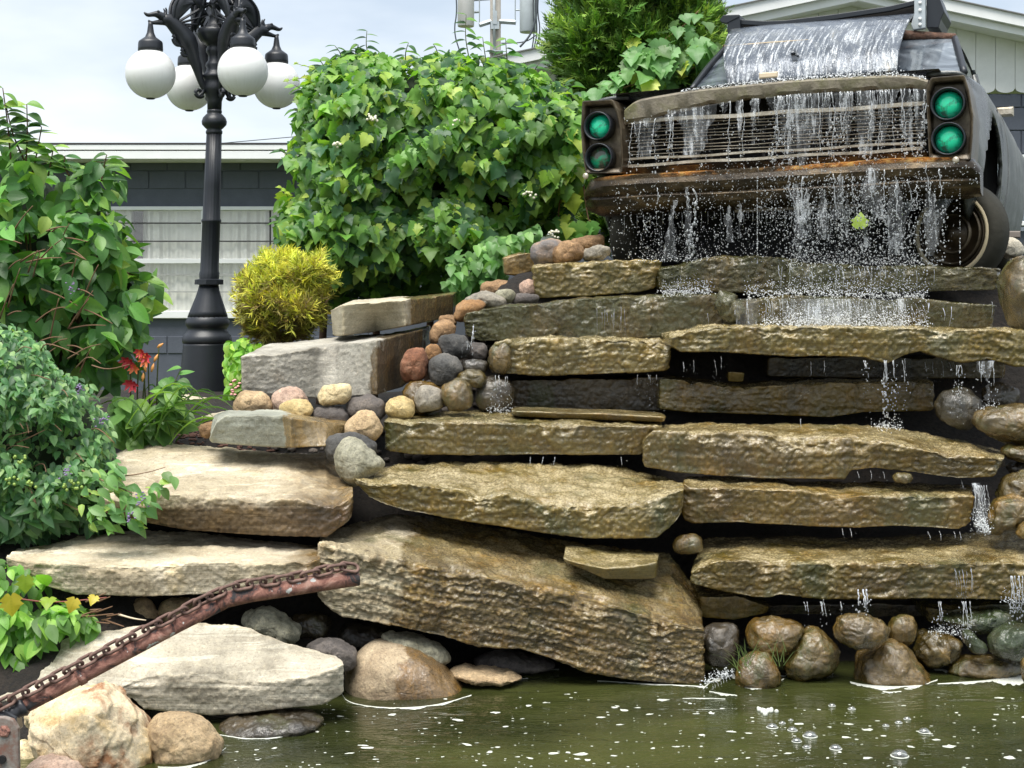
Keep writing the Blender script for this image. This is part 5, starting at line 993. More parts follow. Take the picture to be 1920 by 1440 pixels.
def leafset(root, pos, Fm, size, tint, tmpls, rg, nobj=300, name='leaf', mat=None, key=None):
    mat = mat or LEAF; order = np.argsort(pos[:, 1] if key is None else key); nobj = min(nobj, len(pos)); big = order[:nobj]; rest = order[nobj:]
    base = np.quantile(tint[:, 1], np.linspace(.05, .95, 5)); pal = [tint[np.argmin(np.abs(tint[:, 1]-b))] for b in base]
    ms = [[mesh(name, v, f, mat, True, tint=np.tile(pc, (len(v), 1)), uv=st) for v, f, st in tmpls] for pc in pal]
    wl = Vector(wloc(root))
    for i in big:
        k = int(np.argmin(np.abs(base-tint[i, 1]))); o = bpy.data.objects.new(name, ms[k][rg.integers(len(tmpls))]); COL.objects.link(o); o.parent = root
        R = Matrix(Fm[i].tolist()); o.matrix_basis = Matrix.LocRotScale(Vector(pos[i])-wl, R, Vector((size[i],)*3))
    if len(rest):
        V = []; Fq = []; Tn = []; ST = []; off = 0; tid = rg.integers(len(tmpls), size=len(rest))
        for k, (v, f, st) in enumerate(tmpls):
            ii = rest[tid == k]
            if not len(ii): continue
            vv = np.einsum('nij,mj->nmi', Fm[ii]*size[ii][:, None, None], v)+pos[ii][:, None]; m = len(v)
            V.append(vv.reshape(-1, 3)); Fq.append((f[None]+(np.arange(len(ii))*m)[:, None, None]+off).reshape(-1, 4)); Tn.append(np.repeat(tint[ii], m, 0)); ST.append(np.tile(st, (len(ii), 1))); off += len(ii)*m
        o = obj('foliage', np.concatenate(V), np.concatenate(Fq), mat, root, True, tint=np.concatenate(Tn), uv=np.concatenate(ST)); o['kind'] = 'stuff'
def pip(P, u, v):
    r = np.zeros(len(u), bool); n = len(P)
    for i in range(n):
        (x1, y1), (x2, y2) = P[i], P[(i+1) % n]
        if y1 == y2: continue
        c = ((y1 > v) != (y2 > v)) & (u < (x2-x1)*(v-y1)/(y2-y1)+x1); r ^= c
    return r
def pdist(P, u, v):
    d = np.full(len(u), 1e9); n = len(P)
    for i in range(n):
        a = np.array(P[i], float); b = np.array(P[(i+1) % n], float); ab = b-a; t = np.clip(((u-a[0])*ab[0]+(v-a[1])*ab[1])/(ab@ab+1e-9), 0, 1)
        d = np.minimum(d, np.hypot(u-a[0]-t*ab[0], v-a[1]-t*ab[1]))
    return d
def blob(P, Y, D, n, rg, layer=.25, back=.12, bump=.12, bs=3.0, edge=.55, seed=1, gap=.30):
    P = [tuple(map(float, p)) for p in P]; a = np.array(P); U = rg.uniform(a[:, 0].min(), a[:, 0].max(), n*4); V = rg.uniform(a[:, 1].min(), a[:, 1].max(), n*4)
    k = pip(P, U, V); U = U[k][:n]; V = V[k][:n]; d = pdist(P, U, V); R = max(d.max()*edge, 1); h = np.sqrt(np.clip(1-(1-np.clip(d/R, 0, 1))**2, 0, 1))
    g = 8.0; dn = [pdist(P, U+g, V)-pdist(P, U-g, V), pdist(P, U, V+g)-pdist(P, U, V-g)]
    X0 = Wp(U, V, Y); cl_ = fbm(X0*bs+seed, 2, seed); y = Y-D*h+bump*cl_+np.abs(rg.normal(size=len(U)))*layer
    bk = rg.random(len(U)) < back; y = np.where(bk, 2*Y-y, y); pos = Wp(U, V, y)
    keep = (cl_+rg.normal(size=len(U))*.35) < gap; U, V, y, pos, d, h, cl_, bk = U[keep], V[keep], y[keep], pos[keep], d[keep], h[keep], cl_[keep], bk[keep]; dn = [q[keep] for q in dn]
    t = np.clip(1-d/R, 0, 1); N = np.stack([-dn[0]/(2*g)*t, -(h+.25), dn[1]/(2*g)*t+.25], -1); N[bk, 1] *= -1; N /= np.linalg.norm(N, axis=1)[:, None]
    dep = (y-(Y-D*h))
    return pos, N, cl_, dep
def tints(n, cols, w, rg, j=.14):
    c = np.array([q[:3] for q in cols]); k = rg.choice(len(cols), n, p=np.array(w)/sum(w)); r = c[k]*np.array([1.36, 1.28, 1.16])*(1+rg.normal(size=(n, 1))*j)*(1+rg.normal(size=(n, 3))*.05); return np.clip(r, .004, .9)
G = lambda r, g, b: C(r, g, b)[:3]
def coremesh(root, P, Y, D, sc=.8, sh=.12):  # solid dark blob: the shade inside the foliage put into its colour
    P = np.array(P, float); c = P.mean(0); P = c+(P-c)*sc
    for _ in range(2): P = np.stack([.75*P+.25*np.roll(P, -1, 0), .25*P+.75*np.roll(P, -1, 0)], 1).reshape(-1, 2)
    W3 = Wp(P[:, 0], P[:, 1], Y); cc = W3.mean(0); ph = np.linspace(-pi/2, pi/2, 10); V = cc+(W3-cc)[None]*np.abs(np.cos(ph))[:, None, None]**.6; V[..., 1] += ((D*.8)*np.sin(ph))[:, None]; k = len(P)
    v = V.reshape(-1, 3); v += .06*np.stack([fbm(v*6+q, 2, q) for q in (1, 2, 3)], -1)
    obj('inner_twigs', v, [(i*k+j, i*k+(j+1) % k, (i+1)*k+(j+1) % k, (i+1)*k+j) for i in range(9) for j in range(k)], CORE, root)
# vine covered hedge
rg = np.random.default_rng(21)
HP = [(522, 490), (524, 420), (535, 330), (556, 240), (566, 170), (590, 125), (640, 104), (690, 97), (740, 108), (800, 100), (870, 98), (920, 108), (985, 122), (1040, 150), (1085, 178), (1108, 215), (1100, 300), (1092, 360), (1065, 400), (1030, 418), (1000, 430), (985, 470), (945, 500), (905, 540), (850, 556), (760, 552), (680, 562), (600, 565), (545, 545)]
hedge = empty('vine_hedge', Wp(800, 600, 8.9), 'big bushy hedge overgrown with lobed grape vine leaves behind the stone blocks', 'hedge')
pos, N, cl_, dep = blob(HP, 9.0, .75, 9200, rg, .22, .12, .20, 4.0, .5, 4, .24)
n = len(pos); tip = np.tile(np.array([0, -.35, -1.0]), (n, 1)); Fm = frames(N+np.array([0, 0, .25]), tip, rg, .48)
sz = rg.uniform(.05, .105, n); hi = (pos[:, 2]-pos[:, 2].min())/np.ptp(pos[:, 2])
tn = tints(n, [G(66, 104, 52), G(88, 130, 60), G(112, 152, 68), G(128, 160, 70), G(52, 88, 58)], [3, 4, 2.6, .7, 2], rg)
yng = rg.random(n) < .05*hi+.01*(dep < .1); tn[yng] = tints(int(yng.sum()), [G(136, 164, 72), G(150, 172, 84), G(128, 160, 72)], [1, .6, 1], rg); sz[yng] *= .75
leafset(hedge, pos, Fm, sz, tn, T_GRAPE+[T_OV[0], T_HEART[1]], rg, 300, key=pos[:, 1]+rg.random(n)*.25)
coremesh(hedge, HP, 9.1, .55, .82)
def branch(name, root, pts, r0, r1, n=14, mat=BARK): return obj(name, *tube(smoothline(pts, n), np.linspace(r0, r1, n), 6), mat, root)
for u in (600, 700, 800, 880): branch('trunk', hedge, [(Wp(u, 640, 9.2)[0], 9.2, .78), Wp(u+10, 520, 9.15), Wp(u+rg.uniform(-40, 40), 350, 9.1), Wp(u+rg.uniform(-60, 60), 200, 9.1)], .03, .01)
def sprig(root, base, top, Y, nl, size, cols, rg, T=T_OV, side=12, name='sprig_stem', mat=STEM, r=.004, tip=True):
    a, b = Wp(*base, Y), Wp(*top, Y); c = (a+b)/2+np.array([rg.uniform(-.02, .02), 0, 0]); P = smoothline([a, c, b], 10); obj(name, *tube(P, np.linspace(r, r*.5, 10), 5), mat, root)
    t = np.linspace(.25, 1, nl); pos = np.stack([np.interp(t, np.linspace(0, 1, 10), P[:, k]) for k in range(3)], -1); sg = np.where(np.arange(nl) % 2, 1, -1)
    T_ = np.stack([sg*1.0, rg.uniform(-.6, .1, nl), rg.uniform(-.1, .6, nl)], -1); N = np.tile(np.array([0, -.5, 1.]), (nl, 1)); Fm = frames(N, T_, rg, .2); s = size*(1.15-.5*t)
    leafset(root, pos, Fm, s, tints(nl, cols, [1]*len(cols), rg), T, rg, 300)
GC = [G(70, 110, 55), G(96, 138, 66), G(60, 96, 60)]
for b, t, nl in (((692, 110), (688, 58), 7), ((668, 118), (672, 84), 5), ((880, 112), (874, 28), 9), ((912, 118), (905, 70), 5), ((952, 122), (948, 72), 7), ((610, 130), (600, 112), 4), ((575, 215), (548, 205), 4), ((1000, 140), (1012, 118), 4), ((760, 112), (766, 80), 5), ((820, 108), (812, 82), 4), ((580, 180), (552, 160), 5), ((545, 300), (522, 280), 4), ((1060, 175), (1078, 150), 5), ((640, 112), (628, 86), 5), ((535, 420), (512, 405), 4), ((1090, 220), (1118, 205), 4)):
    sprig(hedge, b, t, 8.9, nl, .10, GC, rg)
for b, t in (((600, 130), (552, 118)), ((590, 142), (532, 152)), ((540, 370), (522, 350))): sprig(hedge, b, t, 8.8, 6, .045, [G(150, 170, 80), G(130, 160, 70)], rg, T_GRAPE, r=.0025)
WFL = plain('white_bloom', C(225, 222, 200), .7)
for (u, v) in ((695, 222), (862, 227), (992, 362), (628, 270), (1040, 440)):
    c = Wp(u, v, 8.22); obj('flower_head', *join([sphere(c+rg.normal(size=3)*np.array([.018, .012, .010]), .008, 6, 4) for _ in range(12)]), WFL, hedge)
# arborvitae
rg = np.random.default_rng(33)
AP = [(1085, -190), (1300, -190), (1335, -20), (1352, 60), (1362, 130), (1350, 230), (1330, 470), (1100, 470), (1088, 330), (1082, 200), (1045, 150), (1028, 95), (1040, 45), (1062, 0), (1070, -80)]
tree = empty('arborvitae', Wp(1200, 640, 10.4), 'dense dark green arborvitae rising behind the car left headlights', 'tree')
pos, N, cl_, dep = blob(AP, 10.4, .85, 11000, rg, .10, .10, .22, 4.2, .6, 9)
n = len(pos)
def sprayT(sd):
    rg = np.random.default_rng(sd); v = []; f = []; 
    def lf(p, d, L, w):
        s = np.array([-d[1], d[0], 0]); i = len(v); v.extend([p-s*w*.4, p+s*w*.4, p+d*L*.6+s*w*.5+[0, 0, -.02], p+d*L+[0, 0, -.06*L]]); f.append((i, i+1, i+2, i+3)); v[-2:] = v[-2:]
        v.append(p+d*L*.6-s*w*.5+np.array([0, 0, -.02])); f.append((i, i+3, i+4, i+4))
    p = np.zeros(3)
    for k in range(6):
        y = k/6; q = np.array([.05*sin(k), y, -.15*y*y])
        for sg in (-1, 1):
            a = sg*rg.uniform(.5, 1.0); lf(q, np.array([sin(a), cos(a), rg.uniform(-.1, .25)]), .42*(1-.45*y), .11)
    lf(np.array([0, .8, -.1]), np.array([0, 1., 0]), .3, .12)
    v = np.array(v, float); f = np.array(f); f[f[:, 3] == f[:, 2], 3] = f[f[:, 3] == f[:, 2], 2]
    q = []
    for a in f: q.append((a[0], a[1], a[2], a[3]) if len(set(a)) == 4 else (a[0], a[1], a[2], a[0]))
    return v, q
def spraymesh(root, name, pos, Fm, size, tint, T, rg, mat, vt=None):
    V = []; Fq = []; Tn = []; off = 0; tid = rg.integers(len(T), size=len(pos))
    for k, (v, f, *_) in enumerate(T):
        ii = np.where(tid == k)[0]; f = np.asarray(f); vv = np.einsum('nij,mj->nmi', Fm[ii]*size[ii][:, None, None], v)+pos[ii][:, None]; m = len(v)
        V.append(vv.reshape(-1, 3)); Fq.append((f[None]+(np.arange(len(ii))*m)[:, None, None]+off).reshape(-1, f.shape[1]))
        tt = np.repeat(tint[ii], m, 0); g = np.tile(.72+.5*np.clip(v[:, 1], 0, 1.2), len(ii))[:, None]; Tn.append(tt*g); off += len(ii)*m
    V = np.concatenate(V); o = obj(name, V, np.concatenate(Fq), mat, root, False, tint=np.concatenate(Tn), uv=np.full((len(V), 2), .4)); o['kind'] = 'stuff'; return o
def tri_spray(sd, n=7, w=.10, L=.42):         # triangles only: fronds of scale leaves
    rg = np.random.default_rng(sd); v = []; f = []
    for k in range(n):
        y = k/n; q = np.array([.05*sin(k*2), y*.9, -.18*y*y])
        for sg in (-1, 1):
            a = sg*rg.uniform(.35, .9); d = np.array([sin(a), cos(a), rg.uniform(-.15, .35)]); s = np.array([cos(a), -sin(a), 0])*w; l = L*(1-.4*y)*rg.uniform(.7, 1.2)
            i = len(v); v += [q-s*.5, q+s*.5, q+d*l+np.array([0, 0, -.05])]; f.append((i, i+1, i+2))
    i = len(v); v += [np.array([-.05, .8, -.1]), np.array([.05, .8, -.1]), np.array([0, 1.2, -.22])]; f.append((i, i+1, i+2)); return np.array(v), np.array(f)
SPR = [tri_spray(s) for s in range(4)]
LEAFS = leafmat('scale_leaf', .55, .2, .3)
tip = N*.6+np.array([0, -.1, .75]); Fm = frames(np.cross(N, rg.normal(size=N.shape))+N*.5, tip, rg, .35)
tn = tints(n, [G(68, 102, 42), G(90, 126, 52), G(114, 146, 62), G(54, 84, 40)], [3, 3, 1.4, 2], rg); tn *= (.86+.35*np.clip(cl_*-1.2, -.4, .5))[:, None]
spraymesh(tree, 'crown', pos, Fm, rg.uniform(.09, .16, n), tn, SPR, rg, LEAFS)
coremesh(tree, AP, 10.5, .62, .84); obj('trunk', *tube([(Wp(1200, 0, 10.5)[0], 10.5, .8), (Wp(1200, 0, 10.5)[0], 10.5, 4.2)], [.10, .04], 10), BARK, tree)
# grape vine climbing over the arborvitae and hanging beside the bumper
rg = np.random.default_rng(5)
vine = empty('grape_vine', Wp(1180, 300, 9.3), 'pale green grape vine climbing across the dark arborvitae beside the windshield', 'vine')
VP = [(1098, 178), (1130, 150), (1170, 110), (1190, 60), (1240, 40), (1290, 15), (1320, 30), (1345, 80), (1330, 105), (1300, 130), (1270, 150), (1220, 180), (1150, 185)]
pos, N, cl_, dep = blob(VP, 9.45, .12, 110, rg, .05, 0, .05); n = len(pos); Fm = frames(N+np.array([0, 0, .35]), np.tile([0, -.3, -1.], (n, 1)), rg, .3)
tn = tints(n, [G(96, 138, 84), G(120, 158, 84), G(168, 188, 84), G(84, 124, 76)], [3, 2, .7, 2], rg); leafset(vine, pos, Fm, rg.uniform(.07, .135, n), tn, T_GRAPE, rg, 300)
for pts in ([(1090, 200), (1150, 150), (1200, 100), (1270, 60), (1310, 20)], [(1110, 190), (1180, 160), (1250, 140), (1310, 125)]): branch('vine_stem', vine, [Wp(u, v, 9.42) for u, v in pts], .006, .003, 24, DRYTW)
VP = [(1030, 300), (1075, 215), (1092, 240), (1085, 330), (1080, 360), (1098, 395), (1115, 425), (1108, 455), (1060, 462), (1050, 430), (1052, 360)]
vine2 = empty('grape_vine', Wp(1075, 420, 8.6), 'grape vine strand hanging down just left of the car bumper', 'vine')
pos, N, cl_, dep = blob(VP, 8.5, .1, 75, rg, .08, 0, .05); n = len(pos); Fm = frames(N+np.array([0, 0, .35]), np.tile([0, -.3, -1.], (n, 1)), rg, .3)
leafset(vine2, pos, Fm, rg.uniform(.06, .115, n), tints(n, [G(96, 142, 70), G(80, 124, 62), G(150, 180, 76)], [2, 2, .7], rg), T_GRAPE, rg, 300)
for pts in ([(1070, 260), (1060, 330), (1048, 380), (1046, 440)], [(1092, 330), (1100, 400), (1112, 440), (1120, 455)]): branch('vine_stem', vine2, [Wp(u, v, 8.52) for u, v in pts], .006, .003, 20, DRYTW)
# golden threadleaf bush
rg = np.random.default_rng(8)
YPg = [(444, 590), (450, 530), (474, 492), (506, 480), (540, 476), (572, 486), (598, 474), (618, 505), (624, 540), (606, 570), (600, 610), (560, 640), (500, 645), (460, 625)]
gb = empty('golden_bush', Wp(533, 650, 8.1), 'round golden yellow threadleaf bush between lamp post and stone blocks', 'shrub')
pos, N, cl_, dep = blob(YPg, 8.1, .30, 5200, rg, .06, .12, .13, 9, .8, 2, .16); n = len(pos)
def thread(sd):
    rg = np.random.default_rng(sd); v = []; f = []
    for k in range(9):
        q = np.array([0, k*.1, -.03*k*k*.1]); a = rg.uniform(-1, 1); b = rg.uniform(-.7, .9); d = np.array([sin(a), cos(a), b]); L = rg.uniform(.35, .8); s = np.array([cos(a), -sin(a), 0])*.05
        i = len(v); v += [q-s, q+s, q+d*L*.55+s*.7, q+d*L*.55-s*.7, q+d*L+np.array([0, 0, -.18*L])]; f += [(i, i+1, i+2), (i, i+2, i+3), (i+3, i+2, i+4)]
    return np.array(v), np.array(f)
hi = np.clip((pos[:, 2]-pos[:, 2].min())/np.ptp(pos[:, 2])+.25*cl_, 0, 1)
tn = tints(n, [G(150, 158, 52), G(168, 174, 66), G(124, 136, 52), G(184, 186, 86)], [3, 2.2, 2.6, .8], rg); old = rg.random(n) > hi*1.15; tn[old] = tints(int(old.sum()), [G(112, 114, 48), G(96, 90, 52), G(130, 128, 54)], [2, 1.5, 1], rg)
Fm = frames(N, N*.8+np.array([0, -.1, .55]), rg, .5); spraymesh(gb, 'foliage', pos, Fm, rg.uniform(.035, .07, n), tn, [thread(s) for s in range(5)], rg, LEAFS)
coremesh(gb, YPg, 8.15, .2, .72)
for k in range(10): u = 500+k*9; branch('branch', gb, [Wp(535, 655, 8.1), Wp(u, 600, 8.0), Wp(u+(k-5)*9, 560, 7.95)], .008, .003, 10, DRYTW)
# left shrub with big leaves
rg = np.random.default_rng(12)
SP = [(-120, 300), (-40, 270), (20, 262), (55, 290), (90, 330), (125, 292), (165, 320), (190, 296), (222, 330), (232, 400), (238, 450), (246, 500), (292, 520), (296, 560), (268, 590), (262, 640), (258, 690), (200, 720), (120, 700), (40, 640), (-120, 640)]
sh = empty('broadleaf_shrub', Wp(80, 760, 6.9), 'tall broad leaved shrub at the left frame edge with pointed green leaves', 'shrub')
pos, N, cl_, dep = blob(SP, 6.9, .42, 2300, rg, .18, .12, .26, 4.6, .6, 6, .14); n = len(pos)
Fm = frames(N+np.array([.1, 0, .55]), np.tile([.25, -.45, -.75], (n, 1))+np.stack([N[:, 0]*.8, 0*N[:, 0], 0*N[:, 0]], -1), rg, .72)
tn = tints(n, [G(70, 110, 58), G(92, 136, 70), G(58, 94, 54), G(126, 160, 82)], [3, 3, 2.4, .9], rg); leafset(sh, pos, Fm, rg.uniform(.06, .13, n), tn, T_OV+[T_HEART[2]], rg, 300, key=pos[:, 1]+rg.random(n)*.15)
coremesh(sh, SP, 7.05, .22, .66)
for b, t, nl in (((20, 300), (5, 165), 11), ((45, 300), (12, 200), 9), ((48, 310), (50, 195), 10), ((60, 330), (78, 238), 7), ((130, 330), (122, 292), 6), ((190, 340), (200, 290), 7), ((-10, 300), (-14, 180), 8), ((215, 500), (285, 530), 8), ((90, 330), (100, 276), 6)):
    sprig(sh, b, t, 6.7, nl, .12, [G(78, 118, 60), G(104, 142, 72), G(66, 104, 58), G(132, 164, 84)], rg, T_OV, name='stem', mat=BARK, r=.005)
for k in range(26):
    u = rg.uniform(-60, 200); branch('branch', sh, [Wp(rg.uniform(20, 140), 760, 6.85), Wp(u*.7+30, 620, 6.7), Wp(u, rg.uniform(420, 560), 6.62)], .010, .004, 12, BARK)
for k in range(34):
    u, v = rg.uniform(-5, 175), rg.uniform(420, 700); a = rg.uniform(-.6, 1.4); L = rg.uniform(25, 80); branch('dry_twig', sh, [Wp(u, v, 6.42), Wp(u+L*.5*cos(a), v-L*.5*sin(a)-4, 6.36), Wp(u+L*cos(a), v-L*sin(a), 6.32)], .0042, .0018, 8, DRYTW)
# nightshade with small leaves, violet flowers and green berries
rg = np.random.default_rng(14)
NP_ = [(-80, 600), (30, 605), (75, 640), (110, 690), (170, 720), (205, 780), (212, 850), (228, 890), (220, 930), (190, 990), (120, 995), (40, 1012), (-80, 1030)]
ns = empty('nightshade_shrub', Wp(60, 1010, 5.9), 'sprawling small leaved shrub with violet flowers and green berries over the left steps', 'shrub')
pos, N, cl_, dep = blob(NP_, 6.0, .36, 5200, rg, .14, .08, .16, 5, .6, 3); n = len(pos)
Fm = frames(N+np.array([0, 0, .9]), np.tile([.25, -.7, -.35], (n, 1))+np.stack([rg.normal(size=n)*.6, 0*N[:, 0], 0*N[:, 0]], -1), rg, .4)
lowm = pos[:, 2] < .66; sz = rg.uniform(.024, .052, n); bigl = lowm & (rg.random(n) < .4); sz[bigl] = rg.uniform(.07, .10, int(bigl.sum()))
tn = tints(n, [G(72, 112, 74), G(98, 138, 90), G(56, 92, 60), G(122, 156, 104)], [3, 3, 2, 1.1], rg); tn[bigl] *= .72
leafset(ns, pos, Fm, sz, tn, T_SMALL+[T_OV[0]], rg, 300, key=pos[:, 1]+rg.random(n)*.12-.3*bigl)
coremesh(ns, NP_, 6.1, .22, .78)
LP_ = [(150, 880), (215, 862), (240, 900), (270, 905), (300, 880), (328, 890), (318, 912), (290, 930), (262, 990), (235, 985), (190, 1000), (150, 960)]
pos, N, cl_, dep = blob(LP_, 5.5, .06, 130, rg, .05, 0, .05); n = len(pos); Fm = frames(N+np.array([0, 0, .8]), np.tile([.7, -.5, -.1], (n, 1)), rg, .45)
leafset(ns, pos, Fm, rg.uniform(.03, .07, n), tints(n, [G(98, 136, 80), G(84, 122, 76), G(126, 160, 88)], [2, 2, 1], rg), T_SMALL+[T_OV[0]], rg, 300)
for k in range(22):
    u, v = rg.uniform(0, 180), rg.uniform(640, 960); branch('stem', ns, [Wp(u, v, 5.85), Wp(u+rg.uniform(10, 40), v-rg.uniform(-10, 30), 5.7), Wp(u+rg.uniform(30, 80), v+rg.uniform(-30, 20), 5.6)], .003, .0015, 8, DRYTW)
branch('stem', ns, [Wp(150, 880, 5.65), Wp(200, 905, 5.5), Wp(250, 925, 5.44)], .003, .0015, 10, DRYTW); branch('stem', ns, [Wp(210, 895, 5.5), Wp(270, 888, 5.44), Wp(310, 876, 5.42)], .003, .0015, 10, DRYTW)
VIO = plain('violet_petal', C(128, 110, 150), .6); BER = plain('green_berry', C(140, 165, 80), .3)
for (u, v, Y) in ((128, 885, 5.56), (268, 937, 5.40), (188, 790, 5.62), (150, 728, 5.66), (135, 540, 6.28), (245, 965, 5.42)):
    c = Wp(u, v, Y); obj('flower_cluster', *join([sphere(c+rg.normal(size=3)*np.array([.012, .01, .012]), .0048, 6, 4, (1, 1, .6)) for _ in range(14)]), VIO, ns)
for (u, v) in ((62, 905), (122, 912), (145, 908), (20, 900), (35, 860), (210, 915)):
    c = Wp(u, v, 5.58); 
    for _ in range(7): q = c+rg.normal(size=3)*np.array([.016, .01, .012]); obj('berry', *sphere(q, .0062, 8, 6), BER, ns)
# ground vine bottom left
rg = np.random.default_rng(15)
gv = empty('ground_vine', Wp(50, 1250, 5.25), 'low vine with yellowing lobed leaves beside the bottom left slab', 'vine')
GP = [(-60, 1045), (40, 1052), (80, 1072), (100, 1090), (70, 1120), (110, 1125), (170, 1140), (186, 1160), (180, 1182), (120, 1200), (90, 1225), (40, 1245), (-60, 1268)]
pos, N, cl_, dep = blob(GP, 5.35, .16, 520, rg, .1, .05, .08, 6, .7, 4); n = len(pos); Fm = frames(N+np.array([0, 0, .7]), np.tile([.3, -.5, -.7], (n, 1)), rg, .4)
tn = tints(n, [G(92, 140, 60), G(120, 164, 72), G(72, 112, 56)], [3, 2, 2], rg); leafset(gv, pos, Fm, rg.uniform(.045, .09, n), tn, T_OV+[T_SMALL[0]], rg, 300)
for (u, v, s) in ((20, 1118, .075), (92, 1122, .055), (48, 1082, .06), (140, 1124, .05), (178, 1118, .038)):
    pos = Wp(u, v, 5.14)[None]; Fm = frames(np.array([[0, -1, .5]]), np.array([[rg.normal()*.6, -.3, -1.]]), rg, .4); c = G(140, 168, 58) if rg.random() < .6 else G(184, 172, 62); leafset(gv, pos, Fm, np.array([s]), np.array([c])*rg.uniform(.75, 1.1), T_GRAPE, rg, 1)
branch('vine_stem', gv, [Wp(30, 1122, 5.18), Wp(90, 1130, 5.16), Wp(150, 1126, 5.15), Wp(200, 1120, 5.15)], .003, .002, 14, plain('red_stem', C(130, 72, 60)))
for k in range(12): u, v = rg.uniform(140, 215), rg.uniform(1125, 1165); branch('dry_twig', gv, [Wp(u, v, 5.3), Wp(u+rg.uniform(15, 50), v+rg.uniform(-18, 12), 5.25)], .004, .0015, 5, DRYTW)
branch('dry_twig', gv, [Wp(222, 1152, 5.32), Wp(250, 1160, 5.3), Wp(274, 1163, 5.3)], .004, .002, 8, plain('pale_twig', C(205, 190, 165)))
# daylilies
rg = np.random.default_rng(16)
dl = empty('daylily', Wp(275, 830, 6.7), 'clump of daylilies with red orange flowers in front of the lamp base', 'flower')
def strap(p0, dirx, L, h, Y, w=.012, n=9):
    a = Wp(*p0, Y); t = np.linspace(0, 1, n); x = a[0]+dirx*L*t; z = a[2]+h*4*t*(1-t*.72)-.02*t; y = a[1]-.10*t*rg.uniform(-.5, 1); W = w*np.sin(pi*np.clip(t*.9+.1, 0, 1))**.5; W[-1] = .001
    L_ = np.stack([x, y-W, z+W*.6], -1); M2 = np.stack([x, y, z], -1); R_ = np.stack([x, y+W, z+W*.6], -1); V = np.stack([L_, M2, R_], 1).reshape(-1, 3)
    f = np.array([(i*3+k, i*3+k+1, (i+1)*3+k+1, (i+1)*3+k) for i in range(n-1) for k in (0, 1)]); c = tints(1, [G(66, 98, 52), G(86, 116, 62), G(54, 84, 48)], [1, 1, 1], rg)
    return obj('leaf', V, f, LEAF, dl, True, tint=np.tile(c, (len(V), 1)), uv=np.full((len(V), 2), .4))
for k in range(58): strap((rg.uniform(235, 330), rg.uniform(800, 838)), rg.choice([-1, 1], p=[.25, .75]), rg.uniform(.08, .36), rg.uniform(.05, .17), rg.uniform(6.30, 6.95))
PET = [plain('petal_red', C(200, 62, 72), .5), plain('petal_orange', C(226, 120, 70), .5)]
def lily(u, v, Y, s, mt):
    c = Wp(u, v, Y); pr = []
    for k in range(6):
        a = k*pi/3+rg.uniform(-.2, .2); d = np.array([cos(a), -.35, sin(a)*.9]); t = np.linspace(0, 1, 6); P = c+np.outer(t, d)*s+np.outer(t*t, [0, -.4*s, -.25*s]); sd = np.cross(d, [0, -1, 0]); sd /= np.linalg.norm(sd); w = .24*s*np.sin(pi*np.clip(t*.85+.1, 0, 1)); w[-1] = .001
        V = np.stack([P-sd*w[:, None], P+np.array([0, .05*s, 0]), P+sd*w[:, None]], 1).reshape(-1, 3); pr.append((V, [(i*3+q, i*3+q+1, (i+1)*3+q+1, (i+1)*3+q) for i in range(5) for q in (0, 1)]))
    obj('flower', *join(pr), mt, dl)
for u, v, k in ((262, 660, 0), (274, 668, 0), (243, 680, 0), (266, 662, 1), (244, 719, 0), (252, 690, 1), (272, 676, 1), (236, 676, 0), (250, 722, 0)): lily(u, v, 6.52, rg.uniform(.022, .032), PET[k])
for u, v, u2, v2 in ((258, 800, 262, 662), (285, 800, 278, 665), (250, 810, 245, 690), (295, 810, 298, 648), (268, 810, 272, 700), (280, 800, 270, 690)): branch('flower_stem', dl, [Wp(u, v, 6.7), Wp((u+u2)/2-3, (v+v2)/2, 6.6), Wp(u2, v2, 6.53)], .004, .003, 10, STEM)
for u, v, a in ((300, 648, .5), (268, 708, 1.4), (286, 690, 1.2), (272, 690, 1.9), (292, 672, 1.0)): obj('bud', *tube([Wp(u-6*cos(a), v+8*sin(a), 6.52), Wp(u, v, 6.52), Wp(u+7*cos(a), v-9*sin(a), 6.52)], [.003, .008, .002], 7), plain('bud', C(214, 150, 84)) if 'bud' not in bpy.data.materials else bpy.data.materials['bud'], dl)
bw = empty('broadleaf_weed', Wp(300, 830, 6.5), 'broad leaved weed spreading among the daylily leaves', 'plant')
pos, N, cl_, dep = blob([(195, 740), (260, 740), (300, 700), (345, 715), (340, 780), (300, 830), (230, 840), (190, 800)], 6.55, .12, 90, rg, .08, 0, .08); n = len(pos); Fm = frames(N+np.array([0, 0, .7]), np.tile([.4, -.5, -.5], (n, 1)), rg, .35)
leafset(bw, pos, Fm, rg.uniform(.07, .13, n), tints(n, [G(82, 124, 64), G(70, 108, 60), G(108, 148, 78)], [2, 2, 1], rg), T_OV, rg, 300)
sprig(bw, (300, 790), (340, 690), 6.45, 7, .10, [G(104, 146, 76), G(88, 130, 68)], rg, r=.004)
# bright plant behind the lamp
hb = empty('leafy_plant', Wp(462, 745, 9.6), 'bright green leafy plant with tiny pink flowers behind the lamp base', 'plant')
pos, N, cl_, dep = blob([(420, 640), (455, 630), (492, 650), (500, 700), (480, 745), (425, 748)], 9.7, .2, 420, rg, .12, .05, .08); n = len(pos); Fm = frames(N+np.array([0, 0, .7]), np.tile([.2, -.6, -.5], (n, 1)), rg, .4)
leafset(hb, pos, Fm, rg.uniform(.05, .09, n), tints(n, [G(116, 160, 62), G(98, 144, 60), G(140, 180, 76)], [2, 2, 1], rg), T_OV, rg, 200)
PINK = plain('pink_petal', C(226, 168, 160), .6)
for k in range(10): obj('flower', *sphere(Wp(rg.uniform(432, 450), rg.uniform(708, 745), 9.42), .012, 7, 5, (1, 1, .7)), PINK, hb)
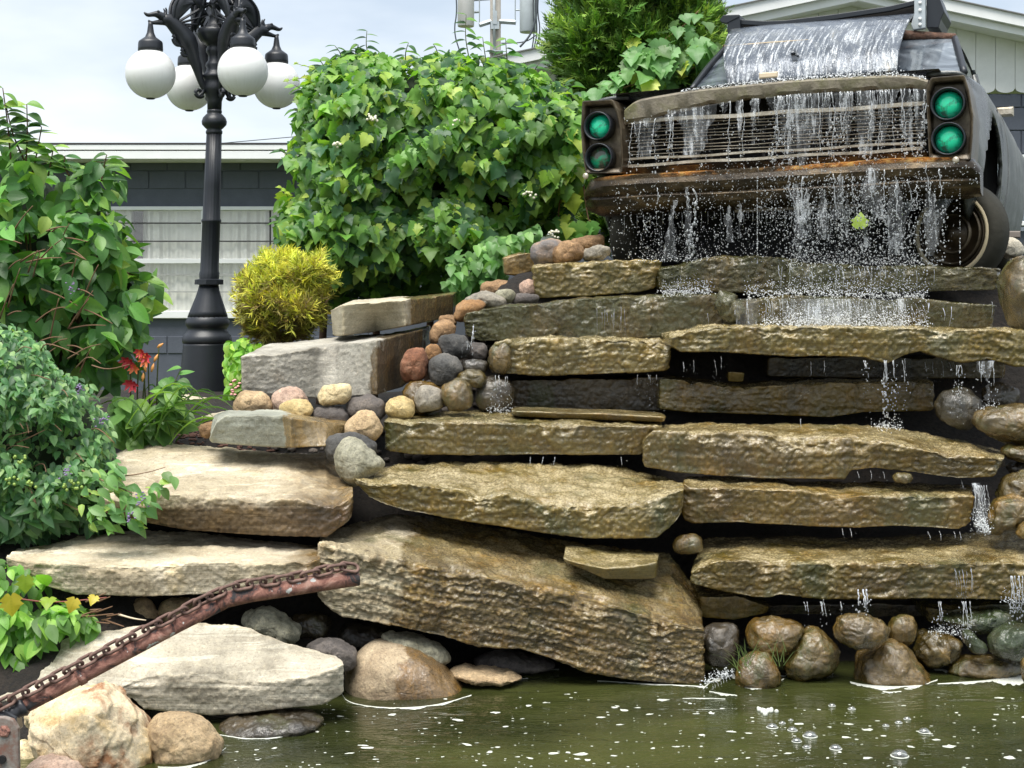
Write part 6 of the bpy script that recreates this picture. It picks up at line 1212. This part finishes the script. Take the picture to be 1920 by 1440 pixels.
# plants under the hedge foot
hf = empty('leafy_plant', Wp(880, 560, 8.0), 'small leafy shoots sprouting under the right foot of the hedge', 'plant')
pos, N, cl_, dep = blob([(830, 540), (845, 470), (900, 450), (960, 440), (1000, 420), (1010, 440), (985, 465), (945, 500), (935, 540), (880, 560)], 8.05, .15, 260, rg, .1, .0, .08); n = len(pos); Fm = frames(N+np.array([0, 0, .5]), np.tile([.2, -.6, -.5], (n, 1)), rg, .4)
leafset(hf, pos, Fm, rg.uniform(.045, .09, n), tints(n, [G(88, 130, 76), G(74, 114, 66), G(108, 150, 84)], [2, 2, 1], rg), T_OV+T_HEART[:1], rg, 300)
# grass blades by the bottom rocks and mulch chips
gr = []
for k in range(26):
    u = rg.choice([1388, 1402, 1460, 1395])+rg.normal()*9; v = 1246+rg.normal()*8; a = Wp(u, v, 5.48); d = np.array([rg.normal()*.05, -.01, rg.uniform(.06, .12)])
    gr.append((np.array([a, a+[.003, 0, 0], a+d*.6+[.002, 0, 0], a+d*.6, a+d+np.array([d[0]*.4, 0, -.01])]), [(0, 1, 2, 3), (3, 2, 4)]))
GRASSM = plain('grass_blade', C(104, 122, 66), .6); tag(obj('grass', *join(gr), GRASSM), 'wisps of grass between the bottom rocks', 'grass', kind='stuff')
ch_ = []
for k in range(520):
    X, Y = rg.uniform(-1.75, -1.05), rg.uniform(6.3, 7.6); z = float(terr(np.array([X]), np.array([Y]))[0])+.02; a = rg.uniform(0, pi); R3 = rz(a) @ np.array([[1, 0, 0], [0, cos(.5), -sin(.5)], [0, sin(.5), cos(.5)]]); ch_.append(box((X, Y, z), (rg.uniform(.015, .04), .010, .006), R3))
tag(obj('mulch', *join(ch_), plain('mulch_chip', C(92, 64, 54), .9, var=.35), None, False), 'red brown bark mulch around the daylilies', 'mulch', kind='stuff')
# ---------------------------------------------------------------- moving water
rg = np.random.default_rng(77)
m = M_('falling_water'); m.P(Base_Color=(.90, .94, .97, 1), Roughness=.05, Transmission_Weight=.72, IOR=1.33, Specular_IOR_Level=.6); FALL = m.m
m = M_('white_water'); p = m.pos(); m.P(Base_Color=(.90, .93, .95, 1), Roughness=.25, Transmission_Weight=.25, Normal=m.bump(m.noise(p, 120, 3), .5, .006)); FOAM = m.m
def veil(name, stretch, a, b, top=.75):
    m = M_(name); st = m.n('ShaderNodeAttribute', attribute_name='st'); n = m.noise(m.vmap(st.outputs['Vector'], stretch), 1.0, 6, .68, .15)
    n2 = m.noise(m.pos(), 75, 4, .7)
    k = m.math('MULTIPLY', m.step(m.math('ADD', n, m.math('MULTIPLY', m.math('SUBTRACT', n2, .5), .35)), a, b), top); k = m.math('ADD', k, .05)
    tr = m.n('ShaderNodeBsdfTransparent'); ms = m.n('ShaderNodeMixShader'); m.link(k, ms.inputs[0]); m.link(tr.outputs[0], ms.inputs[1]); m.link(m.b.outputs[0], ms.inputs[2]); m.link(ms.outputs[0], m.o.inputs[0])
    m.P(Base_Color=(.88, .92, .96, 1), Roughness=.08, Specular_IOR_Level=.8, Normal=m.bump(n, .8, .02)); return m.m
VEIL = veil('water_veil', (30, 4.5, 1), .51, .68, .5); FILM = veil('water_film', (58, 3.2, 1), .50, .66, .72)
t = (1+5**.5)/2; ICO = np.array([(-1, t, 0), (1, t, 0), (-1, -t, 0), (1, -t, 0), (0, -1, t), (0, 1, t), (0, -1, -t), (0, 1, -t), (t, 0, -1), (t, 0, 1), (-t, 0, -1), (-t, 0, 1)])/math.sqrt(1+t*t)
IF = np.array([(0, 11, 5), (0, 5, 1), (0, 1, 7), (0, 7, 10), (0, 10, 11), (1, 5, 9), (5, 11, 4), (11, 10, 2), (10, 7, 6), (7, 1, 8), (3, 9, 4), (3, 4, 2), (3, 2, 6), (3, 6, 8), (3, 8, 9), (4, 9, 5), (2, 4, 11), (6, 2, 10), (8, 6, 7), (9, 8, 1)])
def drops(name, pos, r, mat, label, cat='water', zs=None):
    pos = np.asarray(pos); n = len(pos); zs = np.ones(n) if zs is None else zs; sc = np.stack([r, r, r*zs], -1)
    v = pos[:, None]+ICO[None]*sc[:, None]*(1+.18*rg.normal(size=(n, 12, 1))); f = (IF[None]+(np.arange(n)*12)[:, None, None]).reshape(-1, 3)
    return tag(obj(name, v.reshape(-1, 3), f, mat, None, True), label, cat, kind='stuff')
def carw(u, v, y0): return L2W(np.array([CP(a, b, y0) for a, b in zip(np.atleast_1d(u), np.atleast_1d(v))]))
THR = []; DP = []; DR = []; DZ = []
def thread(P0, P1, r, brk=.6, n=26, wob=.008):
    P0 = np.asarray(P0, float); P1 = np.asarray(P1, float); L = np.linalg.norm(P1-P0); t = np.linspace(0, 1, n)
    w = np.cumsum(rg.normal(size=(n, 2)), 0)*wob/math.sqrt(n)*2.0*min(1, L/.30); P = P0+np.outer(t, P1-P0); P[:, 0] += w[:, 0]; P[:, 1] += w[:, 1]*.5-.02*np.sin(t*pi)
    rad = .62*r*(.35+1.1*np.abs(np.sin(np.cumsum(rg.uniform(.2, 1.3, n)))))*np.interp(t, [0, .1, 1], [1.3, 1, .7])
    k = int(n*min(brk, 1)); 
    if k > 3: THR.append(tube(P[:k], rad[:k], 5, True, .6))
    for _ in range(int(L*(1-brk*.6)*110)):
        q = rg.uniform(brk*.5, 1); i = min(n-1, int(q*n)); DP.append(P[i]+rg.normal(size=3)*np.array([.010, .010, .02])); DR.append(r*rg.uniform(.35, 1.05)); DZ.append(rg.uniform(.9, 1.8))
SH = []; SHST = []
def sheet(L, Rr, nu=18, nv=26, amp=.02):     # left and right edges as world points
    L = resamp(L, nv); Rr = resamp(Rr, nv); V = []; ST = []
    wl = np.cumsum(rg.normal(size=nv))*.0035; wr = np.cumsum(rg.normal(size=nv))*.0035
    for j in range(nv):
        for i in range(nu):
            t = i/(nu-1); q = L[j]*(1-t)+Rr[j]*t; q = q+np.array([wl[j]*(1-t)+wr[j]*t, 0, 0]); V.append(q); ST.append((q[0], q[2]))
    V = np.array(V); V[:, 1] += amp*perlin(np.stack([V[:, 0]*22, V[:, 2]*6, V[:, 0]*0], -1), 5); SH.append((V, [(j*nu+i, j*nu+i+1, (j+1)*nu+i+1, (j+1)*nu+i) for j in range(nv-1) for i in range(nu-1)])); SHST.append(np.array(ST))
lipv = lambda u: np.interp(u, [1174, 1230, 1290, 1352, 1430, 1500, 1600, 1700, 1740], [232, 222, 205, 192, 183, 176, 171, 166, 168])
bmpv = lambda u: np.interp(u, [1131, 1256, 1496, 1676, 1834], [338, 332, 319, 306, 300])
# from the hood lip over the grille on to the bumper
for u, r in ((1182, .004), (1200, .0035), (1228, .005), (1258, .005), (1262, .004), (1370, .005), (1392, .004), (1458, .006), (1463, .005), (1475, .006), (1484, .004), (1535, .005), (1552, .003), (1575, .005), (1588, .004), (1650, .004), (1667, .003), (1690, .006), (1698, .004), (1733, .006), (1737, .005), (1560, .006), (1632, .006)):
    thread(carw(u, lipv(u), -.03)[0], carw(u+rg.normal()*4, bmpv(u), -.05)[0], r*1.15, rg.uniform(.55, .95))
def cs(l, r): sheet(carw(*zip(*l), -.03), carw(*zip(*r), -.03))
cs([(1250, 208), (1272, 232), (1290, 268), (1298, 300)], [(1346, 194), (1340, 222), (1322, 258), (1306, 300)])
cs([(1196, 224), (1214, 240), (1227, 262)], [(1244, 218), (1240, 236), (1231, 262)])
cs([(1246, 214), (1252, 226), (1258, 246)], [(1270, 208), (1266, 224), (1262, 246)])
cs([(1462, 180), (1466, 220), (1470, 262), (1474, 300)], [(1486, 177), (1484, 220), (1480, 262), (1478, 300)])
cs([(1488, 177), (1494, 220), (1498, 262), (1502, 310)], [(1526, 174), (1524, 220), (1518, 262), (1512, 310)])
for a, b, c, d in ((1526, 1560, 205, 196), (1565, 1600, 200, 205), (1600, 1640, 200, 260), (1645, 1690, 215, 196), (1690, 1712, 240, 290), (1715, 1742, 240, 292), (1345, 1372, 215, 206), (1440, 1462, 204, 210)):
    cs([(a, lipv(a)), (a+3, (lipv(a)+c)/2), (a+6, c)], [(b, lipv(b)), (b-3, (lipv(b)+d)/2), (b-6, d)])
for _ in range(60):
    u = rg.choice([rg.uniform(1180, 1460), rg.uniform(1460, 1735), rg.uniform(1460, 1735)]); thread(carw(u, lipv(u), -.028)[0], carw(u+rg.normal()*3, lipv(u)+rg.uniform(12, 70), -.04)[0], .0025, .9, 12, .004)
# from the bumper down to the ledge
for u, r, e in ((1205, .004, 465), (1298, .008, 482), (1305, .007, 478), (1292, .005, 440), (1232, .004, 425), (1505, .007, 488), (1500, .008, 440), (1515, .006, 470), (1535, .004, 450), (1640, .005, 470), (1655, .005, 490), (1680, .006, 480), (1700, .004, 470), (1720, .004, 460), (1735, .004, 480), (1760, .005, 490), (1600, .004, 470), (1580, .004, 450), (1480, .004, 440), (1560, .005, 470)):
    thread(carw(u, bmpv(u)+rg.uniform(4, 90), -.14)[0], carw(u+rg.normal()*6, e, -.16)[0], r*1.1, rg.uniform(.25, .6), 26, .012)
for u in np.r_[np.linspace(1170, 1640, 40), np.linspace(1385, 1600, 26)]: 
    v = np.interp(u, [1131, 1256, 1496, 1700, 1830], [403, 396, 390, 374, 370])+2; thread(carw(u, v, -.05)[0], carw(u, v+rg.uniform(8, 40), -.05)[0], .0020, 1.0, 10, .002)
cs([(1690, 378), (1672, 420), (1660, 465)], [(1715, 378), (1700, 420), (1690, 470)]); cs([(1748, 374), (1742, 420), (1738, 480)], [(1790, 372), (1770, 400), (1750, 480)])
# thin veils hanging between the threads
for _ in range(24):
    u = rg.choice([rg.uniform(1180, 1460), rg.uniform(1455, 1735), rg.uniform(1455, 1735)]); w = rg.uniform(6, 22); a = lipv(u); b = bmpv(u)-rg.uniform(0, 60)
    sheet(carw([u-w/2, u-w*.4, u-w*.25], [a, (a+b)/2, b], -.035), carw([u+w/2, u+w*.4, u+w*.25], [a, (a+b)/2, b], -.035), 8)
for _ in range(18):
    u = rg.choice([rg.uniform(1200, 1460), rg.uniform(1455, 1770), rg.normal(1550, 70)]); u = min(u, 1780); w = rg.uniform(6, 26); a = bmpv(u)+rg.uniform(5, 60); b = min(486, a+rg.uniform(60, 160))
    sheet(carw([u-w*.3, u-w/2, u-w*.4], [a, (a+b)/2, b], -.15), carw([u+w*.3, u+w/2, u+w*.4], [a, (a+b)/2, b], -.15), 8)
for _ in range(22):
    u = rg.normal(1570, 90); w = rg.uniform(14, 44); sheet(Wp([u-w/2, u-w*.55, u-w*.6], [560, 586, 614], 6.60), Wp([u+w/2, u+w*.55, u+w*.6], [560, 586, 614], 6.60), 10, 14)
# spray in the air
def spray(n, ur, vr, yr, rr, w=None):
    for _ in range(n):
        u = rg.uniform(*ur) if w is None else np.clip(rg.normal(*w), *ur); v = rg.uniform(*vr); DP.append(carw(u, v, rg.uniform(*yr))[0]); DR.append(min(.0042, rg.lognormal(math.log(rr*.8), .42))); DZ.append(rg.uniform(.8, 1.5))
spray(600, (1170, 1740), (200, 318), (-.10, -.02), .0020); spray(800, (1440, 1740), (190, 318), (-.12, -.02), .0023); spray(500, (1300, 1840), (305, 345), (-.22, -.10), .0024)
spray(2200, (1140, 1760), (340, 492), (-.28, -.08), .0022); spray(3200, (1420, 1800), (330, 496), (-.30, -.08), .0025, (1580, 100)); spray(700, (1480, 1740), (470, 560), (-.36, -.24), .0027); spray(350, (1180, 1420), (430, 492), (-.25, -.1), .0024)
# splash and white cascades over the upper ledges
FP = []; FR = []
def splash(pts, Y, n, sp, r, up=14):
    P = resamp(np.array(pts, float), 200)
    for _ in range(int(n*1.7)):
        q = P[rg.integers(200)]; h = abs(rg.normal())*up; FP.append(Wp(q[0]+rg.normal()*6, q[1]-h*1.3+rg.normal()*3, Y+rg.normal()*.03-.02)); FR.append(r*.62*rg.uniform(.25, 1.0)*(1 if h < up*.6 else .6))
splash([(1240, 554), (1330, 549)], 6.83, 420, 0, .005, 10); splash([(1400, 560), (1500, 553), (1620, 558), (1740, 562)], 6.68, 800, 0, .006, 13); splash([(1430, 612), (1520, 612), (1640, 613), (1740, 615)], 6.58, 1100, 0, .006, 16)
splash([(1480, 612), (1700, 612)], 6.56, 500, 0, .006, 34); splash([(1480, 498), (1640, 500), (1760, 500)], 6.78, 320, 0, .0045, 10); splash([(1200, 490), (1330, 486)], 7.0, 180, 0, .004, 9)
splash([(1640, 803), (1690, 803)], 6.2, 90, 0, .005, 6); splash([(1845, 770), (1870, 768)], 6.3, 80, 0, .005, 8); splash([(915, 770), (960, 775)], 6.45, 90, 0, .004, 6); splash([(1835, 985), (1850, 1000)], 5.82, 160, 0, .006, 16)
splash([(1745, 1188), (1815, 1190)], 5.72, 120, 0, .005, 8); splash([(1880, 1130), (1960, 1130)], 5.7, 120, 0, .005, 14); splash([(1320, 1285), (1372, 1262)], 5.55, 120, 0, .006, 5)
for _ in range(64):
    u = np.clip(rg.normal(1570, 95), 1400, 1860); v0 = 560+rg.uniform(0, 18); thread(Wp(u, v0, 6.62), Wp(u+rg.normal()*4, v0+rg.uniform(18, 46), 6.60), rg.uniform(.0012, .003), 1.0, 12, .004)
for _ in range(24): u = rg.uniform(1440, 1760); v0 = 496+rg.uniform(0, 14); thread(Wp(u, v0, 6.72), Wp(u+rg.normal()*4, v0+rg.uniform(20, 55), 6.68), rg.uniform(.0010, .0022), .9, 12, .004)
for _ in range(14): u = rg.choice([890, 1130, 1150, 1165, 1330])+rg.normal()*9; v0 = np.interp(u, [870, 1050, 1380], [600, 572, 560]); thread(Wp(u, v0+rg.uniform(0, 30), 6.78), Wp(u+rg.normal()*2, v0+rg.uniform(30, 60), 6.78), .0011, 1, 9, .002)
# thinner falls lower down
def fall(u, v0, v1, Y, r, k=1, sp=4, b=.55):
    for _ in range(k): q = rg.normal()*sp*.5; thread(Wp(u+q, v0, Y), Wp(u+q+rg.normal()*3, v1, Y-.03), r*.72, b*rg.uniform(.6, 1), 24, .006)
fall(1622, 676, 715, 6.34, .0035, 2, 5); fall(1627, 700, 775, 6.34, .002, 1, 3, .2); fall(1658, 676, 800, 6.33, .006, 3, 5, .45); fall(1673, 676, 802, 6.33, .005, 2, 3, .4); fall(1688, 676, 770, 6.33, .004, 1, 2, .5); fall(1702, 672, 730, 6.33, .002, 1); fall(1800, 685, 760, 6.3, .005, 3, 8, .35); fall(1795, 720, 790, 6.3, .003, 2, 8, .2)
for u in (1280, 1300, 1340, 1352, 1520, 1545, 1735, 1750, 1765, 1780, 1788, 1880): fall(u, 668+rg.uniform(0, 12), 700+rg.uniform(0, 25), 6.4, .0017, 1, 1, .8)
sheet(np.array([Wp(1833, 678, 6.28), Wp(1842, 715, 6.27), Wp(1850, 750, 6.26)]), np.array([Wp(1866, 676, 6.28), Wp(1863, 715, 6.27), Wp(1858, 752, 6.26)])); fall(1836, 678, 745, 6.27, .0045, 1, 1, .9); fall(1863, 678, 742, 6.27, .0045, 1, 1, .8)
fall(887, 612, 668, 6.74, .006, 2, 2, .8); fall(876, 640, 674, 6.72, .0018, 1, 1, .8); fall(866, 640, 674, 6.72, .0018, 1, 1, .8); fall(936, 704, 770, 6.5, .0045, 2, 5, .4); fall(949, 706, 772, 6.5, .003, 2, 4, .4); fall(1196, 703, 755, 6.5, .002, 1, 1, .6); fall(1225, 703, 770, 6.5, .002, 3, 14, .3)
for u, v in ((1608, 884), (1632, 882), (1655, 884), (1802, 899), (1500, 785), (995, 857), (1018, 857), (1040, 857), (1165, 857), (1580, 991), (1594, 991), (1740, 997), (1760, 996), (1788, 997), (1800, 997)): fall(u, v, v+rg.uniform(16, 26), 6.05 if v < 900 else 5.9, .0018, 1, 1, .9)
sheet(np.array([Wp(1822, 905, 5.98), Wp(1824, 945, 5.93), Wp(1818, 1000, 5.9)]), np.array([Wp(1838, 905, 5.98), Wp(1850, 945, 5.93), Wp(1856, 1002, 5.9)]))
for _ in range(12): u = rg.uniform(1824, 1848); fall(u, 910, 1000, 5.9, .003, 1, 4, .9)
fall(1542, 1128, 1170, 5.66, .003, 3, 6, .7); fall(1622, 1105, 1152, 5.62, .005, 5, 10, .95); fall(1575, 1128, 1150, 5.66, .002, 2, 8, .8); fall(1512, 1128, 1160, 5.66, .002, 2, 8, .8); fall(1760, 1128, 1185, 5.66, .004, 3, 8, .7); fall(1810, 1128, 1200, 5.66, .005, 4, 10, .8); fall(1905, 1080, 1160, 5.66, .005, 8, 18, .9)
[fall(rg.uniform(1780, 1822), 1062+rg.uniform(0, 12), 1128, 5.69, .0016, 1, 2, .9) for _ in range(9)]
for k in range(9): fall(1336+k*5, 1286-k*3, 1292-k*3, 5.5, .002, 1, 2, 1)
tag(obj('falling_water', *join(THR), FALL), 'threads of water falling from the car hood and down the slabs', 'water', kind='stuff')
tag(obj('water_veil', *join(SH), VEIL, uv=np.concatenate(SHST)), 'thin torn sheets of water falling over the grille and slabs', 'water', kind='stuff')
drops('water_drops', DP, np.array(DR), FALL, 'countless water drops flying around the car bumper', zs=np.array(DZ))
# white water along the hood lip
lt = smoothline([(1208, 182), (1296, 167), (1400, 156), (1500, 148), (1600, 142), (1690, 138), (1735, 146)], 300)
for _ in range(900):
    q = lt[rg.integers(40, 300)]; FP.append(carw(q[0], q[1]+rg.uniform(-3, 4), rg.uniform(-.01, .05))[0]); FR.append(rg.uniform(.0012, .0045))
for _ in range(160): q = lt[rg.integers(180, 300)]; FP.append(carw(q[0]-rg.uniform(0, 60), q[1]-rg.exponential(7), .1)[0]); FR.append(rg.uniform(.0015, .004))
drops('splash_foam', FP, np.array(FR), FOAM, 'white splashing foam where the falls hit bumper and ledges')
# water running over the spillway sheet and the windshield
sh_ = L2W(SHEET.reshape(-1, 3)+np.array([0, -.018, .006])); nr = len(SHEET); st = np.array([(SHEET[j, i, 0], j/nr*1.2) for j in range(nr) for i in range(nu)])
f = np.array([(j*nu+i, j*nu+i+1, (j+1)*nu+i+1, (j+1)*nu+i) for j in range(nr-1) for i in range(nu-1) if not (j in (14, 15, 16) and 25 <= i <= 26+(j == 15))])
tag(obj('water_film', sh_, f, FILM, uv=st), 'foamy film of water running down the spillway sheet', 'water', kind='stuff')
# ---------------------------------------------------------------- foam and bubbles on the pond
FPN = M_('pond_foam'); p = FPN.pos(); FPN.P(Base_Color=FPN.ramp(FPN.noise(p, 160, 4, .7), [(.3, C(160, 163, 150)), (.6, C(214, 216, 208))]), Roughness=.6, Normal=FPN.bump(FPN.noise(p, 220, 3), .5, .003)); FPN = FPN.m
FF = []
def fleck(x, y, a, b, rot, z=.0012):
    n = 10; th = np.arange(n)*2*pi/n; r = 1+.22*rg.normal(size=n); q = np.stack([a*r*np.cos(th), b*r*np.sin(th)], -1) @ np.array([[cos(rot), sin(rot)], [-sin(rot), cos(rot)]])
    V = np.concatenate([np.c_[q+[x, y], np.full(n, .0008)], np.c_[q*.6+[x, y], np.full(n, z)], [[x, y, z*1.2]]]); FF.append((V, [(i, (i+1) % n, n+(i+1) % n, n+i) for i in range(n)]+[(n+i, n+(i+1) % n, 2*n) for i in range(n)]))
for _ in range(430):
    v = 1285+(1450-1285)*rg.random()**.8; u = rg.uniform(430, 1940)
    if u < 900 and v < 1335 and rg.random() < .8: continue
    P = Wz(u, v); s = min(.012, rg.lognormal(math.log(.0026), .7)); fleck(P[0], P[1], s*rg.uniform(1, 2.0), s*rg.uniform(.7, 1.5), rg.normal()*.4)
tag(obj('foam_flecks', *join(FF), FPN), 'small white foam flecks drifting on the green pond', 'foam', kind='stuff')
FL = []
def foamline(pts, w):
    P = smoothline(pts, 60); A = Wz(P[:, 0], P[:, 1]); W_ = np.interp(np.linspace(0, 1, len(w)*1), np.linspace(0, 1, len(w)), w); wd = np.interp(np.linspace(0, 1, 60), np.linspace(0, 1, len(w)), w)*np.clip(1+.9*np.convolve(rg.normal(size=66), np.ones(7)/7, 'valid'), .15, 2.2)*.62
    B = Wz(P[:, 0], P[:, 1]+np.maximum(wd, .5)); V = []
    for a, b in zip(A, B): V += [[a[0], a[1], .001], [a[0]*.7+b[0]*.3, a[1]*.7+b[1]*.3, .0022], [a[0]*.3+b[0]*.7, a[1]*.3+b[1]*.7, .0022], [b[0], b[1], .001]]
    FL.append((V, [(i*4+k, (i+1)*4+k, (i+1)*4+k+1, i*4+k+1) for i in range(59) for k in range(3)]))
foamline([(640, 1300), (652, 1318), (720, 1328), (800, 1325), (850, 1314), (884, 1303)], [2, 4, 5, 5, 5, 2]); foamline([(836, 1268), (870, 1275), (930, 1276), (990, 1272)], [1, 3, 3, 1]); foamline([(884, 1252), (950, 1258), (1048, 1255)], [1, 2, 1])
foamline([(1120, 1277), (1180, 1280), (1260, 1284), (1322, 1287)], [1, 3, 4, 6]); foamline([(1318, 1290), (1345, 1268), (1375, 1258), (1382, 1280), (1425, 1290), (1470, 1272)], [5, 12, 10, 6, 7, 3]); foamline([(1464, 1266), (1510, 1272), (1562, 1262)], [2, 5, 2])
foamline([(1594, 1278), (1620, 1284), (1680, 1288), (1730, 1284), (1758, 1274)], [4, 8, 9, 8, 3]); foamline([(1742, 1252), (1775, 1256), (1800, 1262)], [2, 6, 2]); foamline([(1758, 1282), (1800, 1279), (1850, 1276), (1900, 1268), (1960, 1262)], [2, 7, 9, 20, 26]); foamline([(1330, 1296), (1355, 1300), (1382, 1304)], [2, 6, 3])
foamline([(296, 1438), (340, 1439), (390, 1428), (424, 1402)], [2, 5, 6, 2]); foamline([(412, 1378), (480, 1388), (560, 1376), (606, 1352)], [1, 3, 3, 2]); foamline([(1280, 1310), (1320, 1309), (1360, 1311)], [1, 2, 1]); foamline([(1655, 1296), (1670, 1298), (1690, 1296)], [2, 5, 2])
tag(obj('waterline_foam', *join(FL), FPN), 'white foam lines collected round the rocks at the waterline', 'foam', kind='stuff')
m = M_('bubble_film'); tr = m.n('ShaderNodeBsdfTransparent'); gl = m.n('ShaderNodeBsdfGlossy'); gl.inputs[1].default_value = .02; lw = m.n('ShaderNodeLayerWeight'); lw.inputs[0].default_value = .35
ms = m.n('ShaderNodeMixShader'); m.link(m.math('ADD', m.math('MULTIPLY', lw.outputs[1], .75), .12), ms.inputs[0]); m.link(tr.outputs[0], ms.inputs[1]); m.link(gl.outputs[0], ms.inputs[2]); m.link(ms.outputs[0], m.o.inputs[0]); BUB = m.m
def bubble(u, v, rpx, label, group=None):
    P = Wz(u, v+rpx*.35); R_ = rpx/F*P[1]; V, f = sphere((P[0], P[1], 0), R_, 18, 12); V[:, 2] = np.maximum(V[:, 2], 0)*.85+.001
    b = empty('bubble', (P[0], P[1], 0), label, 'bubble', group); obj('dome', V, f, BUB, b); tt = np.linspace(0, 2*pi, 25); obj('rim', *tube(np.stack([P[0]+R_*np.cos(tt), P[1]+R_*np.sin(tt), np.full(25, .002)], -1), R_*.10, 6), FPN, b)
BG = 'bubbles floating on the pond'
bubble(1687, 1413, 16, 'largest clear bubble with a bright rim, low on the right of the pond', BG); bubble(1519, 1377, 13, 'second largest bubble floating in the middle of the bubble group', BG)
for u, v, r, lb in ((1448, 1361, 10.5, 'round bubble leftmost of the middling ones, right of the foam cluster'), (1486, 1367, 9, 'bubble just left of the second largest one'), (1494, 1388, 9, 'bubble lying below left of the second largest one'), (1567, 1401, 11, 'lone middling bubble at the bottom of the bubble group'), (1733, 1370, 10.5, 'lone bubble farthest right on the pond')): bubble(u, v, r, lb, BG)
for u, v, r, lb in ((1512, 1400, 7, 'small bubble directly below the second largest bubble'), (1661, 1360, 6, 'leftmost of three small bubbles in a slanting row at right'), (1685, 1354, 6.5, 'middle one of three small bubbles in a slanting row at right'), (1701, 1347, 6.5, 'rightmost of three small bubbles in a slanting row at right'), (1597, 1328, 7, 'right one of the two bubbles nearest the pyramid rock'), (1560, 1322, 6.5, 'left one of the two bubbles nearest the pyramid rock'), (1467, 1355, 6, 'small bubble touching distance right of the leftmost middling bubble'), (1483, 1350, 4.5, 'tiniest bubble, just behind the one left of the second largest')): bubble(u, v, r, lb, BG)
fc = empty('foam_cluster', Wz(1437, 1336), 'clump of small bubbles floating in front of the orange dome rock', 'foam')
V = []; 
for k in range(26):
    P = Wz(1437+rg.normal()*9, 1334+rg.normal()*2.2); r = rg.uniform(.004, .011); V.append(sphere((P[0], P[1], r*.4), r, 10, 6))
obj('bubbles', *join(V), FPN, fc)
pb = []
for _ in range(200):
    X, Y = rg.uniform(-1.1, -.1), rg.uniform(6.55, 7.1); r = rg.uniform(.008, .026); pb.append((ICO*r*np.array([1, .9, .7])*(1+.12*rg.normal(size=(12, 1)))+np.array([X, Y, float(terr(np.array([X]), np.array([Y]))[0])+r*.5]), IF))
tag(obj('pebbles', *join(pb), STONES['b_darkgray']), 'small pebbles and grit lying between the cobbles', 'gravel', kind='stuff')
def floatleaf(P, s, col, N, T, label, name): 
    v, f, st = ovate(.4, .2, .3); Fm = frames(np.array([N], float), np.array([T], float), rg, .05)[0]; mt = leafmat(name+'_tint'); return tag(obj(name, v @ (Fm*s).T+P, f, mt, None, True, tint=np.tile(col[:3], (len(v), 1)), uv=st), label, 'leaf')
floatleaf(Wz(643, 1226)+[0, 0, .01], .045, C(190, 150, 125), (0, -.3, 1), (1, .2, 0), 'dry brown leaf floating in the gap left of the dome boulder', 'fallen_leaf')
v, f, st = grape(.1, .2, .5, 7); Pg = carw(1612, 425, -.17)[0]; Fm = frames(np.array([[-.3, -1., .2]]), np.array([[0.05, 0, 1.]]), rg, .03)[0]
tag(obj('wet_leaf', v @ (Fm*.075).T+Pg, f, LEAF, None, True, tint=np.tile(C(150, 180, 70)[:3], (len(v), 1)), uv=st), 'lime green leaf caught in the spray below the bumper', 'leaf')
